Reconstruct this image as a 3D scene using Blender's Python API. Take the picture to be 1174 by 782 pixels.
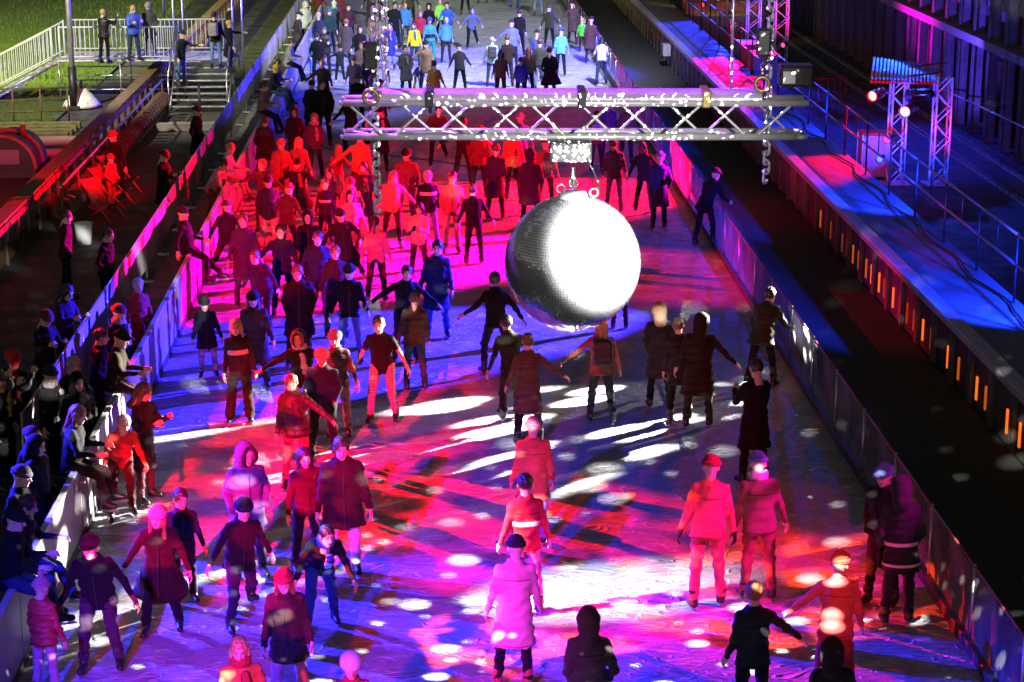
import bpy, bmesh, math, random
import numpy as np
from mathutils import Vector, Matrix, Euler

for _o in list(bpy.data.objects):
    bpy.data.objects.remove(_o, do_unlink=True)
SC = bpy.context.scene
COL = SC.collection
R = math.radians
PI = math.pi

# ------------------------------------------------------------------ camera
cam_d = bpy.data.cameras.new('camera')
cam = bpy.data.objects.new('camera', cam_d)
COL.objects.link(cam)
cam.location = (0.0, 0.0, 9.5)
cam_d.sensor_width = 36.0
cam_d.lens = 70.0
cam_d.clip_start = 0.1
cam_d.clip_end = 1000.0
cam.rotation_euler = (R(90 - 15.287), 0.0, R(-2.226))
SC.camera = cam

# ------------------------------------------------------------------ night sky
SC.world = bpy.data.worlds.new('World')
SC.world.use_nodes = True
_nt = SC.world.node_tree
_bg = _nt.nodes['Background']
_sky = _nt.nodes.new('ShaderNodeTexSky')
_sky.sky_type = 'NISHITA'
_sky.sun_disc = False
_sky.sun_elevation = R(2.0)
_sky.sun_rotation = R(200.0)
_hs = _nt.nodes.new('ShaderNodeHueSaturation')
_hs.inputs['Saturation'].default_value = 0.15
_nt.links.new(_sky.outputs[0], _hs.inputs['Color'])
_nt.links.new(_hs.outputs[0], _bg.inputs[0])
_bg.inputs[1].default_value = 0.034
SC.view_settings.view_transform = 'Standard'
SC.view_settings.look = 'None'
SC.view_settings.exposure = 0.65
SC.view_settings.gamma = 1.0
SC.view_settings.use_curve_mapping = False
SC.cycles.use_denoising = True
SC.cycles.max_bounces = 5
SC.cycles.diffuse_bounces = 2
SC.cycles.glossy_bounces = 3
SC.cycles.transmission_bounces = 4
SC.cycles.transparent_max_bounces = 12
SC.cycles.sample_clamp_indirect = 3.0
SC.cycles.caustics_reflective = False
SC.cycles.caustics_refractive = False

# ------------------------------------------------------------------ stage lamps
RED = (1.0, 0.0, 0.022)
ORANGE = (1.0, 0.05, 0.004)
BLUE = (0.03, 0.016, 1.0)
VIOLET = (0.30, 0.02, 1.0)
MAGENTA = (1.0, 0.0, 0.52)
WHITE = (1.0, 0.93, 0.86)
COOL = (0.66, 0.66, 1.0)
GREENW = (0.86, 1.0, 0.30)

def spot(name, loc, aim, power, color, angle, blend=0.4, radius=0.08, gobo=None):
    d = bpy.data.lights.new(name, 'SPOT')
    d.energy = power * 1000.0
    d.color = color
    d.spot_size = R(angle)
    d.spot_blend = blend
    d.shadow_soft_size = radius
    if gobo:
        # a pattern plate in the lamp breaks its beam into patches or streaks
        kind, scale, lo, hi, floor, stretch = gobo
        d.use_nodes = True
        nt = d.node_tree
        em = nt.nodes['Emission']
        tc = nt.nodes.new('ShaderNodeTexCoord')
        mp = nt.nodes.new('ShaderNodeMapping'); mp.inputs['Scale'].default_value = (scale * stretch[0], scale * stretch[1], scale)
        mp.inputs['Rotation'].default_value = (0, 0, stretch[2] if len(stretch) > 2 else 0)
        nt.links.new(tc.outputs['Normal'], mp.inputs[0])
        if kind == 'dots':
            t = nt.nodes.new('ShaderNodeTexVoronoi'); t.inputs['Scale'].default_value = 1.0; out = t.outputs['Distance']
        else:
            t = nt.nodes.new('ShaderNodeTexNoise'); t.inputs['Scale'].default_value = 1.0; t.inputs['Detail'].default_value = 1.0; out = t.outputs['Fac']
        nt.links.new(mp.outputs[0], t.inputs['Vector'])
        r = nt.nodes.new('ShaderNodeValToRGB')
        e = r.color_ramp.elements
        e[0].position = lo; e[1].position = hi
        a, b = ((1,) * 4, (floor,) * 3 + (1,)) if kind == 'dots' else ((floor,) * 3 + (1,), (1,) * 4)
        e[0].color = a; e[1].color = b
        nt.links.new(out, r.inputs[0]); nt.links.new(r.outputs[0], em.inputs['Color'])
        em.inputs['Strength'].default_value = 1.0
    o = bpy.data.objects.new(name, d)
    COL.objects.link(o)
    o.location = loc
    o.rotation_euler = (Vector(aim) - Vector(loc)).to_track_quat('-Z', 'Y').to_euler()
    return o

# masts beside the bridge
spot('bridge_red', (-5.5, 6.0, 9.0), (-1.9, 27.6, 0), 80, RED, 12, 0.5, 0.03, ('noise', 26, 0.42, 0.50, 0.10, (1.0, 2.2)))
spot('bank_magenta_near', (12.5, 17.5, 7.5), (2.0, 22.8, 0), 15, MAGENTA, 14, 0.8, 0.03, ('noise', 16, 0.36, 0.48, 0.15, (1.0, 2.0)))
spot('bridge_red_near', (2.0, 3.0, 9.0), (4.3, 20.9, 1.2), 6, RED, 7, 0.6)
spot('bridge_red_low', (-3.5, 7.5, 4.2), (-1.2, 19.6, 1.2), 6.5, (1, 0.008, 0.0), 30, 0.6)
spot('path_orange', (-9.0, 18.0, 4.6), (2.8, 22.2, 0), 90, ORANGE, 15, 0.5, 0.03, ('noise', 18, 0.52, 0.57, 0.0, (1.0, 2.6)))
spot('bridge_violet', (-6.0, 5.0, 9.0), (-1.6, 20.2, 0), 26, BLUE, 26, 0.6)
spot('bridge_red_far', (-7.5, 14.0, 9.0), (-0.8, 46.0, 0), 64, RED, 14, 0.5)
# masts on the canal bank
spot('bank_white', (13.5, 37.0, 4.2), (-1.7, 27.4, 0), 190, WHITE, 20, 0.3, 0.02, ('dots', 24, 0.32, 0.45, 0.012, (1.0, 1.25)))
spot('bank_blue', (13.0, 41.0, 4.6), (-2.6, 33.6, 0), 200, BLUE, 20, 0.4, 0.03)
spot('path_blue', (-9.5, 26.5, 4.6), (-0.6, 21.6, 0), 36, BLUE, 29, 0.5, 0.03)
spot('path_white', (-8.5, 20.0, 6.0), (1.9, 22.9, 0), 38, WHITE, 10, 1.0, 0.05)
spot('bank_red', (13.0, 53.0, 4.4), (-0.8, 45.8, 0), 140, RED, 32, 0.5)
spot('bank_magenta', (13.0, 47.0, 4.4), (-2.2, 40.2, 0), 130, MAGENTA, 20, 0.5)
spot('bank_blue_far', (13.0, 80.0, 6.0), (0.0, 72.0, 0), 50, BLUE, 50, 0.5)
# masts on the paved side
spot('path_red', (-11.0, 36.0, 5.0), (0.2, 25.9, 0), 60, RED, 17, 0.4, 0.03, ('noise', 20, 0.42, 0.50, 0.06, (1.0, 2.0)))
spot('path_magenta', (-9.0, 15.5, 5.0), (2.9, 22.2, 0), 16, MAGENTA, 12, 0.6, 0.03, ('noise', 22, 0.40, 0.50, 0.06, (1.0, 2.0)))
spot('path_red_mid', (-10.5, 47.0, 5.5), (2.2, 41.0, 0), 24, RED, 18, 0.5)
# general floods
spot('far_flood', (8.0, 58.0, 12.0), (-0.5, 77.0, 0), 36, COOL, 56, 0.7, 0.4)
spot('lawn_flood', (-24.0, 60.0, 11.0), (-17.0, 76.0, 0), 52, GREENW, 64, 0.8, 0.4)
spot('stairs_flood', (-15.0, 52.0, 10.0), (-8.0, 65.0, 0), 10, (1, 0.95, 0.74), 60, 0.8, 0.3)
# quay and yard lamps
spot('quay_blue_a', (11.3, 31.5, 2.4), (9.95, 36.0, 0.5), 12, (0.004, 0.03, 1), 50, 0.6)
spot('quay_blue_b', (11.3, 51.5, 2.4), (9.95, 57.0, 0.5), 6, (0.004, 0.035, 1), 44, 0.6)
spot('quay_blue_d', (11.3, 41.5, 2.6), (9.95, 45.5, 0.5), 6, (0.004, 0.03, 1), 50, 0.6)
spot('quay_red', (12.6, 52.0, 2.4), (10.0, 49.5, 0.5), 3.2, (1, 0.0, 0.03), 42, 0.6)
spot('quay_pink', (12.8, 74.0, 2.4), (9.9, 68.5, 0.5), 9, (1, 0.0, 0.12), 40, 0.6)
spot('quay_blue_c', (12.8, 86.0, 3.0), (10.0, 77.0, 0.5), 5, (0.02, 0.03, 1), 60, 0.6)
spot('tower_blue', (12.2, 53.6, 0.2), (13.8, 56.2, 1.0), 1.3, (0.01, 0.04, 1), 95, 0.6)
spot('tower_red', (15.3, 54.2, 0.2), (14.2, 56.0, 0.8), 0.14, (1, 0.0, 0.015), 80, 0.6)
spot('rack_blue', (13.4, 57.6, 3.6), (13.3, 55.9, 1.9), 1.3, (0.01, 0.06, 1), 62, 0.6)
spot('case_pink', (11.6, 55.4, 1.0), (12.7, 57.0, -0.6), 0.10, (1, 0.03, 0.3), 80, 0.6)
spot('yard_blue', (14.5, 66.0, 5.0), (14.5, 63.5, -1), 2.6, (0.02, 0.03, 1), 84, 0.7)
spot('facade_blue', (14.5, 62.0, 0.5), (18.0, 66.0, 1.8), 3.0, (0.10, 0.05, 1), 70, 0.6)
spot('facade_violet', (14.8, 72.0, 0.5), (18.0, 72.0, 3.0), 2.6, (0.55, 0.0, 0.55), 110, 0.6)
spot('far_tower_pink', (15.0, 78.5, 0.5), (13.9, 80.5, 1.8), 0.35, (1, 0.0, 0.12), 90, 0.6)
spot('far_tower_blue', (11.8, 78.5, 0.5), (13.0, 80.5, 1.8), 0.4, (0.01, 0.03, 1), 90, 0.6)
spot('kiosk_lamp', (12.8, 87.6, 2.6), (12.8, 89.4, 1.0), 0.25, (1, 0.4, 0.1), 110, 0.6)
# follow spot on the mirror ball
spot('ball_spot', (4.6, 3.6, 9.0), (1.13, 14.0, 6.32), 170, (1, 0.98, 0.95), 4.7, 0.45, 0.05)

def ball_glints(name, loc, power, scale, size, stretch, up=False):
    """added unseen lamp beside the ball, its small beams standing in for tile reflections"""
    d = bpy.data.lights.new(name, 'SPOT' if up else 'POINT')
    if up:
        d.spot_size = R(165); d.spot_blend = 0.3
    d.energy = power * 1000.0
    d.color = (1, 0.97, 0.93)
    d.shadow_soft_size = 0.0
    d.use_nodes = True
    nt = d.node_tree
    em = nt.nodes['Emission']
    tc = nt.nodes.new('ShaderNodeTexCoord')
    mp = nt.nodes.new('ShaderNodeMapping'); mp.inputs['Scale'].default_value = stretch
    nt.links.new(tc.outputs['Normal'], mp.inputs[0])
    v = nt.nodes.new('ShaderNodeTexVoronoi'); v.inputs['Scale'].default_value = scale; v.inputs['Randomness'].default_value = 0.9
    nt.links.new(mp.outputs[0], v.inputs['Vector'])
    r = nt.nodes.new('ShaderNodeValToRGB')
    r.color_ramp.elements[0].position = size * 0.45; r.color_ramp.elements[0].color = (1, 1, 1, 1)
    r.color_ramp.elements[1].position = size; r.color_ramp.elements[1].color = (0, 0, 0, 1)
    nt.links.new(v.outputs['Distance'], r.inputs[0])
    nt.links.new(r.outputs[0], em.inputs['Color'])
    em.inputs['Strength'].default_value = 1.0
    o = bpy.data.objects.new(name, d); COL.objects.link(o); o.location = loc
    if up:
        o.rotation_euler = (R(168), 0, 0)
    return o
ball_glints('ball_glints_low', (0.99, 14.11, 5.66), 20.0, 20.0, 0.25, (0.55, 1.0, 1.2))
ball_glints('ball_glints_fine', (0.99, 14.05, 5.66), 11.0, 33.0, 0.22, (0.6, 1.0, 1.15))
ball_glints('ball_glints_high', (0.99, 13.25, 6.85), 14.0, 44.0, 0.27, (1, 1, 1), True)

spot('truss_violet', (-3.0, 17.5, 11.5), (0.9, 14.5, 7.4), 8.0, (0.40, 0.06, 1.0), 32, 0.6, 0.1)  # added unseen lamp that tints the truss top violet
spot('truss_white', (3.4, 3.0, 9.3), (1.0, 14.4, 7.55), 3.0, (1, 0.97, 0.9), 18, 0.8, 0.1)  # added lamp near the ball spot, brightens the truss and chains
spot('fence_violet', (12.0, 46.0, 4.5), (-5.8, 41.0, 0.7), 14, (0.35, 0.03, 1.0), 15, 0.6)
spot('fence_pink', (12.0, 58.0, 4.5), (-5.8, 50.5, 0.7), 14, (1, 0.0, 0.18), 12, 0.6)
spot('yard_red', (-6.6, 43.0, 3.6), (-10.2, 50.5, 0.6), 1.8, RED, 52, 0.6)
spot('screen_pink', (-10.5, 33.0, 4.0), (6.2, 38.5, 0.7), 10, MAGENTA, 12, 0.7)
spot('can_red', (11.3, 52.6, 0.9), (12.7, 54.7, 1.3), 0.16, (1, 0.0, 0.01), 60, 0.6)

# ------------------------------------------------------------------ materials
MATS = {}
def _mat(name):
    m = bpy.data.materials.new(name)
    m.use_nodes = True
    nt = m.node_tree
    return m, nt, nt.nodes['Principled BSDF']

def _noise(nt, scale, detail=3.0, rough=0.55, coord='Object', stretch=None):
    tc = nt.nodes.new('ShaderNodeTexCoord')
    n = nt.nodes.new('ShaderNodeTexNoise')
    n.inputs['Scale'].default_value = scale
    n.inputs['Detail'].default_value = detail
    n.inputs['Roughness'].default_value = rough
    if stretch:
        mp = nt.nodes.new('ShaderNodeMapping')
        mp.inputs['Scale'].default_value = stretch
        nt.links.new(tc.outputs[coord], mp.inputs[0])
        nt.links.new(mp.outputs[0], n.inputs['Vector'])
    else:
        nt.links.new(tc.outputs[coord], n.inputs['Vector'])
    return n

def _ramp(nt, src, stops):
    r = nt.nodes.new('ShaderNodeValToRGB')
    el = r.color_ramp.elements
    while len(el) < len(stops):
        el.new(0.5)
    for e, (p, c) in zip(el, stops):
        e.position = p
        e.color = (c[0], c[1], c[2], 1.0) if not isinstance(c, (int, float)) else (c, c, c, 1.0)
    nt.links.new(src, r.inputs[0])
    return r

def _bump(nt, bsdf, src, strength, dist=0.02, prev=None):
    b = nt.nodes.new('ShaderNodeBump')
    b.inputs['Strength'].default_value = strength
    b.inputs['Distance'].default_value = dist
    nt.links.new(src, b.inputs['Height'])
    if prev is not None:
        nt.links.new(prev, b.inputs['Normal'])
    nt.links.new(b.outputs[0], bsdf.inputs['Normal'])
    return b.outputs[0]

def mat(name, col, rough=0.6, metal=0.0, var=0.18, scale=4.0, bump=0.15, bscale=30.0, bdist=0.01, coat=0.0):
    """plain surface with uneven colour, roughness and fine relief"""
    if name in MATS:
        return MATS[name]
    m, nt, b = _mat(name)
    n = _noise(nt, scale, 5.0, 0.6)
    lo = [c * (1 - var) for c in col]
    hi = [min(1.0, c * (1 + var)) for c in col]
    r = _ramp(nt, n.outputs['Fac'], [(0.3, lo), (0.7, hi)])
    nt.links.new(r.outputs[0], b.inputs['Base Color'])
    b.inputs['Metallic'].default_value = metal
    rr = _ramp(nt, n.outputs['Fac'], [(0.25, max(0.02, rough - 0.12)), (0.75, min(1.0, rough + 0.12))])
    nt.links.new(rr.outputs[0], b.inputs['Roughness'])
    if bump > 0:
        n2 = _noise(nt, bscale, 4.0, 0.6)
        _bump(nt, b, n2.outputs['Fac'], bump, bdist)
    if coat:
        b.inputs['Coat Weight'].default_value = coat
    MATS[name] = m
    return m

def cloth(col, shiny=False, pattern=None, col2=None):
    key = ('cloth', tuple(round(c, 3) for c in col), shiny, pattern, col2)
    if key in MATS:
        return MATS[key]
    m, nt, b = _mat('cloth')
    n = _noise(nt, 5.0, 4.0, 0.6)
    r = _ramp(nt, n.outputs['Fac'], [(0.28, [c * 0.72 for c in col]), (0.72, [min(1, c * 1.25) for c in col])])
    out = r.outputs[0]
    if pattern:
        tc = nt.nodes.new('ShaderNodeTexCoord')
        def bands(d, sc, lo, hi):
            w = nt.nodes.new('ShaderNodeTexWave')
            w.bands_direction = d
            w.inputs['Scale'].default_value = sc
            w.inputs['Distortion'].default_value = 0.6
            nt.links.new(tc.outputs['Object'], w.inputs['Vector'])
            return _ramp(nt, w.outputs['Fac'], [(lo, 0.0), (hi, 1.0)]).outputs[0]
        f = bands('Z', 7.0, 0.55, 0.62)
        if pattern == 'plaid':
            f2 = bands('X', 6.0, 0.55, 0.62)
            a = nt.nodes.new('ShaderNodeMath'); a.operation = 'ADD'
            nt.links.new(f, a.inputs[0]); nt.links.new(f2, a.inputs[1])
            h = nt.nodes.new('ShaderNodeMath'); h.operation = 'MULTIPLY'; h.inputs[1].default_value = 0.5
            nt.links.new(a.outputs[0], h.inputs[0]); f = h.outputs[0]
        mx = nt.nodes.new('ShaderNodeMixRGB')
        nt.links.new(f, mx.inputs[0]); nt.links.new(out, mx.inputs[1])
        mx.inputs[2].default_value = (*col2, 1)
        out = mx.outputs[0]
    nt.links.new(out, b.inputs['Base Color'])
    b.inputs['Roughness'].default_value = 0.5 if shiny else 0.85
    b.inputs['Specular IOR Level'].default_value = 0.4 if shiny else 0.15
    try:
        b.inputs['Sheen Weight'].default_value = 0.0 if shiny else 0.03
    except KeyError:
        pass
    n1 = _noise(nt, 13.0, 3.0, 0.55, stretch=(0.7, 0.7, 2.4))
    p = _bump(nt, b, n1.outputs['Fac'], 0.30, 0.025)
    n2 = _noise(nt, 120.0, 2.0, 0.6)
    _bump(nt, b, n2.outputs['Fac'], 0.25, 0.004, p)
    MATS[key] = m
    return m

def skin_mat(tone):
    key = ('skin', tone)
    if key in MATS:
        return MATS[key]
    m, nt, b = _mat('skin')
    col = [(0.62, 0.40, 0.30), (0.50, 0.31, 0.22), (0.30, 0.17, 0.11)][tone]
    n = _noise(nt, 18.0, 3.0)
    r = _ramp(nt, n.outputs['Fac'], [(0.3, [c * 0.88 for c in col]), (0.7, [c * 1.1 for c in col])])
    at = nt.nodes.new('ShaderNodeVertexColor'); at.layer_name = 'tint'
    mx = nt.nodes.new('ShaderNodeMixRGB'); mx.blend_type = 'MULTIPLY'; mx.inputs[0].default_value = 1.0
    nt.links.new(r.outputs[0], mx.inputs[1]); nt.links.new(at.outputs[0], mx.inputs[2])
    nt.links.new(mx.outputs[0], b.inputs['Base Color'])
    b.inputs['Roughness'].default_value = 0.5
    b.inputs['Subsurface Weight'].default_value = 0.0
    MATS[key] = m
    return m

def hair_mat(col):
    key = ('hair', col)
    if key in MATS:
        return MATS[key]
    m, nt, b = _mat('hair')
    n = _noise(nt, 30.0, 3.0, 0.6, stretch=(1.6, 1.6, 0.22))
    r = _ramp(nt, n.outputs['Fac'], [(0.3, [c * 0.5 for c in col]), (0.7, [min(1, c * 1.4) for c in col])])
    nt.links.new(r.outputs[0], b.inputs['Base Color'])
    b.inputs['Roughness'].default_value = 0.45
    _bump(nt, b, n.outputs['Fac'], 0.8, 0.012)
    MATS[key] = m
    return m

def knit(col):
    key = ('knit', col)
    if key in MATS:
        return MATS[key]
    m, nt, b = _mat('knit')
    tc = nt.nodes.new('ShaderNodeTexCoord')
    w = nt.nodes.new('ShaderNodeTexWave'); w.bands_direction = 'Z'
    w.inputs['Scale'].default_value = 22.0; w.inputs['Distortion'].default_value = 1.5
    nt.links.new(tc.outputs['Object'], w.inputs['Vector'])
    r = _ramp(nt, w.outputs['Fac'], [(0.2, [c * 0.6 for c in col]), (0.8, [min(1, c * 1.2) for c in col])])
    nt.links.new(r.outputs[0], b.inputs['Base Color'])
    b.inputs['Roughness'].default_value = 0.95
    _bump(nt, b, w.outputs['Fac'], 0.6, 0.01)
    MATS[key] = m
    return m

# ------------------------------------------------------------------ object helpers
def link(name, me, material=None, parent=None):
    o = bpy.data.objects.new(name, me)
    COL.objects.link(o)
    if material is not None and me is not None:
        ms = material if isinstance(material, (list, tuple)) else [material]
        if not me.materials:
            for x in ms:
                me.materials.append(x)
    if parent is not None:
        o.parent = parent
    return o

def empty(name, loc=(0, 0, 0), rz=0.0, scale=1.0):
    o = bpy.data.objects.new(name, None)
    COL.objects.link(o)
    o.location = loc
    o.rotation_euler = (0, 0, rz)
    o.scale = (scale, scale, scale)
    return o

def tag(o, label, cat, group=None):
    o['label'] = label
    o['category'] = cat
    if group:
        o['group'] = group
    return o

def struct(o):
    o['kind'] = 'structure'
    return o

def npmesh(name, V, Q, smooth=True):
    me = bpy.data.meshes.new(name)
    V = np.asarray(V, np.float32); Q = np.asarray(Q, np.int32)
    me.vertices.add(len(V)); me.vertices.foreach_set('co', V.ravel())
    k = Q.shape[1]
    me.loops.add(Q.size); me.loops.foreach_set('vertex_index', Q.ravel())
    me.polygons.add(len(Q))
    me.polygons.foreach_set('loop_start', np.arange(0, Q.size, k, dtype=np.int32))
    if smooth:
        me.polygons.foreach_set('use_smooth', np.ones(len(Q), bool))
    me.update(calc_edges=True)
    return me

class MB:
    """collects boxes, tubes and lathes into one mesh"""
    def __init__(self):
        self.v = []; self.f = []; self.s = []
    def add(self, vs, fs, smooth=False):
        n = len(self.v)
        self.v += [tuple(v) for v in vs]
        self.f += [tuple(i + n for i in f) for f in fs]
        self.s += [smooth] * len(fs)
        return self
    def box(self, lo, hi, bev=0.0, M=None):
        x0, y0, z0 = lo; x1, y1, z1 = hi
        if bev <= 0:
            vs = [(x0,y0,z0),(x1,y0,z0),(x1,y1,z0),(x0,y1,z0),(x0,y0,z1),(x1,y0,z1),(x1,y1,z1),(x0,y1,z1)]
            fs = [(0,3,2,1),(4,5,6,7),(0,1,5,4),(1,2,6,5),(2,3,7,6),(3,0,4,7)]
        else:
            bm = bmesh.new()
            bmesh.ops.create_cube(bm, size=1.0)
            for v in bm.verts:
                v.co = Vector(((x0+x1)/2 + v.co.x*(x1-x0), (y0+y1)/2 + v.co.y*(y1-y0), (z0+z1)/2 + v.co.z*(z1-z0)))
            bmesh.ops.bevel(bm, geom=bm.edges[:], offset=bev, segments=2, affect='EDGES', profile=0.5)
            bm.verts.index_update()
            vs = [v.co[:] for v in bm.verts]; fs = [[v.index for v in f.verts] for f in bm.faces]
            bm.free()
        if M is not None:
            vs = [(M @ Vector(v))[:] for v in vs]
        return self.add(vs, fs)
    def tube(self, a, b, r, n=8, r2=None, cap=True, smooth=True):
        a = Vector(a); b = Vector(b); d = (b - a)
        if d.length < 1e-6: return self
        z = d.normalized(); x = z.orthogonal().normalized(); y = z.cross(x)
        r2 = r if r2 is None else r2
        vs = []
        for p, q in ((a, r), (b, r2)):
            for i in range(n):
                t = 2*PI*i/n
                vs.append((p + x*math.cos(t)*q + y*math.sin(t)*q)[:])
        fs = [(i, (i+1) % n, n + (i+1) % n, n + i) for i in range(n)]
        self.add(vs, fs, smooth)
        if cap:
            k = len(self.v) - 2*n
            self.f.append(tuple(k + i for i in reversed(range(n)))); self.s.append(False)
            self.f.append(tuple(k + n + i for i in range(n))); self.s.append(False)
        return self
    def path(self, pts, r, n=8):
        for i in range(len(pts)-1):
            self.tube(pts[i], pts[i+1], r, n, cap=(i == 0 or i == len(pts)-2))
        return self
    def lathe(self, prof, c=(0,0,0), n=24, smooth=True, axis='Z'):
        vs = []
        for (r, z) in prof:
            for i in range(n):
                t = 2*PI*i/n
                p = (r*math.cos(t), r*math.sin(t), z)
                if axis == 'X': p = (z, p[0], p[1])
                if axis == 'Y': p = (p[0], z, p[1])
                vs.append((c[0]+p[0], c[1]+p[1], c[2]+p[2]))
        fs = []
        for j in range(len(prof)-1):
            for i in range(n):
                fs.append((j*n+i, j*n+(i+1) % n, (j+1)*n+(i+1) % n, (j+1)*n+i))
        return self.add(vs, fs, smooth)
    def torus(self, c, Rr, r, n=20, m=8, M=None):
        vs = []; fs = []
        for i in range(n):
            t = 2*PI*i/n
            for j in range(m):
                u = 2*PI*j/m
                v = Vector(((Rr + r*math.cos(u))*math.cos(t), (Rr + r*math.cos(u))*math.sin(t), r*math.sin(u)))
                if M is not None: v = M @ v
                vs.append((v.x+c[0], v.y+c[1], v.z+c[2]))
        for i in range(n):
            for j in range(m):
                fs.append((i*m+j, ((i+1) % n)*m+j, ((i+1) % n)*m+(j+1) % m, i*m+(j+1) % m))
        return self.add(vs, fs, True)
    def mesh(self, name):
        me = bpy.data.meshes.new(name)
        me.from_pydata(self.v, [], self.f)
        me.polygons.foreach_set('use_smooth', self.s)
        me.update()
        return me
    def build(self, name, material, parent=None):
        return link(name, self.mesh(name), material, parent)
# ------------------------------------------------------------------ ground, ice, water
def sheet(name, x0, x1, y0, y1, z, material, sub=1):
    n = sub
    xs = np.linspace(x0, x1, n + 1); ys = np.linspace(y0, y1, n + 1)
    V = [(a, b, z) for b in ys for a in xs]
    Q = [(j*(n+1)+i, j*(n+1)+i+1, (j+1)*(n+1)+i+1, (j+1)*(n+1)+i) for j in range(n) for i in range(n)]
    return struct(link(name, npmesh(name, V, Q, False), material))

def ice_material():
    m, nt, b = _mat('ice')
    L = nt.links
    n = _noise(nt, 0.5, 6.0, 0.65)
    base = _ramp(nt, n.outputs['Fac'], [(0.3, (0.35, 0.375, 0.41)), (0.7, (0.50, 0.525, 0.55))])
    tc = nt.nodes.new('ShaderNodeTexCoord')
    wn = nt.nodes.new('ShaderNodeTexNoise'); wn.inputs['Scale'].default_value = 0.9; wn.inputs['Detail'].default_value = 2
    L.new(tc.outputs['Object'], wn.inputs['Vector'])
    lines = None
    for i, (ang, sc, st, dist) in enumerate(((20, 1.3, 9.0, 2.2), (75, 1.1, 10.0, 2.6), (-40, 1.6, 8.0, 2.0), (125, 0.8, 12.0, 3.2), (5, 2.4, 7.0, 1.6))):
        mp = nt.nodes.new('ShaderNodeMapping')
        mp.inputs['Rotation'].default_value = (0, 0, R(ang)); mp.inputs['Scale'].default_value = (sc, sc * st, 1)
        mp.inputs['Location'].default_value = (3.7 * i, 1.9 * i, 0)
        add = nt.nodes.new('ShaderNodeMixRGB'); add.blend_type = 'ADD'; add.inputs[0].default_value = dist * 0.35
        L.new(tc.outputs['Object'], add.inputs[1]); L.new(wn.outputs['Color'], add.inputs[2])
        L.new(add.outputs[0], mp.inputs[0])
        v = nt.nodes.new('ShaderNodeTexVoronoi'); v.feature = 'DISTANCE_TO_EDGE'; v.inputs['Scale'].default_value = 0.95
        L.new(mp.outputs[0], v.inputs['Vector'])
        r = _ramp(nt, v.outputs['Distance'], [(0.005, 1.0), (0.045, 0.0)])
        if lines is None:
            lines = r.outputs[0]
        else:
            mx = nt.nodes.new('ShaderNodeMath'); mx.operation = 'MAXIMUM'
            L.new(lines, mx.inputs[0]); L.new(r.outputs[0], mx.inputs[1]); lines = mx.outputs[0]
    snow = _noise(nt, 2.2, 6.0, 0.7)
    sr = _ramp(nt, snow.outputs['Fac'], [(0.40, 0.0), (0.60, 1.0)])
    mk = nt.nodes.new('ShaderNodeMath'); mk.operation = 'MULTIPLY'
    L.new(lines, mk.inputs[0]); L.new(sr.outputs[0], mk.inputs[1])
    mk2 = nt.nodes.new('ShaderNodeMath'); mk2.operation = 'MULTIPLY'; mk2.inputs[1].default_value = 1.0
    L.new(mk.outputs[0], mk2.inputs[0])
    mx = nt.nodes.new('ShaderNodeMixRGB'); L.new(mk2.outputs[0], mx.inputs[0])
    L.new(base.outputs[0], mx.inputs[1]); mx.inputs[2].default_value = (0.86, 0.88, 0.90, 1)
    L.new(mx.outputs[0], b.inputs['Base Color'])
    rr = _ramp(nt, mk.outputs[0], [(0.0, 0.42), (1.0, 0.8)])
    L.new(rr.outputs[0], b.inputs['Roughness'])
    b.inputs['Specular IOR Level'].default_value = 0.35
    p = _bump(nt, b, lines, 0.9, 0.04)
    fine = _noise(nt, 26.0, 5.0, 0.7)
    p = _bump(nt, b, fine.outputs['Fac'], 0.35, 0.02, p)
    und = _noise(nt, 3.5, 3.0, 0.6)
    _bump(nt, b, und.outputs['Fac'], 0.10, 0.04, p)
    return m

def paving_material(name, col, sc=1.0):
    m, nt, b = _mat(name)
    n = _noise(nt, 1.3 * sc, 6.0, 0.65)
    r = _ramp(nt, n.outputs['Fac'], [(0.3, [c * 0.6 for c in col]), (0.7, [c * 1.35 for c in col])])
    nt.links.new(r.outputs[0], b.inputs['Base Color'])
    rr = _ramp(nt, n.outputs['Fac'], [(0.35, 0.45), (0.6, 0.9)])
    nt.links.new(rr.outputs[0], b.inputs['Roughness'])
    n2 = _noise(nt, 34.0, 4.0, 0.7)
    _bump(nt, b, n2.outputs['Fac'], 0.5, 0.015)
    return m

def water_material():
    m, nt, b = _mat('water')
    b.inputs['Base Color'].default_value = (0.065, 0.068, 0.058, 1)
    b.inputs['Roughness'].default_value = 0.5
    b.inputs['Specular IOR Level'].default_value = 0.04
    b.inputs['IOR'].default_value = 1.2
    n = _noise(nt, 3.0, 4.0, 0.6, stretch=(1.0, 0.5, 1))
    _bump(nt, b, n.outputs['Fac'], 0.35, 0.03)
    return m

M_ICE = ice_material()
M_PAVE = paving_material('paving', (0.055, 0.052, 0.048))
M_YARD = paving_material('yard_ground', (0.05, 0.05, 0.055))
M_CONC = mat('concrete', (0.20, 0.19, 0.18), 0.85, var=0.3, scale=2.0, bump=0.4, bscale=18)
M_STEEL = mat('galvanised_steel', (0.50, 0.51, 0.52), 0.38, 0.85, var=0.2, scale=7, bump=0.08)
M_ALU = mat('aluminium', (0.66, 0.66, 0.67), 0.36, 0.35, var=0.12, scale=9, bump=0.06, bscale=60)
M_DARKSTEEL = mat('dark_steel', (0.035, 0.032, 0.03), 0.5, 0.5, var=0.4, scale=6, bump=0.2)
M_RUST = mat('rusted_steel', (0.10, 0.055, 0.032), 0.8, 0.1, var=0.5, scale=5, bump=0.4, bscale=22)
M_BROWN = mat('weathered_timber', (0.17, 0.105, 0.050), 0.8, var=0.4, scale=5, bump=0.4, bscale=24)
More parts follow.
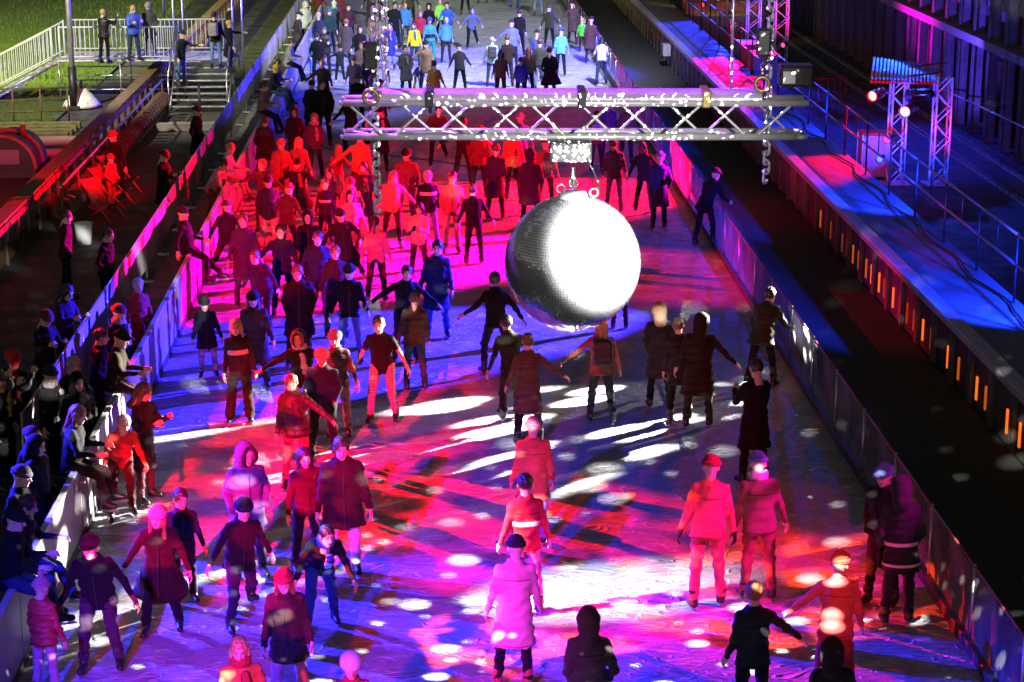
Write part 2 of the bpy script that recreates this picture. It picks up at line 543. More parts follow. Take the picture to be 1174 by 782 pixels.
M_WHITEP = mat('white_plastic', (0.72, 0.72, 0.71), 0.4, var=0.1, scale=3, bump=0.05)
M_WHITEPAINT = mat('white_paint', (0.66, 0.67, 0.66), 0.45, var=0.15, scale=5, bump=0.08)
M_BLACK = mat('black_plastic', (0.014, 0.014, 0.016), 0.45, var=0.3, bump=0.1)

sheet('ground', -260, 260, -60, 420, -1.25, M_YARD)
sheet('ice', -4.70, 6.05, 9.0, 135.0, 0.0, M_ICE)
sheet('water', 6.36, 9.10, 5.0, 140.0, -0.55, water_material())
_b = MB(); _b.box((-11.5, 5, -1.2), (-4.78, 140, -0.02)); struct(_b.build('paving', M_PAVE))
_b = MB(); _b.box((-4.77, 5, -1.2), (6.30, 140, -0.012)); struct(_b.build('rink_base', M_CONC))

def lawn_material():
    m, nt, b = _mat('lawn')
    n = _noise(nt, 0.35, 6.0, 0.6)
    r = _ramp(nt, n.outputs['Fac'], [(0.3, (0.045, 0.075, 0.008)), (0.7, (0.085, 0.120, 0.014))])
    n3 = _noise(nt, 9.0, 5.0, 0.7)
    r3 = _ramp(nt, n3.outputs['Fac'], [(0.3, 0.55), (0.7, 1.3)])
    mx = nt.nodes.new('ShaderNodeMixRGB'); mx.blend_type = 'MULTIPLY'; mx.inputs[0].default_value = 1
    nt.links.new(r.outputs[0], mx.inputs[1]); nt.links.new(r3.outputs[0], mx.inputs[2])
    nt.links.new(mx.outputs[0], b.inputs['Base Color'])
    b.inputs['Roughness'].default_value = 0.95
    _bump(nt, b, n3.outputs['Fac'], 0.9, 0.05)
    return m
_lx = np.linspace(-70, -11.5, 60); _ly = np.linspace(45, 180, 120)
_V = [(a, c, 0.0 + 0.05 * math.sin(a * 0.8 + c * 0.23) * math.sin(c * 0.37) + 0.02 * max(0, -a - 14)) for c in _ly for a in _lx]
_Q = [(q*60+i, q*60+i+1, (q+1)*60+i+1, (q+1)*60+i) for q in range(119) for i in range(59)]
struct(link('lawn', npmesh('lawn', _V, _Q), lawn_material()))

# grass tufts at the lawn's nearer edge
_rng = np.random.default_rng(4)
_n = 9000
_gx = -11.6 - _rng.random(_n) ** 1.5 * 16; _gy = 54 + _rng.random(_n) * 46; _gh = 0.05 + _rng.random(_n) * 0.09; _ga = _rng.random(_n) * 6.28
_V = np.zeros((_n, 3, 3)); _V[:, 0] = np.stack([_gx - 0.03*np.cos(_ga), _gy - 0.03*np.sin(_ga), _gx*0-0.03], 1)
_V[:, 1] = np.stack([_gx + 0.03*np.cos(_ga), _gy + 0.03*np.sin(_ga), _gx*0-0.03], 1)
_V[:, 2] = np.stack([_gx + 0.04*np.sin(_ga), _gy + 0.04*np.cos(_ga), _gh + 0.02*np.maximum(0, -_gx-14) + 0.03], 1)
_g = link('grass', npmesh('grass', _V.reshape(-1, 3), np.arange(_n*3).reshape(-1, 3), False), mat('grass_blades', (0.075, 0.11, 0.012), 0.9, bump=0))
_g['kind'] = 'stuff'; tag(_g, 'short tufted grass along the lit lawn behind the scaffold stairs', 'grass')

# deck plates beside the rink
_b = MB(); _b.box((-0.245, -0.49, -0.02), (0.245, 0.49, 0.012), 0.006); _dm = _b.mesh('deck_plate'); _dm.materials.append(mat('deck_rubber', (0.13, 0.125, 0.11), 0.7, var=0.3, scale=2, bump=0.3))
_dk = struct(empty('walkway', (0, 0, 0)))
_b = MB(); _b.box((-5.80, 20, -0.018), (-4.79, 120, -0.006)); _b.build('deck_bed', M_BLACK, _dk)
for _i in range(66):
    for _x in (-5.54, -5.04):
        _p = link('deck_plate', _dm, None, _dk); _p.location = (_x, 30.5 + _i, 0.004 * ((_i * 7 + int(_x * 10)) % 3)); _p.rotation_euler = (0, 0, 0.006 * ((_i * 5) % 3 - 1))

# ------------------------------------------------------------------ rink boards (near side of the walkway)
M_BOARD = mat('board_white', (0.30, 0.295, 0.31), 0.4, var=0.15, scale=1.2, bump=0.06)
def board_run(x, y0, y1, name, label, side):
    t = tag(empty(name, (x, y0, 0)), label, 'rink boards')
    n = int((y1 - y0) / 2.0)
    pb = MB(); pb.box((-0.03, 0.015, 0.10), (0.03, 1.985, 0.985), 0.008); pm = pb.mesh('board_panel'); pm.materials.append(M_BOARD)
    kb = MB(); kb.box((-0.04, 0.004, 0.0), (0.04, 1.996, 0.098), 0.004); km = kb.mesh('kick_plate'); km.materials.append(mat('kick_plate_dark', (0.03, 0.03, 0.035), 0.5))
    rb = MB(); rb.box((-0.045, 0.004, 0.987), (0.045, 1.996, 1.03), 0.014); rm = rb.mesh('top_rail'); rm.materials.append(mat('rail_cap', (0.45, 0.44, 0.45), 0.35, bump=0.03))
    for i in range(n):
        for nm, me in (('board_panel', pm), ('kick_plate', km), ('top_rail', rm)):
            o = link(nm, me, None, t); o.location = (0, 2.0 * i, 0)
    return t
board_run(-4.745, 13.0, 109.0, 'rink_boards', 'low white boards along the crowded walkway edge of the ice', -1)

# clear screens on the water side
def acrylic():
    m, nt, b = _mat('acrylic')
    b.inputs['Base Color'].default_value = (0.44, 0.40, 0.45, 1)
    b.inputs['Roughness'].default_value = 0.30
    tr = nt.nodes.new('ShaderNodeBsdfTransparent'); tr.inputs[0].default_value = (0.85, 0.85, 0.88, 1)
    tl = nt.nodes.new('ShaderNodeBsdfTranslucent'); tl.inputs[0].default_value = (0.65, 0.63, 0.66, 1)
    mx = nt.nodes.new('ShaderNodeMixShader'); mx2 = nt.nodes.new('ShaderNodeMixShader')
    n = _noise(nt, 1.6, 5.0, 0.65, stretch=(1, 1.2, 0.5))
    r = _ramp(nt, n.outputs['Fac'], [(0.35, 0.22), (0.68, 0.58)])
    mx2.inputs[0].default_value = 0.5
    nt.links.new(b.outputs[0], mx2.inputs[1]); nt.links.new(tl.outputs[0], mx2.inputs[2])
    nt.links.new(r.outputs[0], mx.inputs[0])
    nt.links.new(tr.outputs[0], mx.inputs[1]); nt.links.new(mx2.outputs[0], mx.inputs[2])
    n2 = _noise(nt, 2.5, 3.0, 0.5, stretch=(1, 2, 0.6))
    _bump(nt, b, n2.outputs['Fac'], 0.6, 0.06)
    nt.links.new(mx.outputs[0], nt.nodes['Material Output'].inputs[0])
    return m
M_ACR = acrylic()
_t = tag(empty('screen_fence', (6.10, 13, 0)), 'clear plastic screens with thin posts between the ice and dark water', 'fence')
_sb = MB()
_nu, _nv = 8, 6
_V = [(0.018 * math.sin(i * 1.1) * math.sin(k * 0.8), 0.02 + 1.96 * i / _nu, 0.17 + 0.84 * k / _nv) for k in range(_nv + 1) for i in range(_nu + 1)]
_Q = [(k*(_nu+1)+i, k*(_nu+1)+i+1, (k+1)*(_nu+1)+i+1, (k+1)*(_nu+1)+i) for k in range(_nv) for i in range(_nu)]
_pm = npmesh('screen_panel', _V, _Q); _pm.materials.append(M_ACR)
_b = MB(); _b.tube((0, 0, 0), (0, 0, 1.06), 0.019, 8); _qm = _b.mesh('post'); _qm.materials.append(M_STEEL)
_b = MB(); _b.tube((0, 0.02, 1.03), (0, 1.98, 1.03), 0.014, 6); _rm = _b.mesh('top_rail'); _rm.materials.append(mat('red_rail', (0.42, 0.05, 0.06), 0.4))
_b = MB(); _b.box((-0.06, 0.003, 0.0), (0.06, 1.997, 0.14), 0.008); _km = _b.mesh('kick_board'); _km.materials.append(mat('kick_plate_dark', (0.03, 0.03, 0.035), 0.5))
for _i in range(48):
    for _nm, _me in (('screen_panel', _pm), ('post', _qm), ('top_rail', _rm), ('kick_board', _km)):
        _o = link(_nm, _me, None, _t); _o.location = (0, 2.0 * _i, 0)
        if _nm == 'screen_panel' and _i % 2: _o.rotation_euler = (0, 0, PI); _o.location = (0, 2.0 * _i + 2.0, 0)
_b = MB(); _b.box((-0.004, 0, 0), (0.004, 0.62, 0.17), 0.003)
_s = _b.build('sticker', mat('sticker_pink', (0.75, 0.55, 0.66), 0.5, var=0.5, scale=26), _t); _s.location = (-0.05, 10.9, 0.46)

# banner fence between the walkway and the paving
def banner_material():
    m, nt, b = _mat('banner')
    n = _noise(nt, 0.7, 4.0, 0.6, stretch=(1, 0.6, 0.6))
    r = _ramp(nt, n.outputs['Fac'], [(0.3, (0.26, 0.25, 0.28)), (0.7, (0.42, 0.41, 0.45))])
    nt.links.new(r.outputs[0], b.inputs['Base Color'])
    b.inputs['Roughness'].default_value = 0.55
    n2 = _noise(nt, 2.0, 3.0, 0.5, stretch=(1, 2.5, 0.5))
    _bump(nt, b, n2.outputs['Fac'], 0.7, 0.07)
    return m
_t = tag(empty('banner_fence', (-5.86, 27, 0)), 'waist-high fence hung with pale banners beside the paved path', 'fence')
_V = [(0.022 * math.sin(i * 0.9 + 0.3) * (0.3 + k / 6), 0.03 + 2.44 * i / 9, 0.30 + 0.79 * k / 5 - 0.012 * math.sin(i * 0.7)) for k in range(6) for i in range(10)]
_Q = [(k*10+i, k*10+i+1, (k+1)*10+i+1, (k+1)*10+i) for k in range(5) for i in range(9)]
_bm2 = npmesh('banner', _V, _Q); _bm2.materials.append(banner_material())
_b = MB(); _b.tube((0, 0, 0), (0, 0, 1.14), 0.022, 8); _b.box((-0.12, -0.05, 0.0), (0.12, 0.05, 0.05), 0.01); _qm = _b.mesh('post'); _qm.materials.append(M_STEEL)
_b = MB(); _b.tube((0, 0.025, 1.11), (0, 2.475, 1.11), 0.016, 8); _rm = _b.mesh('rail'); _rm.materials.append(M_STEEL)
for _i in range(32):
    for _nm, _me in (('banner', _bm2), ('post', _qm), ('rail', _rm)):
        _o = link(_nm, _me, None, _t); _o.location = (0, 2.5 * _i, 0)

# ------------------------------------------------------------------ canal wall, quay, railing on the far bank
_b = MB(); _b.box((9.30, 5, -1.2), (10.75, 140, 0.50)); struct(_b.build('quay', paving_material('quay_slabs', (0.16, 0.16, 0.17), 0.8)))
_b = MB(); _b.box((6.30, 5, -1.2), (6.36, 140, -0.02)); struct(_b.build('canal_edge', M_CONC))
_cw = tag(empty('canal_wall', (9.1, 0, 0)), 'low panelled canal wall with glowing orange slots under a pale coping', 'wall')
_b = MB(); _b.box((0.08, 5, -1.2), (0.19, 140, 0.42)); _b.build('wall_face', mat('wall_dark', (0.06, 0.052, 0.045), 0.75, var=0.4, scale=1.5, bump=0.3), _cw)
_b = MB(); _b.box((-0.05, 0.01, 0.42), (0.24, 3.99, 0.56), 0.015); _cm = _b.mesh('coping'); _cm.materials.append(mat('coping_stone', (0.42, 0.41, 0.43), 0.45, var=0.2, scale=3))
_b = MB(); _b.box((0.0, -0.09, -1.15), (0.078, 0.09, 0.418), 0.01); _pm = _b.mesh('pier'); _pm.materials.append(mat('pier_steel', (0.16, 0.145, 0.12), 0.6, 0.3, var=0.4, scale=4, bump=0.2))
_b = MB(); _b.box((0.05, 0.12, -0.52), (0.078, 1.17, 0.40), 0.006); _wm = []
for _q, _c in enumerate(((0.20, 0.16, 0.11), (0.12, 0.11, 0.10), (0.34, 0.075, 0.03), (0.16, 0.15, 0.15))):
    _x = _b.mesh('wall_panel'); _x.materials.append(mat('wall_panel_%d' % _q, _c, 0.6, var=0.35, scale=3, bump=0.15)); _wm.append(_x)
for _i in range(33):
    _o = link('coping', _cm, None, _cw); _o.location = (0, 6 + 4 * _i, 0)
for _i in range(64):
    _y = 28.6 + 1.29 * _i
    _o = link('pier', _pm, None, _cw); _o.location = (0, _y, 0)
    if _y > 47:
        _o = link('wall_panel', _wm[(_i * 5 + _i // 3) % 4 if _y > 60 else (_i % 2)], None, _cw); _o.location = (0, _y, 0)
def emis(name, col, st):
    if name in MATS: return MATS[name]
    m, nt, b = _mat(name)
    b.inputs['Base Color'].default_value = (*[c * 0.5 for c in col], 1)
    b.inputs['Emission Color'].default_value = (*col, 1); b.inputs['Emission Strength'].default_value = st
    n = _noise(nt, 6.0, 3.0)
    r = _ramp(nt, n.outputs['Fac'], [(0.3, [c * 0.6 for c in col]), (0.7, col)])
    nt.links.new(r.outputs[0], b.inputs['Emission Color'])
    MATS[name] = m
    return m
_b = MB(); _b.box((0.055, -0.038, -0.42), (0.078, 0.038, -0.01)); _sm = [_b.mesh('light_slot') for _ in range(3)]
for _x, _e in zip(_sm, (1.0, 0.4, 0.12)): _x.materials.append(emis('slot_glow_%.2f' % _e, (1.0, 0.16, 0.012), _e))
_rs = random.Random(5)
for _i in range(26):
    for _d in (0.36, 0.93):
        _y = 28.6 + 1.29 * _i + _d
        if _y > 47: continue
        _q = _rs.random()
        if _q < 0.12: continue
        _o = link('light_slot', _sm[(0 if _q > .5 else (1 if _q > .3 else 2)) if _y < 41 else (1 if _q > .6 else 2)], None, _cw); _o.location = (0, _y + _rs.uniform(-.06, .06), 0)
_b = MB(); _b.box((-0.25, -0.3, -0.1), (0.05, 0.3, 0.35), 0.02)
_o = tag(_b.build('junction_box', mat('box_grey', (0.35, 0.35, 0.34), 0.5)), 'small pale grey cabinet fixed to the far canal wall', 'cabinet'); _o.location = (9.0, 76.5, 0)

_rl = tag(empty('quay_railing', (10.62, 0, 0.5)), 'dark tubular railing with two rails along the blue-lit quay', 'railing')
_b = MB(); _b.tube((0, 0, 0), (0, 0, 1.28), 0.024, 8); _qm = _b.mesh('post'); _qm.materials.append(M_DARKSTEEL)
_b = MB(); _b.tube((0, 0, 0), (0, 2.6, 0), 0.026, 8); _rm = _b.mesh('rail'); _rm.materials.append(mat('rail_steel', (0.30, 0.30, 0.31), 0.35, 0.7))
_b = MB(); _b.tube((0, 0, 0), (0, 0, 0.50), 0.014, 6); _bm3 = _b.mesh('baluster'); _bm3.materials.append(M_DARKSTEEL)
for _i in range(28):
    _y = 30 + 2.6 * _i
    _o = link('post', _qm, None, _rl); _o.location = (0, _y, 0)
    for _z in (1.28, 0.72):
        _o = link('rail', _rm, None, _rl); _o.location = (0, _y, _z)
    _o = link('baluster', _bm3, None, _rl); _o.location = (0, _y + 1.3, 0.76)
# cable lying along the quay
_rs = random.Random(8); _b = MB(); _pp = [(10.40 + 0.09 * math.sin(i * 0.9) + 0.05 * _rs.random(), 31 + 0.5 * i, 0.53 + 0.015) for i in range(70)]
_b.path(_pp, 0.022, 6); tag(_b.build('cable', M_BLACK), 'black power cable trailing along the foot of the quay railing', 'cable')
# yard rails
for _i, _x in enumerate((16.05, 17.05)):
    _b = MB(); _b.box((_x - 0.04, 20, -1.25), (_x + 0.04, 130, -1.12)); _b.box((_x - 0.075, 20, -1.25), (_x + 0.075, 130, -1.225))
    tag(_b.build('track_rail', mat('rail_polished', (0.35, 0.35, 0.37), 0.3, 0.8)), ['steel track rail in the dark yard, nearer the light towers', 'steel track rail in the dark yard, at the foot of the oven facade'][_i], 'rail')

# oven battery facade
_fc = tag(empty('oven_facade', (17.8, 0, -1.25)), 'tall industrial facade of close-set steel columns in blue and violet light', 'building')
_b = MB(); _b.box((0.55, 20, 0), (2.2, 140, 14)); _b.build('wall', mat('facade_brick', (0.08, 0.055, 0.05), 0.85, var=0.5, scale=1.5, bump=0.5, bscale=12), _fc)
_b = MB(); _b.box((-0.16, -0.04, 0), (0.16, 0.04, 14)); _b.box((-0.16, -0.14, 0), (-0.13, 0.14, 14)); _b.box((0.13, -0.14, 0), (0.16, 0.14, 14))
_cm = _b.mesh('column'); _cm.materials.append(mat('column_steel', (0.11, 0.10, 0.11), 0.55, 0.3, var=0.4, scale=3, bump=0.2))
_b = MB(); _b.box((0.28, 0.35, 0.3), (0.548, 1.5, 2.55), 0.03); _dmm = _b.mesh('oven_door'); _dmm.materials.append(M_RUST)
_b = MB(); _b.tube((0.05, 0.0, 0), (0.05, 0.0, 13), 0.05, 8); _pmm = _b.mesh('pipe'); _pmm.materials.append(M_RUST)
_b = MB(); _b.box((0.2, 0.1, 4.2), (0.548, 1.75, 7.4), 0.03); _d2 = _b.mesh('cladding_panel'); _d2.materials.append(mat('cladding', (0.12, 0.09, 0.085), 0.7, var=0.5, scale=2, bump=0.3))
for _i in range(44):
    _y = 48.2 + 1.85 * _i
    _o = link('column', _cm, None, _fc); _o.location = (0, _y, 0)
    _o = link('oven_door', _dmm, None, _fc); _o.location = (0, _y, 0)
    _o = link('cladding_panel', _d2, None, _fc); _o.location = (0, _y, 0)
    if _i % 3 == 1: _o = link('pipe', _pmm, None, _fc); _o.location = (0.25, _y + 0.95, 0)
_b = MB(); _b.box((-0.35, 40, 3.02), (0.5, 135, 3.28)); _b.build('ledge', mat('ledge_concrete', (0.26, 0.20, 0.21), 0.8, bump=0.3), _fc)
_b = MB(); _b.tube((17.0, 56, 0.3), (17.0, 66, 0.05), 0.03, 8); tag(_b.build('pipe', M_STEEL), 'thin pale pipe strung in front of the oven columns', 'pipe')

# ------------------------------------------------------------------ truss helper
def truss_parts(t, L, w, axis, mt, r=0.025, rd=0.010, step=None):
    """square lattice truss along local axis, corner at the origin; chords and braces are parts"""
    step = step or w
    def P(u, a, b):
        return (u, a, b) if axis == 'X' else (a, b, u)
    for a in (0, w):
        for c in (0, w):
            b = MB(); b.tube(P(0, a, c), P(L, a, c), r, 10); b.build('chord', mt, t)
    n = max(2, int(round(L / step)))
    for fa in range(4):
        for i in range(n):
            u0, u1 = L * i / n, L * (i + 1) / n
            if i % 2: u0, u1 = u1, u0
            q = {0: ((0, 0), (0, w)), 1: ((w, 0), (w, w)), 2: ((0, 0), (w, 0)), 3: ((0, w), (w, w))}[fa]
            b = MB(); b.tube(P(u0, *q[0]), P(u1, *q[1]), rd, 6, cap=False); b.build('brace', mt, t)

# ------------------------------------------------------------------ hanging truss and mirror ball
YAW = R(-2.226)
_tr = tag(empty('lighting_truss', (-0.66, 14.36, 7.12), YAW), 'silver lattice truss hung level above the ice, carrying the mirror ball', 'truss')
_w = 0.245
for _a in (0, _w):
    for _c in (0, _w):
        _b = MB(); _b.tube((0, _a, _c), (3.28 + (0.06 if _c else 0), _a, _c), 0.025, 14)
        _b.tube((-0.03, _a, _c), (0.0, _a, _c), 0.017, 12); _b.tube((3.28, _a, _c), (3.36, _a, _c), 0.02, 12)
        _b.build('chord', M_ALU, _tr)
_n = 10
for _i in range(_n):
    _u0, _u1 = 3.28 * _i / _n + 0.03, 3.28 * (_i + 1) / _n - 0.03
    for _a, _fl in ((0, 0), (_w, 1)):
        _p, _q = ((_u0, _a, _w), (_u1, _a, 0)) if (_i + _fl) % 2 == 0 else ((_u0, _a, 0), (_u1, _a, _w))
        _b = MB(); _b.tube(_p, _q, 0.0105, 8, cap=False); _b.build('brace', M_ALU, _tr)
    for _c in (0,):
        _b = MB(); _b.tube((_u0, 0 if _i % 2 else _w, _c), (_u1, _w if _i % 2 else 0, _c), 0.0105, 8, cap=False); _b.build('brace', M_ALU, _tr)
_b = MB()
_pr = [(-0.02, -0.008), (-0.02, 0.028), (0.03, 0.05), (0.12, 0.058), (0.21, 0.05), (0.262, 0.028), (0.262, -0.008)]
_vs = [(u, a, _w + 0.03 + c) for u in np.linspace(0.22, 3.02, 30) for a, c in _pr]
_fs = [(i*7+k, (i+1)*7+k, (i+1)*7+k+1, i*7+k+1) for i in range(29) for k in range(6)]
_b.add(_vs, _fs, True); _b.build('cover_strip', mat('cover_film', (0.50, 0.40, 0.58), 0.22, 0.1, var=0.25, scale=9, bump=0.3, bscale=40), _tr)
for _u in (0.62, 1.72, 2.62):
    _b = MB(); _b.torus((_u, _w / 2, _w / 2), 0.0, 0.0, 3, 3) if False else _b.box((_u - 0.03, -0.036, _w - 0.03), (_u + 0.03, _w + 0.03, _w + 0.094), 0.008)
    _b.build('clamp', M_BLACK if _u != 2.62 else mat('brass', (0.36, 0.26, 0.09), 0.35, 0.6), _tr)

def chain(name, x, y, z0, z1, label, n_link=0.070, r=0.0115, sx=0.025):
    t = tag(empty(name, (x, y, 0)), label, 'chain', 'chains on the truss')
    b = MB()
    for i in range(14):
        u = 2*PI*i/14
        v = 2*PI*(i+1)/14
        f = lambda q: (sx*math.cos(q), 0, (n_link*0.36 if math.sin(q) >= 0 else -n_link*0.36) + sx*math.sin(q))
        b.tube(f(u), f(v), r, 6, cap=False)
    me = b.mesh('chain_link'); me.materials.append(mat('chain_steel', (0.62, 0.62, 0.64), 0.28, 0.5, bump=0.05))
    k = 0; z = z0
    rs = random.Random(int(z0 * 100) + k)
    while z < z1:
        o = link('chain_link', me, None, t); o.location = (0.003 * math.sin(k), 0, z); o.rotation_euler = (0, 0, R(45 + 90 * (k % 2)) + rs.uniform(-.25, .25))
        z += n_link; k += 1
    return t
chain('chain', -0.43, 14.40, 6.60, 8.45, 'heavy steel chain dangling below the truss end nearer the crowd')
chain('chain', -0.36, 14.55, 7.42, 8.45, 'short doubled hoist chain beside the brass shackle ring')
chain('chain', 2.43, 14.40, 6.80, 8.45, 'steel chain dangling below the truss end over the canal')
def shackle(x, y, z, label):
    t = tag(empty('hoist_hook', (x, y, z)), label, 'hook')
    b = MB(); b.torus((0, 0, 0), 0.050, 0.015, 22, 8, Matrix.Rotation(R(90), 3, 'X')); b.build('ring', mat('brass', (0.36, 0.26, 0.09), 0.35, 0.6), t)
    b = MB(); b.path([(0, 0, 0.06), (0, 0, 0.13), (0.035, 0, 0.17), (0.0, 0, 0.22)], 0.016, 8); b.build('hook', M_DARKSTEEL, t)
    b = MB(); b.box((-0.05, -0.04, 0.2), (0.05, 0.04, 0.40), 0.015); b.build('hook_block', M_BLACK, t)
    return t
shackle(-0.46, 14.29, 7.42, 'brass ring and black hook gripping the truss beside the heavy chain')
shackle(2.36, 14.27, 7.50, 'brass ring and hook at the truss end over the canal')
_b = MB(); _b.tube((2.15, 14.36, 7.42), (2.15, 14.36, 8.5), 0.011, 8); tag(_b.build('steel_wire', M_STEEL), 'thin taut steel wire rising from the truss end', 'wire')
_hm = tag(empty('hoist_motor', (2.56, 14.45, 7.46), YAW), 'black hoist motor box sitting on the end of the truss', 'hoist')
_b = MB(); _b.box((-0.05, -0.09, 0), (0.2, 0.09, 0.16), 0.02); _b.build('housing', M_BLACK, _hm)
_b = MB(); _b.box((-0.03, -0.105, 0.03), (0.06, -0.092, 0.12), 0.004); _b.build('name_plate', M_WHITEP, _hm)

# mirror ball: every tile a small flat mirror
BC = Vector((0.99, 14.11, 6.23)); BR = 0.495
_mb = tag(empty('mirror_ball', BC - Vector((0, 0, BR))), 'big mirror ball hanging from the truss, blazing white on one side', 'mirror ball')
_V = []; _Q = []
_rows = 74
for _i in range(_rows):
    _t0 = PI * (_i + 0.06) / _rows; _t1 = PI * (_i + 0.94) / _rows; _tm = (_t0 + _t1) / 2
    _m = max(5, int(2 * PI * BR * math.sin(_tm) / 0.0212))
    for _k in range(_m):
        _a0 = 2*PI*(_k + 0.05 + 0.5*(_i % 2))/_m; _a1 = 2*PI*(_k + 0.95 + 0.5*(_i % 2))/_m
        _j = 1.0 + 0.0
        q = [(math.sin(t)*math.cos(a), math.sin(t)*math.sin(a), math.cos(t)) for t, a in ((_t0,_a0),(_t1,_a0),(_t1,_a1),(_t0,_a1))]
        c = np.mean(q, 0); e = np.random.RandomState(_i * 997 + _k).normal(0, 0.034, 3)
        n_ = c / np.linalg.norm(c) + e; n_ /= np.linalg.norm(n_)
        b0 = len(_V)
        for p in q:
            p = np.array(p) * BR
            cc = c / np.linalg.norm(c) * BR * 1.002
            p = p - n_ * ((p - cc) @ n_)
            _V.append(p)
        _Q.append((b0, b0+1, b0+2, b0+3))
_mm, _nt2, _bs = _mat('mirror_tile')
_bs.inputs['Base Color'].default_value = (0.82, 0.84, 0.84, 1); _bs.inputs['Metallic'].default_value = 0.88; _bs.inputs['Roughness'].default_value = 0.30
_nn = _noise(_nt2, 7.0, 4.0); _r = _ramp(_nt2, _nn.outputs['Fac'], [(0.35, 0.07), (0.7, 0.20)]); _nt2.links.new(_r.outputs[0], _bs.inputs['Roughness'])
_o = link('mirror_tiles', npmesh('mirror_tiles', _V, _Q, False), _mm, _mb); _o.location = (0, 0, BR); _o['kind'] = 'stuff'
_b = MB(); _b.lathe([(0.0, -BR*0.992)] + [(BR*0.992*math.sin(t), -BR*0.992*math.cos(t)) for t in np.linspace(0.05, PI - 0.05, 30)] + [(0.0, BR*0.992)], (0, 0, BR), 40)
_b.build('core', mat('ball_core', (0.05, 0.05, 0.055), 0.6, bump=0), _mb)
_b = MB(); _b.lathe([(0.0, 0.03), (0.09, 0.028), (0.10, 0.012), (0.11, -0.02)], (0, 0, 2*BR), 24); _b.build('top_plate', M_ALU, _mb)
for _x, _z in ((-0.09, 0.02), (0.15, -0.01), (0.0, 0.06)):
    _b = MB(); _b.torus((_x, 0, 2*BR + _z + 0.03), 0.03, 0.009, 16, 6, Matrix.Rotation(R(90), 3, 'X')); _b.build('eye_bolt', M_STEEL, _mb)
_b = MB(); _b.tube((0, 0, 2*BR + 0.05), (0, 0, 2*BR + 0.20), 0.016, 8); _b.build('shaft', M_STEEL, _mb)
_bm_ = tag(empty('ball_motor', (0.99, 14.40, 6.92), YAW), 'grey box motor slung under the truss above the mirror ball', 'motor')
_b = MB(); _b.box((-0.15, -0.15, 0.02), (0.15, 0.12, 0.16), 0.012); _b.build('housing', mat('motor_grey', (0.45, 0.46, 0.47), 0.3, 0.6), _bm_)
_b = MB(); _b.box((-0.17, -0.18, 0.162), (0.13, 0.14, 0.185), 0.004); _b.build('mount_plate', M_BLACK, _bm_)
_b = MB(); _b.path([(0.10, -0.155, 0.05), (0.15, -0.2, -0.03), (0.19, -0.24, -0.12), (0.17, -0.27, -0.2)], 0.007, 6); tag(_b.build('safety_wire', M_STEEL), 'thin safety wire looping from the motor to the mirror ball', 'wire'); bpy.data.objects['safety_wire'].location = (0.99, 14.40, 6.92)

# ------------------------------------------------------------------ light towers on the far bank
M_TRW = mat('truss_white', (0.70, 0.70, 0.72), 0.4, 0.3, var=0.1, bump=0.05)
def tower(x, y, h, label, w=0.42, group='lattice light towers'):
    t = tag(empty('light_tower', (x, y, -1.25)), label, 'tower', group)
    b = MB(); b.box((-0.2, -0.2, 0), (w + 0.2, w + 0.2, 0.04), 0.01); b.build('base_plate', M_STEEL, t)
    truss_parts(t, h, w, 'Z', M_TRW, 0.032, 0.016, 0.42)
    return t
tower(12.98, 55.8, 3.0, 'white lattice tower beside the pink case, under the lamp rack')
tower(14.22, 55.7, 3.1, 'white lattice tower glowing red on one edge, nearest the oven columns')
tower(13.75, 80.2, 4.6, 'far lattice tower glowing pink beside the blue one', 0.5)
tower(12.7, 80.6, 4.6, 'far lattice tower lit blue beside the pink one', 0.5)
_rk = tag(empty('lamp_rack', (12.1, 55.2, 1.95)), 'slatted rack of tubes laid across two light towers', 'rack')
_b = MB(); _b.tube((0, 0, 0), (2.75, 1.5, 0), 0.05, 10)
_red = mat('red_tube', (0.5, 0.05, 0.04), 0.4)
for _i in range(19):
    _p0 = Vector((-0.05 + 0.128 * _i, 0.09 * _i - 0.75, 0.03 - 0.016 * _i)); _p1 = _p0 + Vector((0.55, 2.3, 0.30 - 0.01 * _i))
    _b = MB(); _b.tube(_p0, _p1, 0.036, 8)
    _s = _b.build('slat', M_WHITEPAINT, _rk)
    _b = MB(); _b.tube(_p0 - Vector((0.06, 0.28, 0.03)), _p0 + Vector((0.02, 0.09, 0.01)), 0.044, 8); _b.build('end_cap', _red, _s)
for _k in range(2):
    _b = MB(); _b.tube((0.0 + 0.42 * _k, -0.35 + 1.25 * _k, -0.06 + 0.1 * _k), (2.45 + 0.42 * _k, 1.35 + 1.25 * _k, -0.06 + 0.1 * _k), 0.03, 8); _b.build('bearer', _red, _rk)

def lamp(x, y, z, aim, glow, label, s=1.0, body=None):
    t = tag(empty('stage_lamp', (x, y, z)), label, 'stage lamp', 'stage lamps on the far bank')
    t.rotation_euler = (Vector(aim) - Vector((x, y, z))).to_track_quat('-Z', 'Y').to_euler()
    t.scale = (s, s, s)
    b = MB(); b.lathe([(0.0, 0.34), (0.07, 0.33), (0.11, 0.26), (0.125, 0.1), (0.13, -0.22), (0.14, -0.24), (0.14, -0.26), (0.115, -0.26), (0.11, -0.2)], (0, 0, 0), 20); b.build('can', body or M_BLACK, t)
    b = MB(); b.lathe([(0.0, -0.205), (0.11, -0.2)], (0, 0, 0), 20); b.build('lens', emis('lens_%.2f_%.2f' % (glow[0], glow[2]), glow, 2.2), t)
    b = MB(); b.path([(0.14, 0, 0), (0.17, 0, 0.02), (0.17, 0, 0.3), (-0.17, 0, 0.3), (-0.17, 0, 0.02), (-0.14, 0, 0)], 0.012, 6); b.build('yoke', M_STEEL, t)
    return t
M_REDCAN = mat('red_can', (0.42, 0.03, 0.025), 0.4)
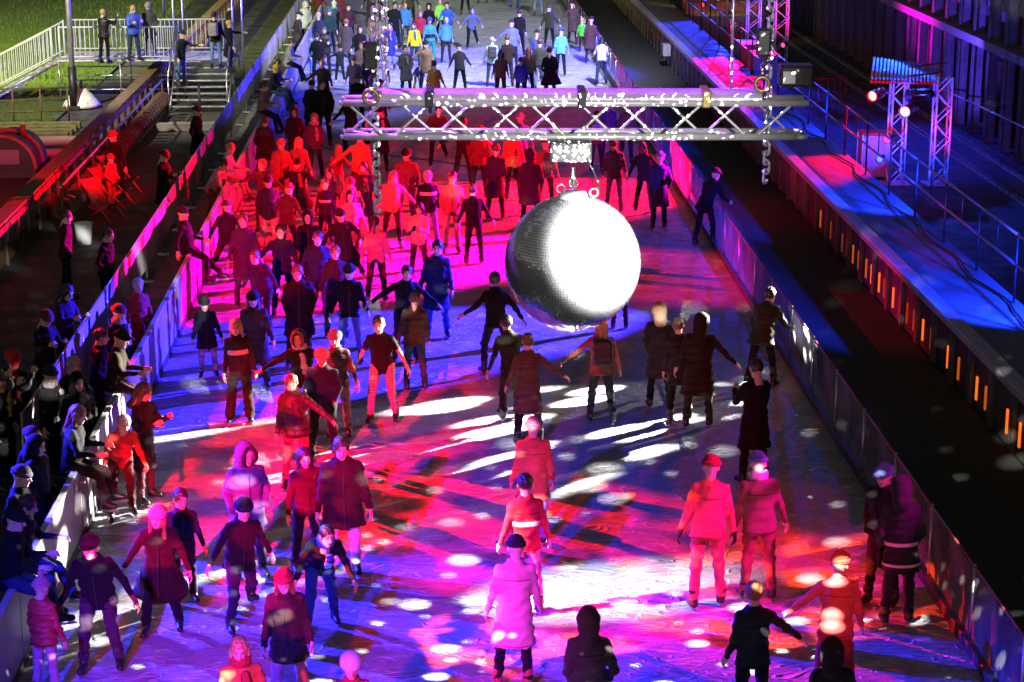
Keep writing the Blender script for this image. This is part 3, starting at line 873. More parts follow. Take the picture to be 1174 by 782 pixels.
lamp(12.25, 54.6, 1.55, (0, 40, 0), (1, 0.42, 0.36), 'red-bodied spotlight hanging under the front corner of the rack', 1.2, M_REDCAN)
lamp(13.10, 54.5, 1.12, (0, 30, 0), (1, 0.42, 0.36), 'red-bodied spotlight pointing down between the two towers', 1.25, M_REDCAN)
lamp(13.55, 55.1, 1.45, (8, 62, 0), (0.05, 0.04, 0.06), 'round dark lamp turned aside under the rack', 1.4)
lamp(12.75, 55.0, 0.25, (3, 40, 0), (1, 0.02, 0.02), 'small red lamp clamped low on the tower beside the pink case', 0.9, M_REDCAN)
lamp(12.45, 54.6, -0.25, (4, 38, 0), (0.1, 0.15, 1), 'small blue lamp fixed just behind the quay railing', 0.8)
lamp(11.9, 83.0, 1.55, (0, 66, 0), (0.7, 0.75, 1), 'far spotlight with a white-violet lens high on the bank', 1.3)
lamp(11.4, 84.5, 1.05, (2, 66, 0), (1, 0.03, 0.05), 'far small red lamp next to the white-violet spotlight', 0.7)
lamp(13.9, 78.9, 0.0, (3, 60, 0), (1, 0.05, 0.2), 'small pink lamp at the foot of the far lattice tower', 0.8)

_cs = tag(empty('flight_case', (12.35, 56.6, -1.25)), 'tall pink-lit flight case standing beside the lattice tower', 'case')
_b = MB(); _b.box((0, 0, 0.08), (0.85, 0.7, 1.3), 0.03); _b.build('shell', mat('case_shell', (0.40, 0.34, 0.36), 0.5, var=0.2, scale=6), _cs)
for _x, _y in ((0.0, 0.0), (0.85, 0.0), (0.85, 0.7), (0.0, 0.7)):
    _b = MB(); _b.box((_x - 0.02, _y - 0.02, 0.02), (_x + 0.02, _y + 0.02, 1.32), 0.005); _b.build('edge_trim', M_ALU, _cs)
_b = MB(); _b.box((-0.02, -0.02, 1.32), (0.87, 0.72, 1.37), 0.01); _b.build('lid', M_REDCAN, _cs)
def crate_rail(x, y, label):
    t = tag(empty('barrier', (x, y, -1.25)), label, 'barrier')
    for px in (0, 1.3):
        b = MB(); b.tube((px, 0, 0), (px, 0, 1.05), 0.025, 8); b.build('post', M_REDCAN, t)
    for z in (1.05, 0.55, 0.2):
        b = MB(); b.tube((0, 0, z), (1.3, 0, z), 0.022, 8); b.build('rail', M_REDCAN, t)
    for i in range(5):
        b = MB(); b.tube((0.2 + 0.22 * i, 0, 0.2), (0.2 + 0.22 * i, 0, 1.05), 0.012, 6); b.build('bar', M_REDCAN, t)
crate_rail(13.4, 70.5, 'red tubular barrier behind the quay railing by the dark yard')
crate_rail(12.6, 83.5, 'far red tubular barrier below the lattice towers')
_kb = tag(empty('kiosk', (11.2, 88.0, 0)), 'dark kiosk with orange-lit shelves behind the far railing', 'kiosk')
_b = MB(); _b.box((0, 0, -1.25), (3.4, 2.2, 0.2), 0.02); _b.build('base', mat('kiosk_panel', (0.10, 0.11, 0.16), 0.6), _kb)
_b = MB(); _b.box((0, 1.6, 0.2), (3.4, 2.2, 3.0), 0.02); _b.build('back_wall', mat('kiosk_back', (0.42, 0.20, 0.08), 0.7, var=0.4, scale=2), _kb)
for _z in (0.7, 1.2, 1.7):
    _b = MB(); _b.box((0.1, 1.2, _z), (3.3, 1.598, _z + 0.04)); _b.build('shelf', M_DARKSTEEL, _kb)
for _x in (0.04, 1.7, 3.36):
    _b = MB(); _b.box((_x - 0.06, 0, 0.2), (_x + 0.06, 0.12, 2.5)); _b.build('post', mat('kiosk_panel', (0.10, 0.11, 0.16), 0.6), _kb)
_b = MB(); _b.box((-0.2, -0.2, 3.0), (3.6, 2.4, 3.12)); _b.build('roof', M_DARKSTEEL, _kb)
for _i, (_x, _y, _h) in enumerate(((10.95, 68.0, 1.5), (10.95, 71.2, 1.5))):
    _b = MB(); _b.box((0, 0, -1.25), (0.9, 1.5, _h - 0.55), 0.02)
    _o = tag(_b.build('equipment_cabinet', mat('cabinet_blue', (0.16, 0.17, 0.24), 0.5, var=0.3)), ['blue-lit equipment cabinet behind the railing, closer to the lamp rack', 'blue-lit equipment cabinet behind the railing, closer to the kiosk'][_i], 'cabinet'); _o.location = (_x, _y, 0)

# ------------------------------------------------------------------ paved side: conveyor beam, stairs, scaffold bridge
_bw = tag(empty('conveyor_beam', (-9.13, 30, 0)), 'long old conveyor beam with a flat timber top on rusty posts', 'conveyor')
_b = MB(); _b.box((-0.19, 0, 0.94), (0.17, 2.98, 1.0), 0.006); _pl = _b.mesh('plank'); _pl.materials.append(M_BROWN)
for _i in range(26):
    _o = link('plank', _pl, None, _bw); _o.location = (0.004 * (_i % 3), 3.0 * _i, 0.003 * ((_i * 7) % 4))
_b = MB(); _b.box((0.10, -0.05, 0.0), (0.16, 0.05, 0.938), 0.006); _b.box((-0.15, -0.05, 0.0), (-0.09, 0.05, 0.938), 0.006); _pm = _b.mesh('post'); _pm.materials.append(M_RUST)
for _i in range(64):
    _o = link('post', _pm, None, _bw); _o.location = (0, 0.4 + 1.2 * _i, 0); _o['kind'] = 'thing'
_b = MB(); _b.box((0.17, 0, 0.80), (0.20, 78, 0.92)); _b.build('side_channel', mat('red_channel', (0.22, 0.05, 0.04), 0.6, var=0.4, scale=4), _bw)
_b = MB(); _b.box((-0.10, 0, 0.03), (0.08, 78, 0.36)); _b.build('lower_beam', M_RUST, _bw)

_rr = tag(empty('roller_rail', (-8.35, 44, 0)), 'sloping handrail with a row of old conveyor rollers beneath it', 'railing')
_b = MB(); _b.tube((0, 0, 1.12), (0, 17.5, 1.12), 0.03, 8); _b.build('handrail', M_STEEL, _rr)
_b = MB(); _b.box((-0.05, 0, 0.12), (0.05, 17.5, 0.26)); _b.build('kerb_beam', M_BROWN, _rr)
_b = MB(); _b.tube((0, 0, 0), (0, 0, 1.1), 0.025, 8); _pm = _b.mesh('post'); _pm.materials.append(M_RUST)
for _i in range(9):
    _o = link('post', _pm, None, _rr); _o.location = (0, 0.1 + 2.15 * _i, 0)
_b = MB(); _b.torus((0, 0, 0), 0.2, 0.055, 16, 8, Matrix.Rotation(R(90), 3, 'X')); _rm = _b.mesh('roller'); _rm.materials.append(M_RUST)
for _i in range(34):
    _o = link('roller', _rm, None, _rr); _o.location = (0, 0.3 + 0.51 * _i, 0.55); _o.rotation_euler = (0, 0, R(15))

_st = tag(empty('stairs', (-8.25, 62.3, 0)), 'broad scaffold stairs climbing from the paving to a landing', 'stairs')
_ns = 8
for _i in range(_ns):
    _b = MB(); _b.box((0, 0.27 * _i, 0.168 * (_i + 1) - 0.045), (1.75, 0.27 * _i + 0.25, 0.168 * (_i + 1)), 0.008); _b.build('tread', M_STEEL, _st)
for _x in (-0.03, 1.78):
    _b = MB(); _b.tube((_x, -0.1, 0.03), (_x, 2.2, 1.36), 0.03, 8); _b.build('stringer', M_STEEL, _st)
    _b = MB(); _b.tube((_x, -0.1, 0.0), (_x, -0.1, 1.1), 0.025, 8); _b.tube((_x, -0.1, 1.1), (_x, 2.2, 2.4), 0.025, 8); _b.build('handrail', M_STEEL, _st)
_ld = tag(empty('scaffold_bridge', (-12.1, 64.5, 0)), 'raised scaffold walkway with white barred railings over the conveyor', 'footbridge')
for _i in range(10):
    _b = MB(); _b.box((0.55 * _i + 0.01, 0, 1.30), (0.55 * _i + 0.54, 2.3, 1.345), 0.006); _b.build('deck_board', M_WHITEPAINT, _ld)
for _y in (0.02, 2.28):
    for _x in (0.05, 2.0, 3.8, 5.6):
        _b = MB(); _b.tube((_x, _y, 0), (_x, _y, 1.29), 0.03, 8); _b.build('prop', M_STEEL, _ld)
    for _z in (0.4, 0.85):
        _b = MB(); _b.tube((0, _y, _z), (3.8, _y, _z), 0.024, 8); _b.build('ledger', M_STEEL, _ld)
def bar_rail(t, p0, p1, h=1.05, step=0.145, mt=None):
    mt = mt or M_WHITEPAINT
    p0 = Vector(p0); p1 = Vector(p1); L = (p1 - p0).length; n = int(L / step)
    up = Vector((0, 0, h))
    b = MB(); b.tube(p0 + up, p1 + up, 0.026, 8); b.build('handrail', mt, t)
    b = MB(); b.tube(p0 + up * 0.1, p1 + up * 0.1, 0.02, 8); b.build('bottom_rail', mt, t)
    b = MB(); b.tube((0, 0, h * 0.1), (0, 0, h), 0.0125, 6, cap=False); me = b.mesh('baluster'); me.materials.append(mt)
    for i in range(n + 1):
        o = link('baluster', me, None, t); o.location = p0 + (p1 - p0) * (i / n)
    for p in (p0, p1):
        b = MB(); b.tube(p, p + up * 1.04, 0.028, 8); b.build('post', mt, t)
bar_rail(_ld, (0.1, 0.05, 1.345), (1.55, 0.05, 1.345)); bar_rail(_ld, (1.65, 0.05, 1.345), (3.85, 0.05, 1.345))
bar_rail(_ld, (0.1, 2.25, 1.345), (2.6, 2.25, 1.345)); bar_rail(_ld, (2.75, 2.25, 1.345), (5.4, 2.25, 1.345))
_sl = tag(empty('side_stairs', (-12.2, 64.5, 0)), 'white-railed stairs dropping from the scaffold walkway to the lawn', 'stairs')
for _i in range(8):
    _b = MB(); _b.box((-0.30 * _i - 0.28, 0.0, 1.30 - 0.165 * (_i + 1)), (-0.30 * _i, 2.2, 1.34 - 0.165 * (_i + 1)), 0.006); _b.build('tread', M_WHITEPAINT, _sl)
bar_rail(_sl, (-0.05, -0.05, 1.30), (-2.6, -0.05, 0.0)); bar_rail(_sl, (-0.05, 2.25, 1.30), (-2.6, 2.25, 0.0))
for _y in (-0.02, 2.22):
    _b = MB(); _b.tube((0, _y, 1.2), (-2.6, _y, -0.1), 0.035, 8); _b.build('stringer', M_STEEL, _sl)

def pole(x, y, h, r, label, m):
    t = tag(empty('pole', (x, y, 0)), label, 'pole')
    b = MB(); b.tube((0, 0, 0.12), (0, 0, h), r, 12); b.build('shaft', m, t)
    b = MB(); b.box((-r * 2.2, -r * 2.2, 0), (r * 2.2, r * 2.2, 0.12), 0.01); b.build('foot', M_DARKSTEEL, t)
    return t
_pl2 = pole(-11.35, 62.9, 5.5, 0.085, 'thick grey lamp post in front of the barred walkway railing', mat('post_grey', (0.28, 0.28, 0.29), 0.4, 0.4))
_b = MB(); _b.tube((0, 0, 0.0), (0, 0, 1.35), 0.13, 12); _b.build('sleeve', M_BLACK, _pl2)
for _x, _y, _l in ((-8.32, 64.4, 'scaffold tube rising beside the head of the stairs'), (-8.10, 65.0, 'second scaffold tube just behind the head of the stairs'), (-6.42, 64.2, 'scaffold tube at the banner side of the stairs'), (-6.22, 65.2, 'scaffold tube behind the banner side of the stairs')):
    pole(_x, _y, 4.6, 0.028, _l, M_STEEL)
for _x, _l in ((-9.9, 'dark signpost standing on the lawn behind the walkway'),):
    pole(_x, 74, 4, 0.06, _l, M_BLACK)

# yard things beside the lawn
_cn = tag(empty('white_hood', (-11.2, 63.4, 0)), 'white cone-shaped hood lying under the scaffold walkway', 'hood')
_b = MB(); _b.lathe([(0.55, 0.02), (0.60, 0.05), (0.56, 0.14), (0.34, 0.42), (0.20, 0.55), (0.17, 0.60), (0.0, 0.61)], (0, 0, 0), 28); _b.build('shell', M_WHITEP, _cn)
_b = MB(); _b.tube((0, 0, 0.6), (0.02, 0, 0.85), 0.05, 10); _b.build('nozzle', mat('nozzle_blue', (0.08, 0.14, 0.35), 0.4), _cn)
for _a in range(6):
    _b = MB(); _b.tube((0.52 * math.cos(_a * 1.05), 0.52 * math.sin(_a * 1.05), 0.15), (0.545 * math.cos(_a * 1.05), 0.545 * math.sin(_a * 1.05), 0.19), 0.02, 6); _b.build('bolt', M_BLACK, _cn)
_dr = tag(empty('yard_railing', (-14.2, 59.6, 0)), 'dark rusty railing standing in the yard before the side stairs', 'railing')
_b = MB(); _b.tube((0, 0, 0), (0, 0, 1.1), 0.025, 8); _pm = _b.mesh('post'); _pm.materials.append(M_RUST)
for _i in range(5):
    _o = link('post', _pm, None, _dr); _o.location = (0.80 * _i, 0.1 * _i, 0)
for _z in (1.1, 0.75, 0.4):
    _b = MB(); _b.tube((0, 0, _z), (3.2, 0.4, _z), 0.022, 8); _b.build('rail', M_RUST, _dr)
for _k in range(6):
    _b = MB(); _b.box((-13.9 + 0.05 * _k, 57.5 + 0.33 * _k, 0.0), (-10.6 + 0.07 * (_k % 2), 57.75 + 0.33 * _k, 0.13 + 0.05 * (_k % 2)), 0.02)
    tag(_b.build('timber_sleeper', mat('sleeper_mossy', (0.10, 0.095, 0.03), 0.9, var=0.5, scale=5, bump=0.5)), 'mossy timber sleeper ' + ['nearest the long white pipe', 'second from the long white pipe', 'third from the long white pipe', 'third from the yard railing', 'second from the yard railing', 'nearest the yard railing'][_k], 'timber', 'mossy sleepers in the yard')
_b = MB(); _b.lathe([(0.0, -1.2), (0.13, -1.2), (0.14, -1.15), (0.14, 0.9), (0.15, 0.92), (0.15, 1.0), (0.0, 1.0)], (0, 0, 0), 20, axis='X')
_o = tag(_b.build('white_pipe', M_WHITEP), 'thick white pipe lying on the ground beyond the conveyor beam', 'pipe'); _o.location = (-11.0, 56.0, 0.16)
_b = MB(); _b.lathe([(0.0, -0.8), (0.11, -0.8), (0.12, -0.75), (0.12, 0.5), (0.07, 0.6), (0.0, 0.62)], (0, 0, 0), 20, axis='X')
_o = tag(_b.build('white_pipe', M_WHITEP), 'short white pipe end in front of the longer white pipe', 'pipe'); _o.location = (-10.55, 54.1, 0.14)
# round machine with arched bands
_mc = tag(empty('machine_hood', (-11.15, 51.2, 0)), 'dark drum-shaped machine with arched bands catching red light', 'machine')
_b = MB(); _vs = []
for _i in range(13):
    _t = PI * _i / 12
    for _y in (0, 1.8): _vs.append((0.80 * math.cos(_t), _y, 0.25 + 0.80 * math.sin(_t)))
_b.add(_vs, [(2*i, 2*i+1, 2*i+3, 2*i+2) for i in range(12)], True); _b.add([v for v in _vs if v[1] == 0], [tuple(range(13))]); _b.add([v for v in _vs if v[1] == 1.8], [tuple(reversed(range(13)))])
_b.box((-0.85, -0.05, 0), (0.85, 1.85, 0.248)); _b.build('drum', mat('machine_dark', (0.07, 0.06, 0.08), 0.35, 0.3), _mc)
for _y in (-0.03, 1.0):
    _b = MB()
    for _i in range(12):
        _t0, _t1 = PI * _i / 12, PI * (_i + 1) / 12
        _b.tube((0.84 * math.cos(_t0), _y, 0.25 + 0.84 * math.sin(_t0)), (0.84 * math.cos(_t1), _y, 0.25 + 0.84 * math.sin(_t1)), 0.06, 8, cap=False)
    _b.build('band', mat('band_paint', (0.42, 0.10, 0.14), 0.4), _mc)
_b = MB(); _b.box((-0.15, -0.06, 0.35), (0.45, -0.002, 0.75), 0.02); _b.build('hatch', mat('hatch_violet', (0.25, 0.18, 0.32), 0.4), _mc)
_b = MB(); _b.tube((0.45, 0.6, 1.0), (0.45, 0.6, 1.28), 0.07, 10); _b.build('valve', M_REDCAN, _mc)
# gutter step and deck chairs on the paving
_b = MB(); _b.box((-8.2, 58.6, -0.02), (-6.2, 58.95, 0.22), 0.02); tag(_b.build('paving_step', M_CONC), 'low concrete step across the paving below the stairs', 'step')
_hr = tag(empty('short_handrail', (-6.95, 58.7, 0)), 'short upright handrail on the step below the stairs', 'railing')
for _k in (0, 0.35):
    _b = MB(); _b.tube((0, _k, 0.2), (0, _k, 1.3), 0.022, 8); _b.build('post', M_DARKSTEEL, _hr)
_b = MB(); _b.tube((0, -0.02, 1.3), (0, 0.37, 1.3), 0.022, 8); _b.build('rail', M_DARKSTEEL, _hr)
def deck_chair(x, y, rz, label):
    t = tag(empty('deck_chair', (x, y, 0), R(rz)), label, 'chair', 'red chairs on the paving')
    m = mat('chair_red', (0.5, 0.06, 0.05), 0.6)
    for s in (-0.26, 0.26):
        b = MB(); b.tube((s, -0.5, 0.02), (s, 0.45, 0.95), 0.02, 8); b.build('back_frame', m, t)
        b = MB(); b.tube((s, 0.35, 0.02), (s, -0.42, 0.42), 0.02, 8); b.build('leg', m, t)
    vs = [(s, y0, z0) for (y0, z0) in ((-0.42, 0.44), (-0.2, 0.32), (0.0, 0.36), (0.2, 0.6), (0.42, 0.93)) for s in (-0.25, 0.25)]
    b = MB(); b.add(vs, [(2*i, 2*i+1, 2*i+3, 2*i+2) for i in range(4)], True); b.build('sling', cloth((0.5, 0.06, 0.06)), t)
    return t
deck_chair(-7.85, 49.0, 60, 'red deck chair on the paving, nearest the seated person in red')
deck_chair(-7.80, 47.4, 70, 'red deck chair on the paving, middle of three')
deck_chair(-7.75, 45.8, 55, 'red deck chair on the paving, nearest the white bin')
_b = MB(); _b.lathe([(0.0, 0.0), (0.16, 0.0), (0.2, 0.45), (0.21, 0.47), (0.19, 0.47), (0.15, 0.05)], (0, 0, 0), 18)
_o = tag(_b.build('bin', M_WHITEP), 'small pale bin standing on the dark paving', 'bin'); _o.location = (-7.75, 43.2, 0)
# dark curve lying flat on the ice
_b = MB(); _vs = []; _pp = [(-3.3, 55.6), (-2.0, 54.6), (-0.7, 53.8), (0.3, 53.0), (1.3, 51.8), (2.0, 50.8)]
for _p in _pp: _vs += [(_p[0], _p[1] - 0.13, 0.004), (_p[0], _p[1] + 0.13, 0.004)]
_b.add(_vs, [(2*i, 2*i+2, 2*i+3, 2*i+1) for i in range(5)]); struct(_b.build('ice_dark_curve', mat('curve_dark', (0.06, 0.05, 0.07), 0.5)))
# ------------------------------------------------------------------ people: bodies and clothes grown from distance fields
def surf_nets(f, lo, hi, c):
    lo = np.asarray(lo, float); hi = np.asarray(hi, float)
    n = np.ceil((hi - lo) / c).astype(int) + 2
    ax = [lo[i] + c * np.arange(n[i]) for i in range(3)]
    P = np.stack(np.meshgrid(*ax, indexing='ij'), -1).reshape(-1, 3)
    v = f(P).reshape(n)
    s = v < 0
    cnt = np.zeros(n - 1, np.int8)
    sl = lambda d, k: slice(d, d + k - 1)
    for dx in (0, 1):
        for dy in (0, 1):
            for dz in (0, 1):
                cnt += s[sl(dx, n[0]), sl(dy, n[1]), sl(dz, n[2])]
    act = (cnt > 0) & (cnt < 8)
    idx = np.argwhere(act)
    if len(idx) == 0:
        return np.zeros((0, 3)), np.zeros((0, 4), int)
    ids = -np.ones(n - 1, int); ids[act] = np.arange(len(idx))
    acc = np.zeros((len(idx), 3)); num = np.zeros(len(idx))
    corners = [(a, b, d) for a in (0, 1) for b in (0, 1) for d in (0, 1)]
    for c0 in corners:
        for a in range(3):
            if c0[a] == 0:
                c1 = list(c0); c1[a] = 1
                i0 = idx + np.array(c0); i1 = idx + np.array(c1)
                v0 = v[i0[:, 0], i0[:, 1], i0[:, 2]]; v1 = v[i1[:, 0], i1[:, 1], i1[:, 2]]
                m = (v0 < 0) != (v1 < 0)
                t = v0[m] / (v0[m] - v1[m])
                p = np.tile(np.array(c0, float), (m.sum(), 1)); p[:, a] += t
                acc[m] += p; num[m] += 1
    V = lo + c * (idx + acc / num[:, None])
    Q = []
    for a in range(3):
        b, d = (a + 1) % 3, (a + 2) % 3
        s0 = np.take(s, range(n[a] - 1), axis=a); s1 = np.take(s, range(1, n[a]), axis=a)
        e = np.argwhere(s0 != s1)
        e = e[(e[:, b] > 0) & (e[:, d] > 0) & (e[:, b] < n[b] - 1) & (e[:, d] < n[d] - 1)]
        if len(e) == 0:
            continue
        def cid(ob, od):
            k = e.copy(); k[:, b] -= ob; k[:, d] -= od
            return ids[k[:, 0], k[:, 1], k[:, 2]]
        q = np.stack([cid(1, 1), cid(0, 1), cid(0, 0), cid(1, 0)], 1)
        flip = ~s[e[:, 0], e[:, 1], e[:, 2]]
        q[flip] = q[flip][:, ::-1]
        Q.append(q)
    Q = np.concatenate(Q)
    Q = Q[(Q >= 0).all(1)]
    return V, Q

def cap(P, a, b, ra, rb):
    a = np.asarray(a, float); b = np.asarray(b, float)
    d = b - a; L = max(d @ d, 1e-9)
    t = np.clip(((P - a) @ d) / L, 0, 1)
    return np.linalg.norm(P - a - t[:, None] * d, axis=1) - (ra + (rb - ra) * t), t

def smin(a, b, k):
    h = np.clip(0.5 + 0.5 * (b - a) / k, 0, 1)
    return b + (a - b) * h - k * h * (1 - h)

def ell(P, c, r):
    c = np.asarray(c, float); r = np.asarray(r, float)
    q = (P - c) / r
    k = np.linalg.norm(q, axis=1)
    return (k - 1) * r.min()

def rx(a):
    c, s = math.cos(a), math.sin(a)
    return np.array([[1, 0, 0], [0, c, -s], [0, s, c]])
def ry(a):
    c, s = math.cos(a), math.sin(a)
    return np.array([[c, 0, s], [0, 1, 0], [-s, 0, c]])
def rz_(a):
    c, s = math.cos(a), math.sin(a)
    return np.array([[c, -s, 0], [s, c, 0], [0, 0, 1]])

# ---- head template: looks towards -Y, origin at the centre of the skull
def _head_f(P):
    d = ell(P, (0, 0.008, 0.025), (0.079, 0.098, 0.098))
    d = smin(d, ell(P, (0, -0.028, -0.045), (0.060, 0.066, 0.078)), 0.03)
    d = smin(d, ell(P, (0, -0.068, -0.098), (0.026, 0.022, 0.020)), 0.025)
    nb, _ = cap(P, (0, -0.090, 0.012), (0, -0.112, -0.030), 0.009, 0.016)
    d = smin(d, nb, 0.012)
    br, _ = cap(P, (-0.038, -0.082, 0.030), (0.038, -0.082, 0.030), 0.011, 0.011)
    d = smin(d, br, 0.012)
    lp, _ = cap(P, (-0.018, -0.090, -0.064), (0.018, -0.090, -0.064), 0.008, 0.008)
    d = smin(d, lp, 0.008)
    for s in (-1, 1):
        e = np.linalg.norm(P - np.array([s * 0.032, -0.103, 0.010]), axis=1) - 0.016
        d = -smin(-d, e, 0.012)
        d = smin(d, ell(P, (s * 0.082, 0.012, -0.005), (0.012, 0.022, 0.034)), 0.008)
    nk, _ = cap(P, (0, 0.022, -0.06), (0, 0.035, -0.21), 0.052, 0.058)
    return smin(d, nk, 0.025)

def _head_tint(V):
    c = np.ones((len(V), 4))
    x, y, z = V[:, 0], V[:, 1], V[:, 2]
    fr = y < -0.05
    for s in (-1, 1):
        eye = fr & (((x - s * 0.032) / 0.015) ** 2 + ((z - 0.010) / 0.009) ** 2 < 1)
        c[eye, :3] = (0.16, 0.14, 0.14)
        brow = fr & (np.abs(z - 0.034 + 0.12 * np.abs(np.abs(x) - 0.034)) < 0.006) & (np.abs(np.abs(x) - 0.034) < 0.02)
        c[brow, :3] = (0.35, 0.28, 0.25)
    lip = fr & (np.abs(z + 0.064) < 0.008) & (np.abs(x) < 0.024)
    c[lip, :3] = (0.75, 0.38, 0.36)
    return c

HEADS = {}
for _k, _c in (('near', 0.0085), ('mid', 0.014), ('far', 0.022)):
    _V, _Q = surf_nets(_head_f, (-0.11, -0.14, -0.24), (0.11, 0.13, 0.14), _c)
    HEADS[_k] = (_V, _Q, _head_tint(_V))

# ---- hand template: wrist at the origin, fingers along -Z, palm towards +X (left hand mirrored)
def _hand_f(curl):
    def f(P):
        d = ell(P, (0, 0.0, -0.055), (0.019, 0.043, 0.055))
        w, _ = cap(P, (0, 0, 0.03), (0, 0, -0.03), 0.027, 0.026)
        d = smin(d, w, 0.015)
        for i, (y, L) in enumerate(((-0.032, 0.072), (-0.011, 0.082), (0.011, 0.076), (0.030, 0.058))):
            p0 = np.array([0, y * 0.85, -0.092]); a = curl * (0.8 + 0.12 * i)
            p1 = p0 + L * 0.5 * np.array([math.sin(a), y * 0.5, -math.cos(a)])
            p2 = p1 + L * 0.5 * np.array([math.sin(a * 2.1), y * 0.2, -math.cos(a * 2.1)])
            a1, _ = cap(P, p0, p1, 0.0095, 0.0085); a2, _ = cap(P, p1, p2, 0.0085, 0.007)
            d = smin(d, np.minimum(a1, a2), 0.006)
        t0 = np.array([0.004, -0.034, -0.035]); t1 = t0 + np.array([0.016, -0.028, -0.032]); t2 = t1 + np.array([0.012, -0.006, -0.03])
        a1, _ = cap(P, t0, t1, 0.012, 0.0105); a2, _ = cap(P, t1, t2, 0.0105, 0.008)
        return smin(d, np.minimum(a1, a2), 0.008)
    return f
HANDS = {}
for _k, _c in (('near', 0.0062), ('mid', 0.011)):
    for _n, _cu in (('relax', 0.45), ('grip', 1.15)):
        HANDS[_k, _n] = surf_nets(_hand_f(_cu), (-0.04, -0.10, -0.20), (0.10, 0.07, 0.04), _c)

# ---- boots and skate blades
def _boot_f(P):
    a, _ = cap(P, (0, 0.012, 0.24), (0, 0.022, 0.085), 0.056, 0.048)
    b, _ = cap(P, (0, 0.03, 0.078), (0, -0.12, 0.070), 0.041, 0.038)
    c, _ = cap(P, (0, 0.0, 0.12), (0, -0.10, 0.075), 0.045, 0.034)
    d = smin(smin(a, b, 0.03), c, 0.03)
    return np.maximum(np.maximum(d, 0.042 - P[:, 2]), P[:, 2] - 0.25)
BOOT = {}
for _k, _c in (('near', 0.014), ('mid', 0.022), ('far', 0.032)):
    _V, _Q = surf_nets(_boot_f, (-0.08, -0.19, 0.02), (0.08, 0.10, 0.28), _c)
    BOOT[_k] = npmesh('boot', _V, _Q)
_b = MB()
_b.box((-0.004, -0.165, 0.0), (0.004, 0.085, 0.022))
_b.box((-0.012, -0.13, 0.022), (0.012, -0.06, 0.046)); _b.box((-0.012, 0.0, 0.022), (0.012, 0.06, 0.046))
BLADE = _b.mesh('blade')
_b = MB(); _b.box((-0.045, -0.165, 0.0), (0.045, 0.078, 0.045), 0.012)
SOLE = _b.mesh('sole')

# ---- torso outline (height above the pelvis : half width, half depth)
TZ = np.array([-0.60, -0.30, -0.10, 0.0, 0.13, 0.30, 0.40, 0.455, 0.50, 0.545])
TW = np.array([0.215, 0.188, 0.168, 0.160, 0.146, 0.162, 0.166, 0.136, 0.080, 0.060])
TD = np.array([0.170, 0.140, 0.118, 0.113, 0.106, 0.116, 0.110, 0.092, 0.072, 0.058])

POSES = {
 #         lean tilt | arm x-: abd fwd elbow inward | arm x+ | leg x-: abd fwd knee | leg x+ | head yaw pitch
 'stand':  (3, 0, (14, 4, 14, 0), (14, 0, 18, 0), (5, 2, 5), (5, -1, 4), 0, 8),
 'pocket': (4, 0, (16, -10, 52, 35), (16, -10, 52, 35), (5, 3, 6), (5, -2, 4), 0, 10),
 'glide':  (14, 0, (28, 8, 26, 0), (26, 2, 30, 0), (7, 16, 30), (7, 6, 26), 0, 2),
 'stride': (16, 4, (34, 24, 30, 0), (30, -18, 24, 0), (6, 22, 34), (14, -24, 22), 0, 0),
 'stride2': (16, -4, (30, -18, 24, 0), (34, 24, 30, 0), (14, -24, 22), (6, 22, 34), 0, 0),
 'kick':   (14, -8, (46, 10, 60, 30), (40, 0, 70, 40), (6, 4, 12), (26, -26, 14), 0, 4),
 'wide':   (8, 0, (58, 10, 16, 0), (52, 6, 20, 0), (8, 10, 18), (9, 4, 16), 0, 4),
 'holdL':  (6, 0, (48, 4, 18, 0), (16, 2, 22, 0), (7, 8, 14), (7, -2, 8), 0, 6),
 'holdR':  (6, 0, (16, 2, 22, 0), (48, 4, 18, 0), (7, -2, 8), (7, 8, 14), 0, 6),
 'phone':  (6, 0, (14, 26, 95, 30), (14, 30, 95, 34), (5, 3, 6), (5, -1, 4), 0, 26),
 'camera': (2, 0, (24, 62, 88, 20), (24, 62, 88, 20), (5, 3, 6), (5, -1, 4), 0, 4),
 'point':  (3, 0, (14, 6, 20, 0), (20, 72, 22, 0), (5, 2, 5), (5, -1, 4), 0, 2),
 'hip':    (5, 2, (44, -16, 96, 40), (14, 2, 20, 0), (6, 4, 8), (6, -2, 5), 0, 4),
 'lean':   (30, 0, (18, 46, 40, 10), (18, 46, 40, 10), (6, 14, 20), (6, -6, 10), 0, 4),
 'bend':   (42, 6, (22, 30, 30, 10), (26, 36, 34, 10), (8, 28, 40), (9, 4, 26), 0, -8),
 'sit':    (10, 0, (16, 26, 70, 20), (16, 28, 66, 22), (8, 74, 62), (8, 68, 52), 0, 14),
 'sitout': (-6, 0, (24, -20, 30, 0), (20, 10, 60, 10), (6, 70, 66), (10, 52, 14), 0, 4),
}
REST = {'near': 0.021, 'mid': 0.030, 'far': 0.042}

def torso_r(z, puff, hem, flare):
    w = np.interp(z, TZ, TW) + puff; d = np.interp(z, TZ, TD) + puff * 1.1
    if flare:
        t = np.clip((-z - 0.02) / max(hem, 0.05), 0, 1)
        w = w + flare * t; d = d + flare * t * 0.9
    return w, d

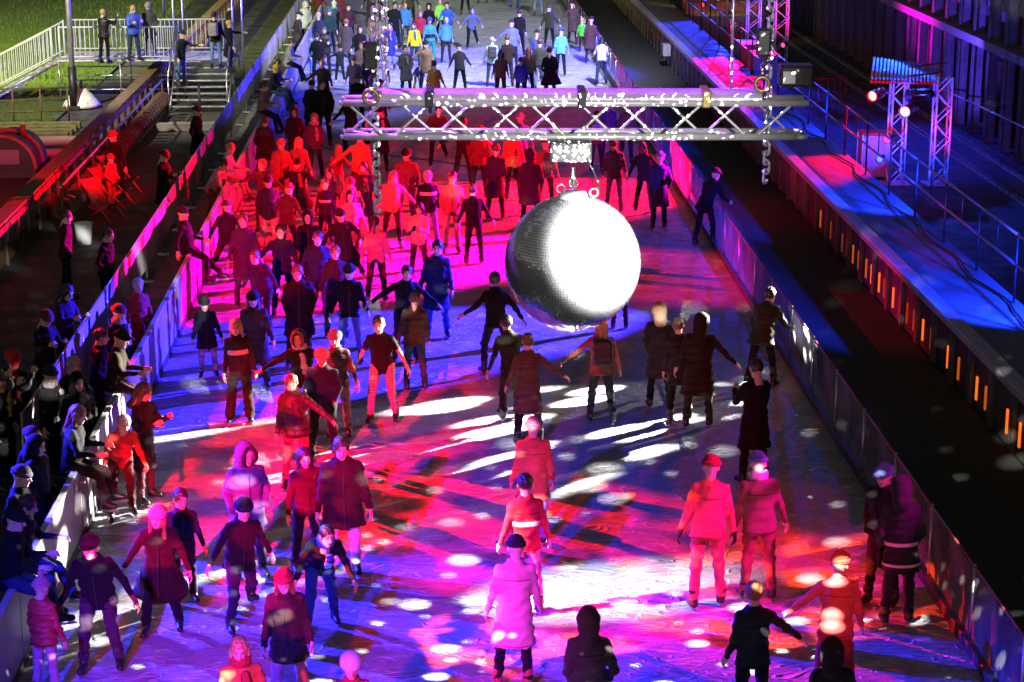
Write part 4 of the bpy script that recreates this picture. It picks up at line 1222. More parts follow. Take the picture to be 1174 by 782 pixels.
def person(x, y, z, H, face, pose, o, label, k, group=None):
    rng = random.Random(k * 7919 + 13)
    dist = y
    lod = 'near' if dist < 37 else ('mid' if dist < 56 else 'far')
    cell = REST[lod]
    kid = H < 1.5
    S = H / 1.75
    root = empty('person', (x, y, z), R(face), S)
    tag(root, label, 'person', group)
    ps = POSES[pose]
    j = lambda a, n=4: a + rng.uniform(-n, n)
    lean, tilt = R(j(ps[0], 3)), R(j(ps[1], 3))
    Rt = ry(tilt) @ rx(lean)
    wid = o.get('fat', 1.0) * rng.uniform(0.97, 1.05)
    pel = np.array([0, 0, 0.95])
    T = lambda v: pel + Rt @ np.asarray(v, float)
    sh = {}; el = {}; wr = {}; hd = {}; hands_dir = {}
    for s, a in ((-1, ps[2]), (1, ps[3])):
        ab, fw, eb, inn = R(j(a[0])), R(j(a[1])), R(j(a[2], 6)), R(a[3])
        sh[s] = T((s * 0.158 * wid, 0.0, 0.428))
        d1 = np.array([s * math.sin(ab), -math.sin(fw) * math.cos(ab), -math.cos(fw) * math.cos(ab)])
        d2 = np.array([s * math.sin(ab) * math.cos(inn) - s * math.sin(inn) * math.sin(eb) * 0.9,
                       -math.sin(fw + eb) * math.cos(ab), -math.cos(fw + eb) * math.cos(ab)])
        d2 /= np.linalg.norm(d2)
        d1 = Rt @ d1; d2 = Rt @ d2
        el[s] = sh[s] + d1 * 0.285; wr[s] = el[s] + d2 * 0.245; hd[s] = d2
    hip = {}; kn = {}; an = {}; toe = {}
    for s, a in ((-1, ps[4]), (1, ps[5])):
        ab, fw, kb = R(j(a[0], 2)), R(j(a[1], 3)), R(max(2, j(a[2], 3)))
        hip[s] = pel + np.array([s * 0.092 * wid, 0, -0.04])
        d1 = np.array([s * math.sin(ab), -math.sin(fw) * math.cos(ab), -math.cos(fw) * math.cos(ab)])
        d2 = np.array([s * math.sin(ab) * 0.8, -math.sin(fw - kb) * math.cos(ab), -math.cos(fw - kb) * math.cos(ab)])
        kn[s] = hip[s] + d1 * 0.43; an[s] = kn[s] + d2 * 0.40
        toe[s] = (fw - kb, s * R(9))
    # rest the figure on what carries it
    if pose.startswith('sit'):
        sz = o.get('seat', 1.0) / S
        off = np.array([0, 0, sz + 0.10 - pel[2]])
    else:
        off = np.array([0, 0, 0.115 - min(an[-1][2], an[1][2])])
    pel = pel + off
    for D in (sh, el, wr, hip, kn, an):
        for s in (-1, 1):
            D[s] = D[s] + off
    T = lambda v: pel + Rt @ np.asarray(v, float)
    Ri = Rt.T
    hs = 1.18 if kid else 1.05
    hc = T((0, -0.02, 0.665 + (0.02 if kid else 0)))
    yaw = R(ps[6] + o.get('yaw', rng.uniform(-14, 14))); pit = R(ps[7] + rng.uniform(-4, 4))
    Rh = Rt @ rx(-lean * 0.7) @ rz_(yaw) @ rx(pit)
    ph = [rng.uniform(0, 6.3) for _ in range(6)]
    fold = o.get('fold', 1.0)
    def wr_noise(P):
        return fold * (0.0042 * np.sin(P[:, 0] * 14 + P[:, 2] * 44 + 2.0 * np.sin(P[:, 0] * 9 + ph[3]) + ph[0]) + 0.0040 * np.sin(P[:, 1] * 22 - P[:, 2] * 52 + 2.0 * np.sin(P[:, 1] * 8 + ph[4]) + ph[1])
                + 0.003 * np.sin(P[:, 0] * 47 - P[:, 1] * 38 + P[:, 2] * 21 + ph[2]))
    # ---------------- body: one continuous skin
    def body_f(P):
        L = (P - pel) @ Rt
        w, d = torso_r(L[:, 2], -0.03, 0, 0)
        q = np.sqrt((L[:, 0] / w) ** 2 + (L[:, 1] / d) ** 2)
        f = np.maximum((q - 1) * d, np.maximum(L[:, 2] - 0.49, -0.10 - L[:, 2]))
        f = smin(f, cap(P, T((0, 0.0, 0.42)), hc + Rh @ np.array([0, 0.03, -0.10 * hs]), 0.06, 0.05)[0], 0.03)
        for s in (-1, 1):
            f = smin(f, cap(P, sh[s], el[s], 0.042, 0.036)[0], 0.03)
            f = smin(f, cap(P, el[s], wr[s], 0.036, 0.028)[0], 0.02)
            f = smin(f, cap(P, hip[s], kn[s], 0.062, 0.045)[0], 0.03)
            f = smin(f, cap(P, kn[s], an[s], 0.045, 0.036)[0], 0.02)
        return f
    allp = np.array([*sh.values(), *el.values(), *wr.values(), *hip.values(), *kn.values(), *an.values(), hc])
    lo = allp.min(0) - 0.16; hi = allp.max(0) + 0.16
    V, Q = surf_nets(body_f, lo, hi, max(cell * 1.5, 0.034))
    hv, hq, ht = HEADS[lod]
    Vs = [V, (hv * hs) @ Rh.T + hc]; Qs = [Q, hq + len(V)]; Ts = [np.ones((len(V), 4)), ht]; Ms = [np.zeros(len(Q), int), np.zeros(len(hq), int)]
    base = len(V) + len(hv)
    glove = o.get('gl')
    hk = 'near' if lod == 'near' else 'mid'
    for s in (-1, 1):
        if pose == 'pocket':
            break
        hV, hQ = HANDS[hk, 'grip' if pose in ('phone', 'camera', 'lean') else 'relax']
        zc = -hd[s]; side = np.array([-s, 0, 0]) @ Rt.T
        xc = side - zc * (side @ zc); xc /= max(np.linalg.norm(xc), 1e-6)
        yc = np.cross(zc, xc)
        vv = hV.copy(); qq = hQ
        M3 = np.stack([xc, yc, zc], 1)
        fwdv = np.array([0, -1, 0]) @ Rt.T
        if (M3 @ np.array([0, -1, 0])) @ fwdv < 0:
            vv[:, 1] *= -1; qq = qq[:, ::-1]
        g = 1.12 if glove else 1.0
        Vs.append((vv * g) @ M3.T + wr[s]); Qs.append(qq + base); base += len(vv)
        Ts.append(np.ones((len(vv), 4))); Ms.append(np.full(len(qq), 1 if glove else 0))
    V = np.concatenate(Vs); Q = np.concatenate(Qs)
    me = npmesh('body', V, Q)
    ca = me.color_attributes.new('tint', 'FLOAT_COLOR', 'POINT')
    ca.data.foreach_set('color', np.concatenate(Ts).astype(np.float32).ravel())
    me.materials.append(skin_mat(o.get('skin', rng.choice([0, 0, 0, 1]))))
    if glove:
        me.materials.append(knit(glove)); me.polygons.foreach_set('material_index', np.concatenate(Ms).astype(np.int32))
    link('body', me, None, root)
    # ---------------- trousers
    tc = o.get('t', (0.02, 0.022, 0.03))
    wide = o.get('wide', 0.0) + rng.uniform(0, 0.006)
    def tr_f(P):
        L = (P - pel) @ Rt
        w, d = torso_r(L[:, 2], 0.006, 0, 0)
        q = np.sqrt((L[:, 0] / (w * wid)) ** 2 + (L[:, 1] / d) ** 2)
        f = np.maximum((q - 1) * d, np.maximum(L[:, 2] - 0.10, -0.11 - L[:, 2]))
        for s in (-1, 1):
            f = smin(f, cap(P, hip[s], kn[s], 0.090 * wid, 0.064 + wide * 0.5)[0], 0.035)
            a, t = cap(P, kn[s], an[s] + np.array([0, 0, 0.04]), 0.064 + wide * 0.5, 0.054 + wide)
            f = smin(f, a, 0.02)
        return f + wr_noise(P) * 1.1
    pts = np.array([*hip.values(), *kn.values(), *an.values(), pel])
    V, Q = surf_nets(tr_f, pts.min(0) - 0.22, pts.max(0) + 0.20, cell)
    link('trousers', npmesh('trousers', V, Q), cloth(tc, False, o.get('tp'), o.get('tc2')), root)
    # ---------------- jacket
    jt = o.get('jt', 'jacket')
    puff, hem, flare, quilt = {'jacket': (0.021, 0.14, 0.0, 0.0), 'puffer': (0.038, 0.15, 0.0, 0.014), 'coat': (0.024, 0.44, 0.012, 0.0),
                               'parka': (0.033, 0.30, 0.01, 0.005), 'sweater': (0.014, 0.12, 0.0, 0.0), 'skirt': (0.022, 0.44, 0.12, 0.0),
                               'polo': (0.014, 0.13, 0.0, 0.0), 'vest': (0.036, 0.12, 0.0, 0.008)}[jt]
    if pose.startswith('sit') or pose in ('bend', 'lean'):
        hem = min(hem, 0.20)
    ar = 0.029 + puff * 0.85
    short = jt == 'polo'
    def jk_f(P):
        L = (P - pel) @ Rt
        w, d = torso_r(L[:, 2], puff, hem, flare)
        f = (np.sqrt((L[:, 0] / (w * wid)) ** 2 + (L[:, 1] / d) ** 2) - 1) * d
        if quilt:
            f = f + quilt * np.abs(np.sin(L[:, 2] * PI / 0.085)) - quilt * 0.5
        f = np.maximum(f, np.maximum(L[:, 2] - 0.535, -hem - L[:, 2] + 0.008 * np.sin(L[:, 0] * 22 + ph[3])))
        for s in (-1, 1):
            a, t = cap(P, sh[s], el[s], ar + 0.014, ar)
            b, t2 = cap(P, el[s], wr[s] - hd[s] * 0.015, ar, ar - 0.012)
            if short:
                a = np.maximum(a, t * 0.285 - 0.2); b = np.full(len(P), 9.0)
            if quilt:
                a = a + quilt * np.abs(np.sin(t * 0.285 * PI / 0.085)); b = b + quilt * np.abs(np.sin(t2 * 0.25 * PI / 0.085))
            f = smin(f, smin(a, b, 0.02), 0.035)
        return f + wr_noise(P)
    pts = np.array([*sh.values(), *el.values(), *wr.values(), T((0, 0, -hem)), T((0.2 + flare, 0, -hem)), T((-0.2 - flare, 0, -hem)), T((0, -0.12 - flare, -hem)), T((0, 0.12 + flare, -hem)), T((0, 0, 0.54))])
    V, Q = surf_nets(jk_f, pts.min(0) - 0.15, pts.max(0) + 0.15, cell)
    jc = o.get('j', (0.02, 0.02, 0.025))
    jname = {'sweater': 'sweater', 'polo': 'shirt', 'coat': 'coat', 'skirt': 'coat', 'parka': 'coat'}.get(jt, 'jacket')
    jm = cloth(jc, jt in ('puffer', 'vest'), o.get('pat'), o.get('c2'))
    jo = link(jname, npmesh(jname, V, Q), jm, root)
    def ring(z0, z1, name, m, arc=2 * PI, mid=-PI / 2, proud=0.010):
        n = 28; vs = []; fs = []
        for i in range(n + 1):
            t = mid - arc / 2 + arc * i / n
            for zz in (z0, z1):
                w, d = torso_r(np.array([zz]), puff + proud + quilt * 0.3, hem, flare)
                vs.append(T((w[0] * wid * math.cos(t), d[0] * math.sin(t), zz)))
        for i in range(n):
            fs.append((2*i, 2*i+2, 2*i+3, 2*i+1))
        link(name, npmesh(name, vs, fs), m, jo)
    if lod != 'far' and jt in ('jacket', 'puffer', 'parka', 'coat', 'skirt'):
        ring(-hem + 0.02, 0.44, 'zip', mat('zip_tape', (0.012, 0.012, 0.014), 0.5), arc=0.06, proud=0.012)
    if lod == 'near' and jt in ('jacket', 'puffer', 'parka', 'coat', 'skirt'):
        sm_ = cloth([c * 0.45 for c in jc])
        for sg in (-1, 1):
            ring(-0.035, -0.015, 'pocket', sm_, arc=0.46, mid=-PI / 2 + sg * 0.72, proud=0.011)
        ring(0.335, 0.347, 'back_seam', sm_, arc=1.9, mid=PI / 2, proud=0.010)
        ring(-hem + 0.02, -hem + 0.034, 'hem_band', sm_, proud=0.010)
    if 'stripe' in o:
        for (za, zb) in o['stripe'][1]:
            ring(za, zb, 'stripe', cloth(o['stripe'][0], True))
    # collar
    if jt != 'polo':
        cm = knit(o['fur']) if 'fur' in o else jm
        cr = 0.030 if 'fur' in o else 0.020
        def co_f(P):
            L = (P - T((0, -0.002, 0.525))) @ Rt
            q = np.sqrt((np.sqrt((L[:, 0] / 1.05) ** 2 + (L[:, 1] / 0.95) ** 2) - 0.068) ** 2 + (L[:, 2] - 0.12 * L[:, 1]) ** 2) - cr
            return q + wr_noise(P) * (1.6 if 'fur' in o else 0.5)
        c0 = T((0, 0, 0.525))
        V, Q = surf_nets(co_f, c0 - 0.15, c0 + 0.15, min(cell, 0.022) if lod != 'far' else 0.03)
        link('collar', npmesh('collar', V, Q), cm, jo)
    # ---------------- head wear and hair
    hh = o.get('hair', ('short', (0.03, 0.02, 0.015)))
    hkind, hcol = hh[0], hh[1]
    hcell = {'near': 0.0125, 'mid': 0.019, 'far': 0.028}[lod]
    def to_head(P):
        return ((P - hc) @ Rh) / hs
    def hair_f(P):
        q = to_head(P)
        nz = 0.004 * np.sin(q[:, 0] * 130 + q[:, 1] * 70 + ph[4]) + 0.003 * np.sin(q[:, 1] * 120 + q[:, 2] * 50)
        f = ell(q, (0, 0.016, 0.032), (0.091, 0.108, 0.106)) + nz
        cut = ell(q, (0, -0.11, -0.035), (0.075, 0.085, 0.100))
        f = np.maximum(f, -cut)
        f = np.maximum(f, -(q[:, 2] + 0.075) - 0.0 * q[:, 1] if hkind not in ('long',) else f)
        if hkind == 'long':
            for s in (-1, 1):
                a, _ = cap(q, (s * 0.070, 0.015, 0.0), (s * 0.088, -0.035, -0.24), 0.034, 0.026)
                f = smin(f, a + nz, 0.03)
            b, _ = cap(q, (0, 0.07, 0.0), (0, 0.10, -0.27), 0.062, 0.050)
            f = smin(f, b + nz, 0.03)
        if hkind == 'bun':
            f = smin(f, np.linalg.norm(q - np.array([0, 0.09, 0.10]), axis=1) - 0.045, 0.01)
        if hkind == 'tail':
            a, _ = cap(q, (0, 0.11, 0.05), (0, 0.135, -0.20), 0.032, 0.018)
            f = smin(f, a + nz, 0.015)
        return f
    def hat_f(P):
        q = to_head(P)
        f = ell(q, (0, 0.008, 0.040), (0.097, 0.114, 0.112))
        f = np.maximum(f, 0.028 - q[:, 2] + 0.10 * q[:, 1])
        band = np.maximum(np.abs(np.sqrt((q[:, 0] / 0.098) ** 2 + ((q[:, 1] - 0.008) / 0.115) ** 2) - 1) * 0.1 - 0.012, np.abs(q[:, 2] - 0.045 - 0.10 * q[:, 1]) - 0.024)
        f = smin(f, band, 0.008)
        if hkind == 'pom':
            f = np.minimum(f, np.linalg.norm(q - np.array([0, 0.01, 0.185]), axis=1) - 0.042 + 0.006 * np.sin(q[:, 0] * 150) * np.sin(q[:, 2] * 150))
        if hkind == 'cap':
            br = np.maximum(ell(q, (0, -0.11, 0.055), (0.075, 0.085, 0.014)), q[:, 1] + 0.06)
            f = np.minimum(f, br)
        return f
    def hood_f(P):
        q = to_head(P)
        f = ell(q, (0, 0.018, 0.015), (0.118, 0.132, 0.142))
        cut = ell(q, (0, -0.135, -0.005), (0.078, 0.105, 0.105))
        f = np.maximum(f, -cut)
        a, _ = cap(q, (0, 0.05, -0.09), (0, 0.07, -0.16), 0.10, 0.10)
        return smin(f, a, 0.04) + 0.003 * np.sin(q[:, 2] * 60 + ph[5])
    R0 = 0.36 * hs
    def hobj(f, name, m, lo=None):
        V, Q = surf_nets(f, hc - R0, hc + np.array([R0, R0, 0.26 * hs]), hcell)
        if len(V):
            link(name, npmesh(name, V, Q), m, root)
    if hkind in ('beanie', 'pom', 'cap'):
        hobj(hat_f, 'cap' if hkind == 'cap' else 'hat', knit(hcol) if hkind != 'cap' else cloth(hcol))
        if len(hh) > 2:
            hkind2 = hkind; hkind = 'long'; hobj(hair_f, 'hair', hair_mat(hh[2])); hkind = hkind2
    elif hkind == 'hood':
        hobj(hood_f, 'hood', jm if hcol is None else cloth(hcol))
        if 'fur' in o:
            b = MB()
            pts = []
            for i in range(22):
                t = 2 * PI * i / 22
                pts.append(hc + Rh @ (np.array([0.088 * math.cos(t), -0.082 - 0.02 * math.cos(t * 2), 0.005 + 0.118 * math.sin(t)]) * hs))
            for i in range(22):
                b.tube(pts[i], pts[(i + 1) % 22], 0.024 * rng.uniform(0.85, 1.2), 6, 0.024 * rng.uniform(0.85, 1.2))
            b.build('fur_trim', knit(o['fur']), root)
    elif hkind == 'helmet':
        hobj(lambda P: np.maximum(ell(to_head(P), (0, 0.005, 0.045), (0.112, 0.130, 0.118)), 0.01 - to_head(P)[:, 2]), 'helmet', mat('helmet_shell_%.2f' % hcol[0], hcol, 0.3, bump=0))
    elif hkind != 'bald':
        hobj(hair_f, 'hair', hair_mat(hcol))
    # ---------------- scarf, bag, telephone
    if 'scarf' in o:
        c0 = T((0, -0.012, 0.545))
        e0 = T((0.05, -0.15 - puff, 0.44)); e1 = T((0.07, -0.165 - puff, 0.16))
        def sc_f(P):
            L = (P - c0) @ Rt
            q = np.sqrt((np.sqrt(L[:, 0] ** 2 + (L[:, 1] * 1.05) ** 2) - 0.082) ** 2 + (L[:, 2] * 0.72) ** 2) - 0.040
            a, _ = cap(P, e0, e1, 0.045, 0.05)
            Lf = (P - e0) @ Rt
            a = np.maximum(a, np.abs(Lf[:, 1]) - 0.02)
            return smin(q, a, 0.03) + wr_noise(P) * 1.3
        V, Q = surf_nets(sc_f, np.minimum(c0 - 0.2, e1 - 0.1), np.maximum(c0 + 0.2, e0 + 0.1), min(cell, 0.024) if lod != 'far' else 0.034)
        link('scarf', npmesh('scarf', V, Q), knit(o['scarf']), root)
    if 'bag' in o:
        bc = T((0, 0.20 + puff, 0.26))
        def bg_f(P):
            L = (P - bc) @ Rt
            q = np.abs(L) - np.array([0.11, 0.055, 0.17])
            return np.linalg.norm(np.maximum(q, 0), axis=1) + np.minimum(q.max(1), 0) - 0.045 + wr_noise(P)
        V, Q = surf_nets(bg_f, bc - 0.33, bc + 0.33, cell)
        bo = link('backpack', npmesh('backpack', V, Q), cloth(o['bag'], True), root)
        for s in (-1, 1):
            b = MB(); pts = []
            for i in range(9):
                t = -0.15 + i / 8 * (PI + 0.3)
                w, d = torso_r(np.array([0.30 + 0.17 * math.sin(t)]), puff + 0.02, hem, flare)
                pts.append(T((s * 0.105, math.cos(t) * (d[0] + 0.01), 0.25 + 0.235 * math.sin(t))))
            b.path(pts, 0.016, 6)
            b.build('strap', cloth(o['bag'], True), bo)
    if o.get('tel'):
        c0 = (wr[-1] + wr[1]) / 2 + (hd[1] + hd[-1]) * 0.055
        b = MB(); b.box((-0.038, -0.005, -0.075), (0.038, 0.005, 0.075), 0.003)
        po = b.build('phone', mat('phone_shell', (0.01, 0.01, 0.012), 0.25, bump=0), root)
        po.location = c0; po.rotation_euler = (R(-55), 0, 0)
        b = MB(); b.box((-0.034, 0.0052, -0.07), (0.034, 0.0066, 0.07))
        sm = MATS.get('phone_screen')
        if sm is None:
            sm, nt, bs = _mat('phone_screen'); bs.inputs['Emission Color'].default_value = (0.75, 0.85, 1, 1); bs.inputs['Emission Strength'].default_value = 1.6; MATS['phone_screen'] = sm
        b.build('screen', sm, po)
    # ---------------- boots
    bcol = o.get('b', (0.012, 0.012, 0.014))
    bm_ = mat('boot_leather_%.2f_%.2f' % (bcol[0], bcol[2]), bcol, 0.42, bump=0.1)
    for s in (-1, 1):
        key = (lod, bcol)
        if key not in MATS:
            c = BOOT[lod].copy(); c.materials.append(bm_); MATS[key] = c
        skate = o.get('skates', True)
        bo = link('skate' if skate else 'boot', MATS[key], None, root)
        fp = an[s]
        pitch, yw = toe[s]
        pitch = max(-0.7, min(0.25, pitch * 0.55)) if not pose.startswith('sit') else -0.1
        if fp[2] < 0.14: pitch = 0
        Mx = Matrix.Rotation(yw, 4, 'Z') @ Matrix.Rotation(-pitch if False else pitch, 4, 'X')
        bo.matrix_local = Matrix.Translation(Vector((fp[0], fp[1], fp[2])) - (Mx @ Vector((0, 0.018, 0.115)))) @ Mx
        if skate:
            if not BLADE.materials: BLADE.materials.append(mat('blade_steel', (0.6, 0.6, 0.62), 0.25, 1.0, bump=0))
            link('blade', BLADE, None, bo)
        else:
            if not SOLE.materials: SOLE.materials.append(mat('sole_rubber', (0.02, 0.02, 0.02), 0.8))
            link('sole', SOLE, None, bo)
    return root

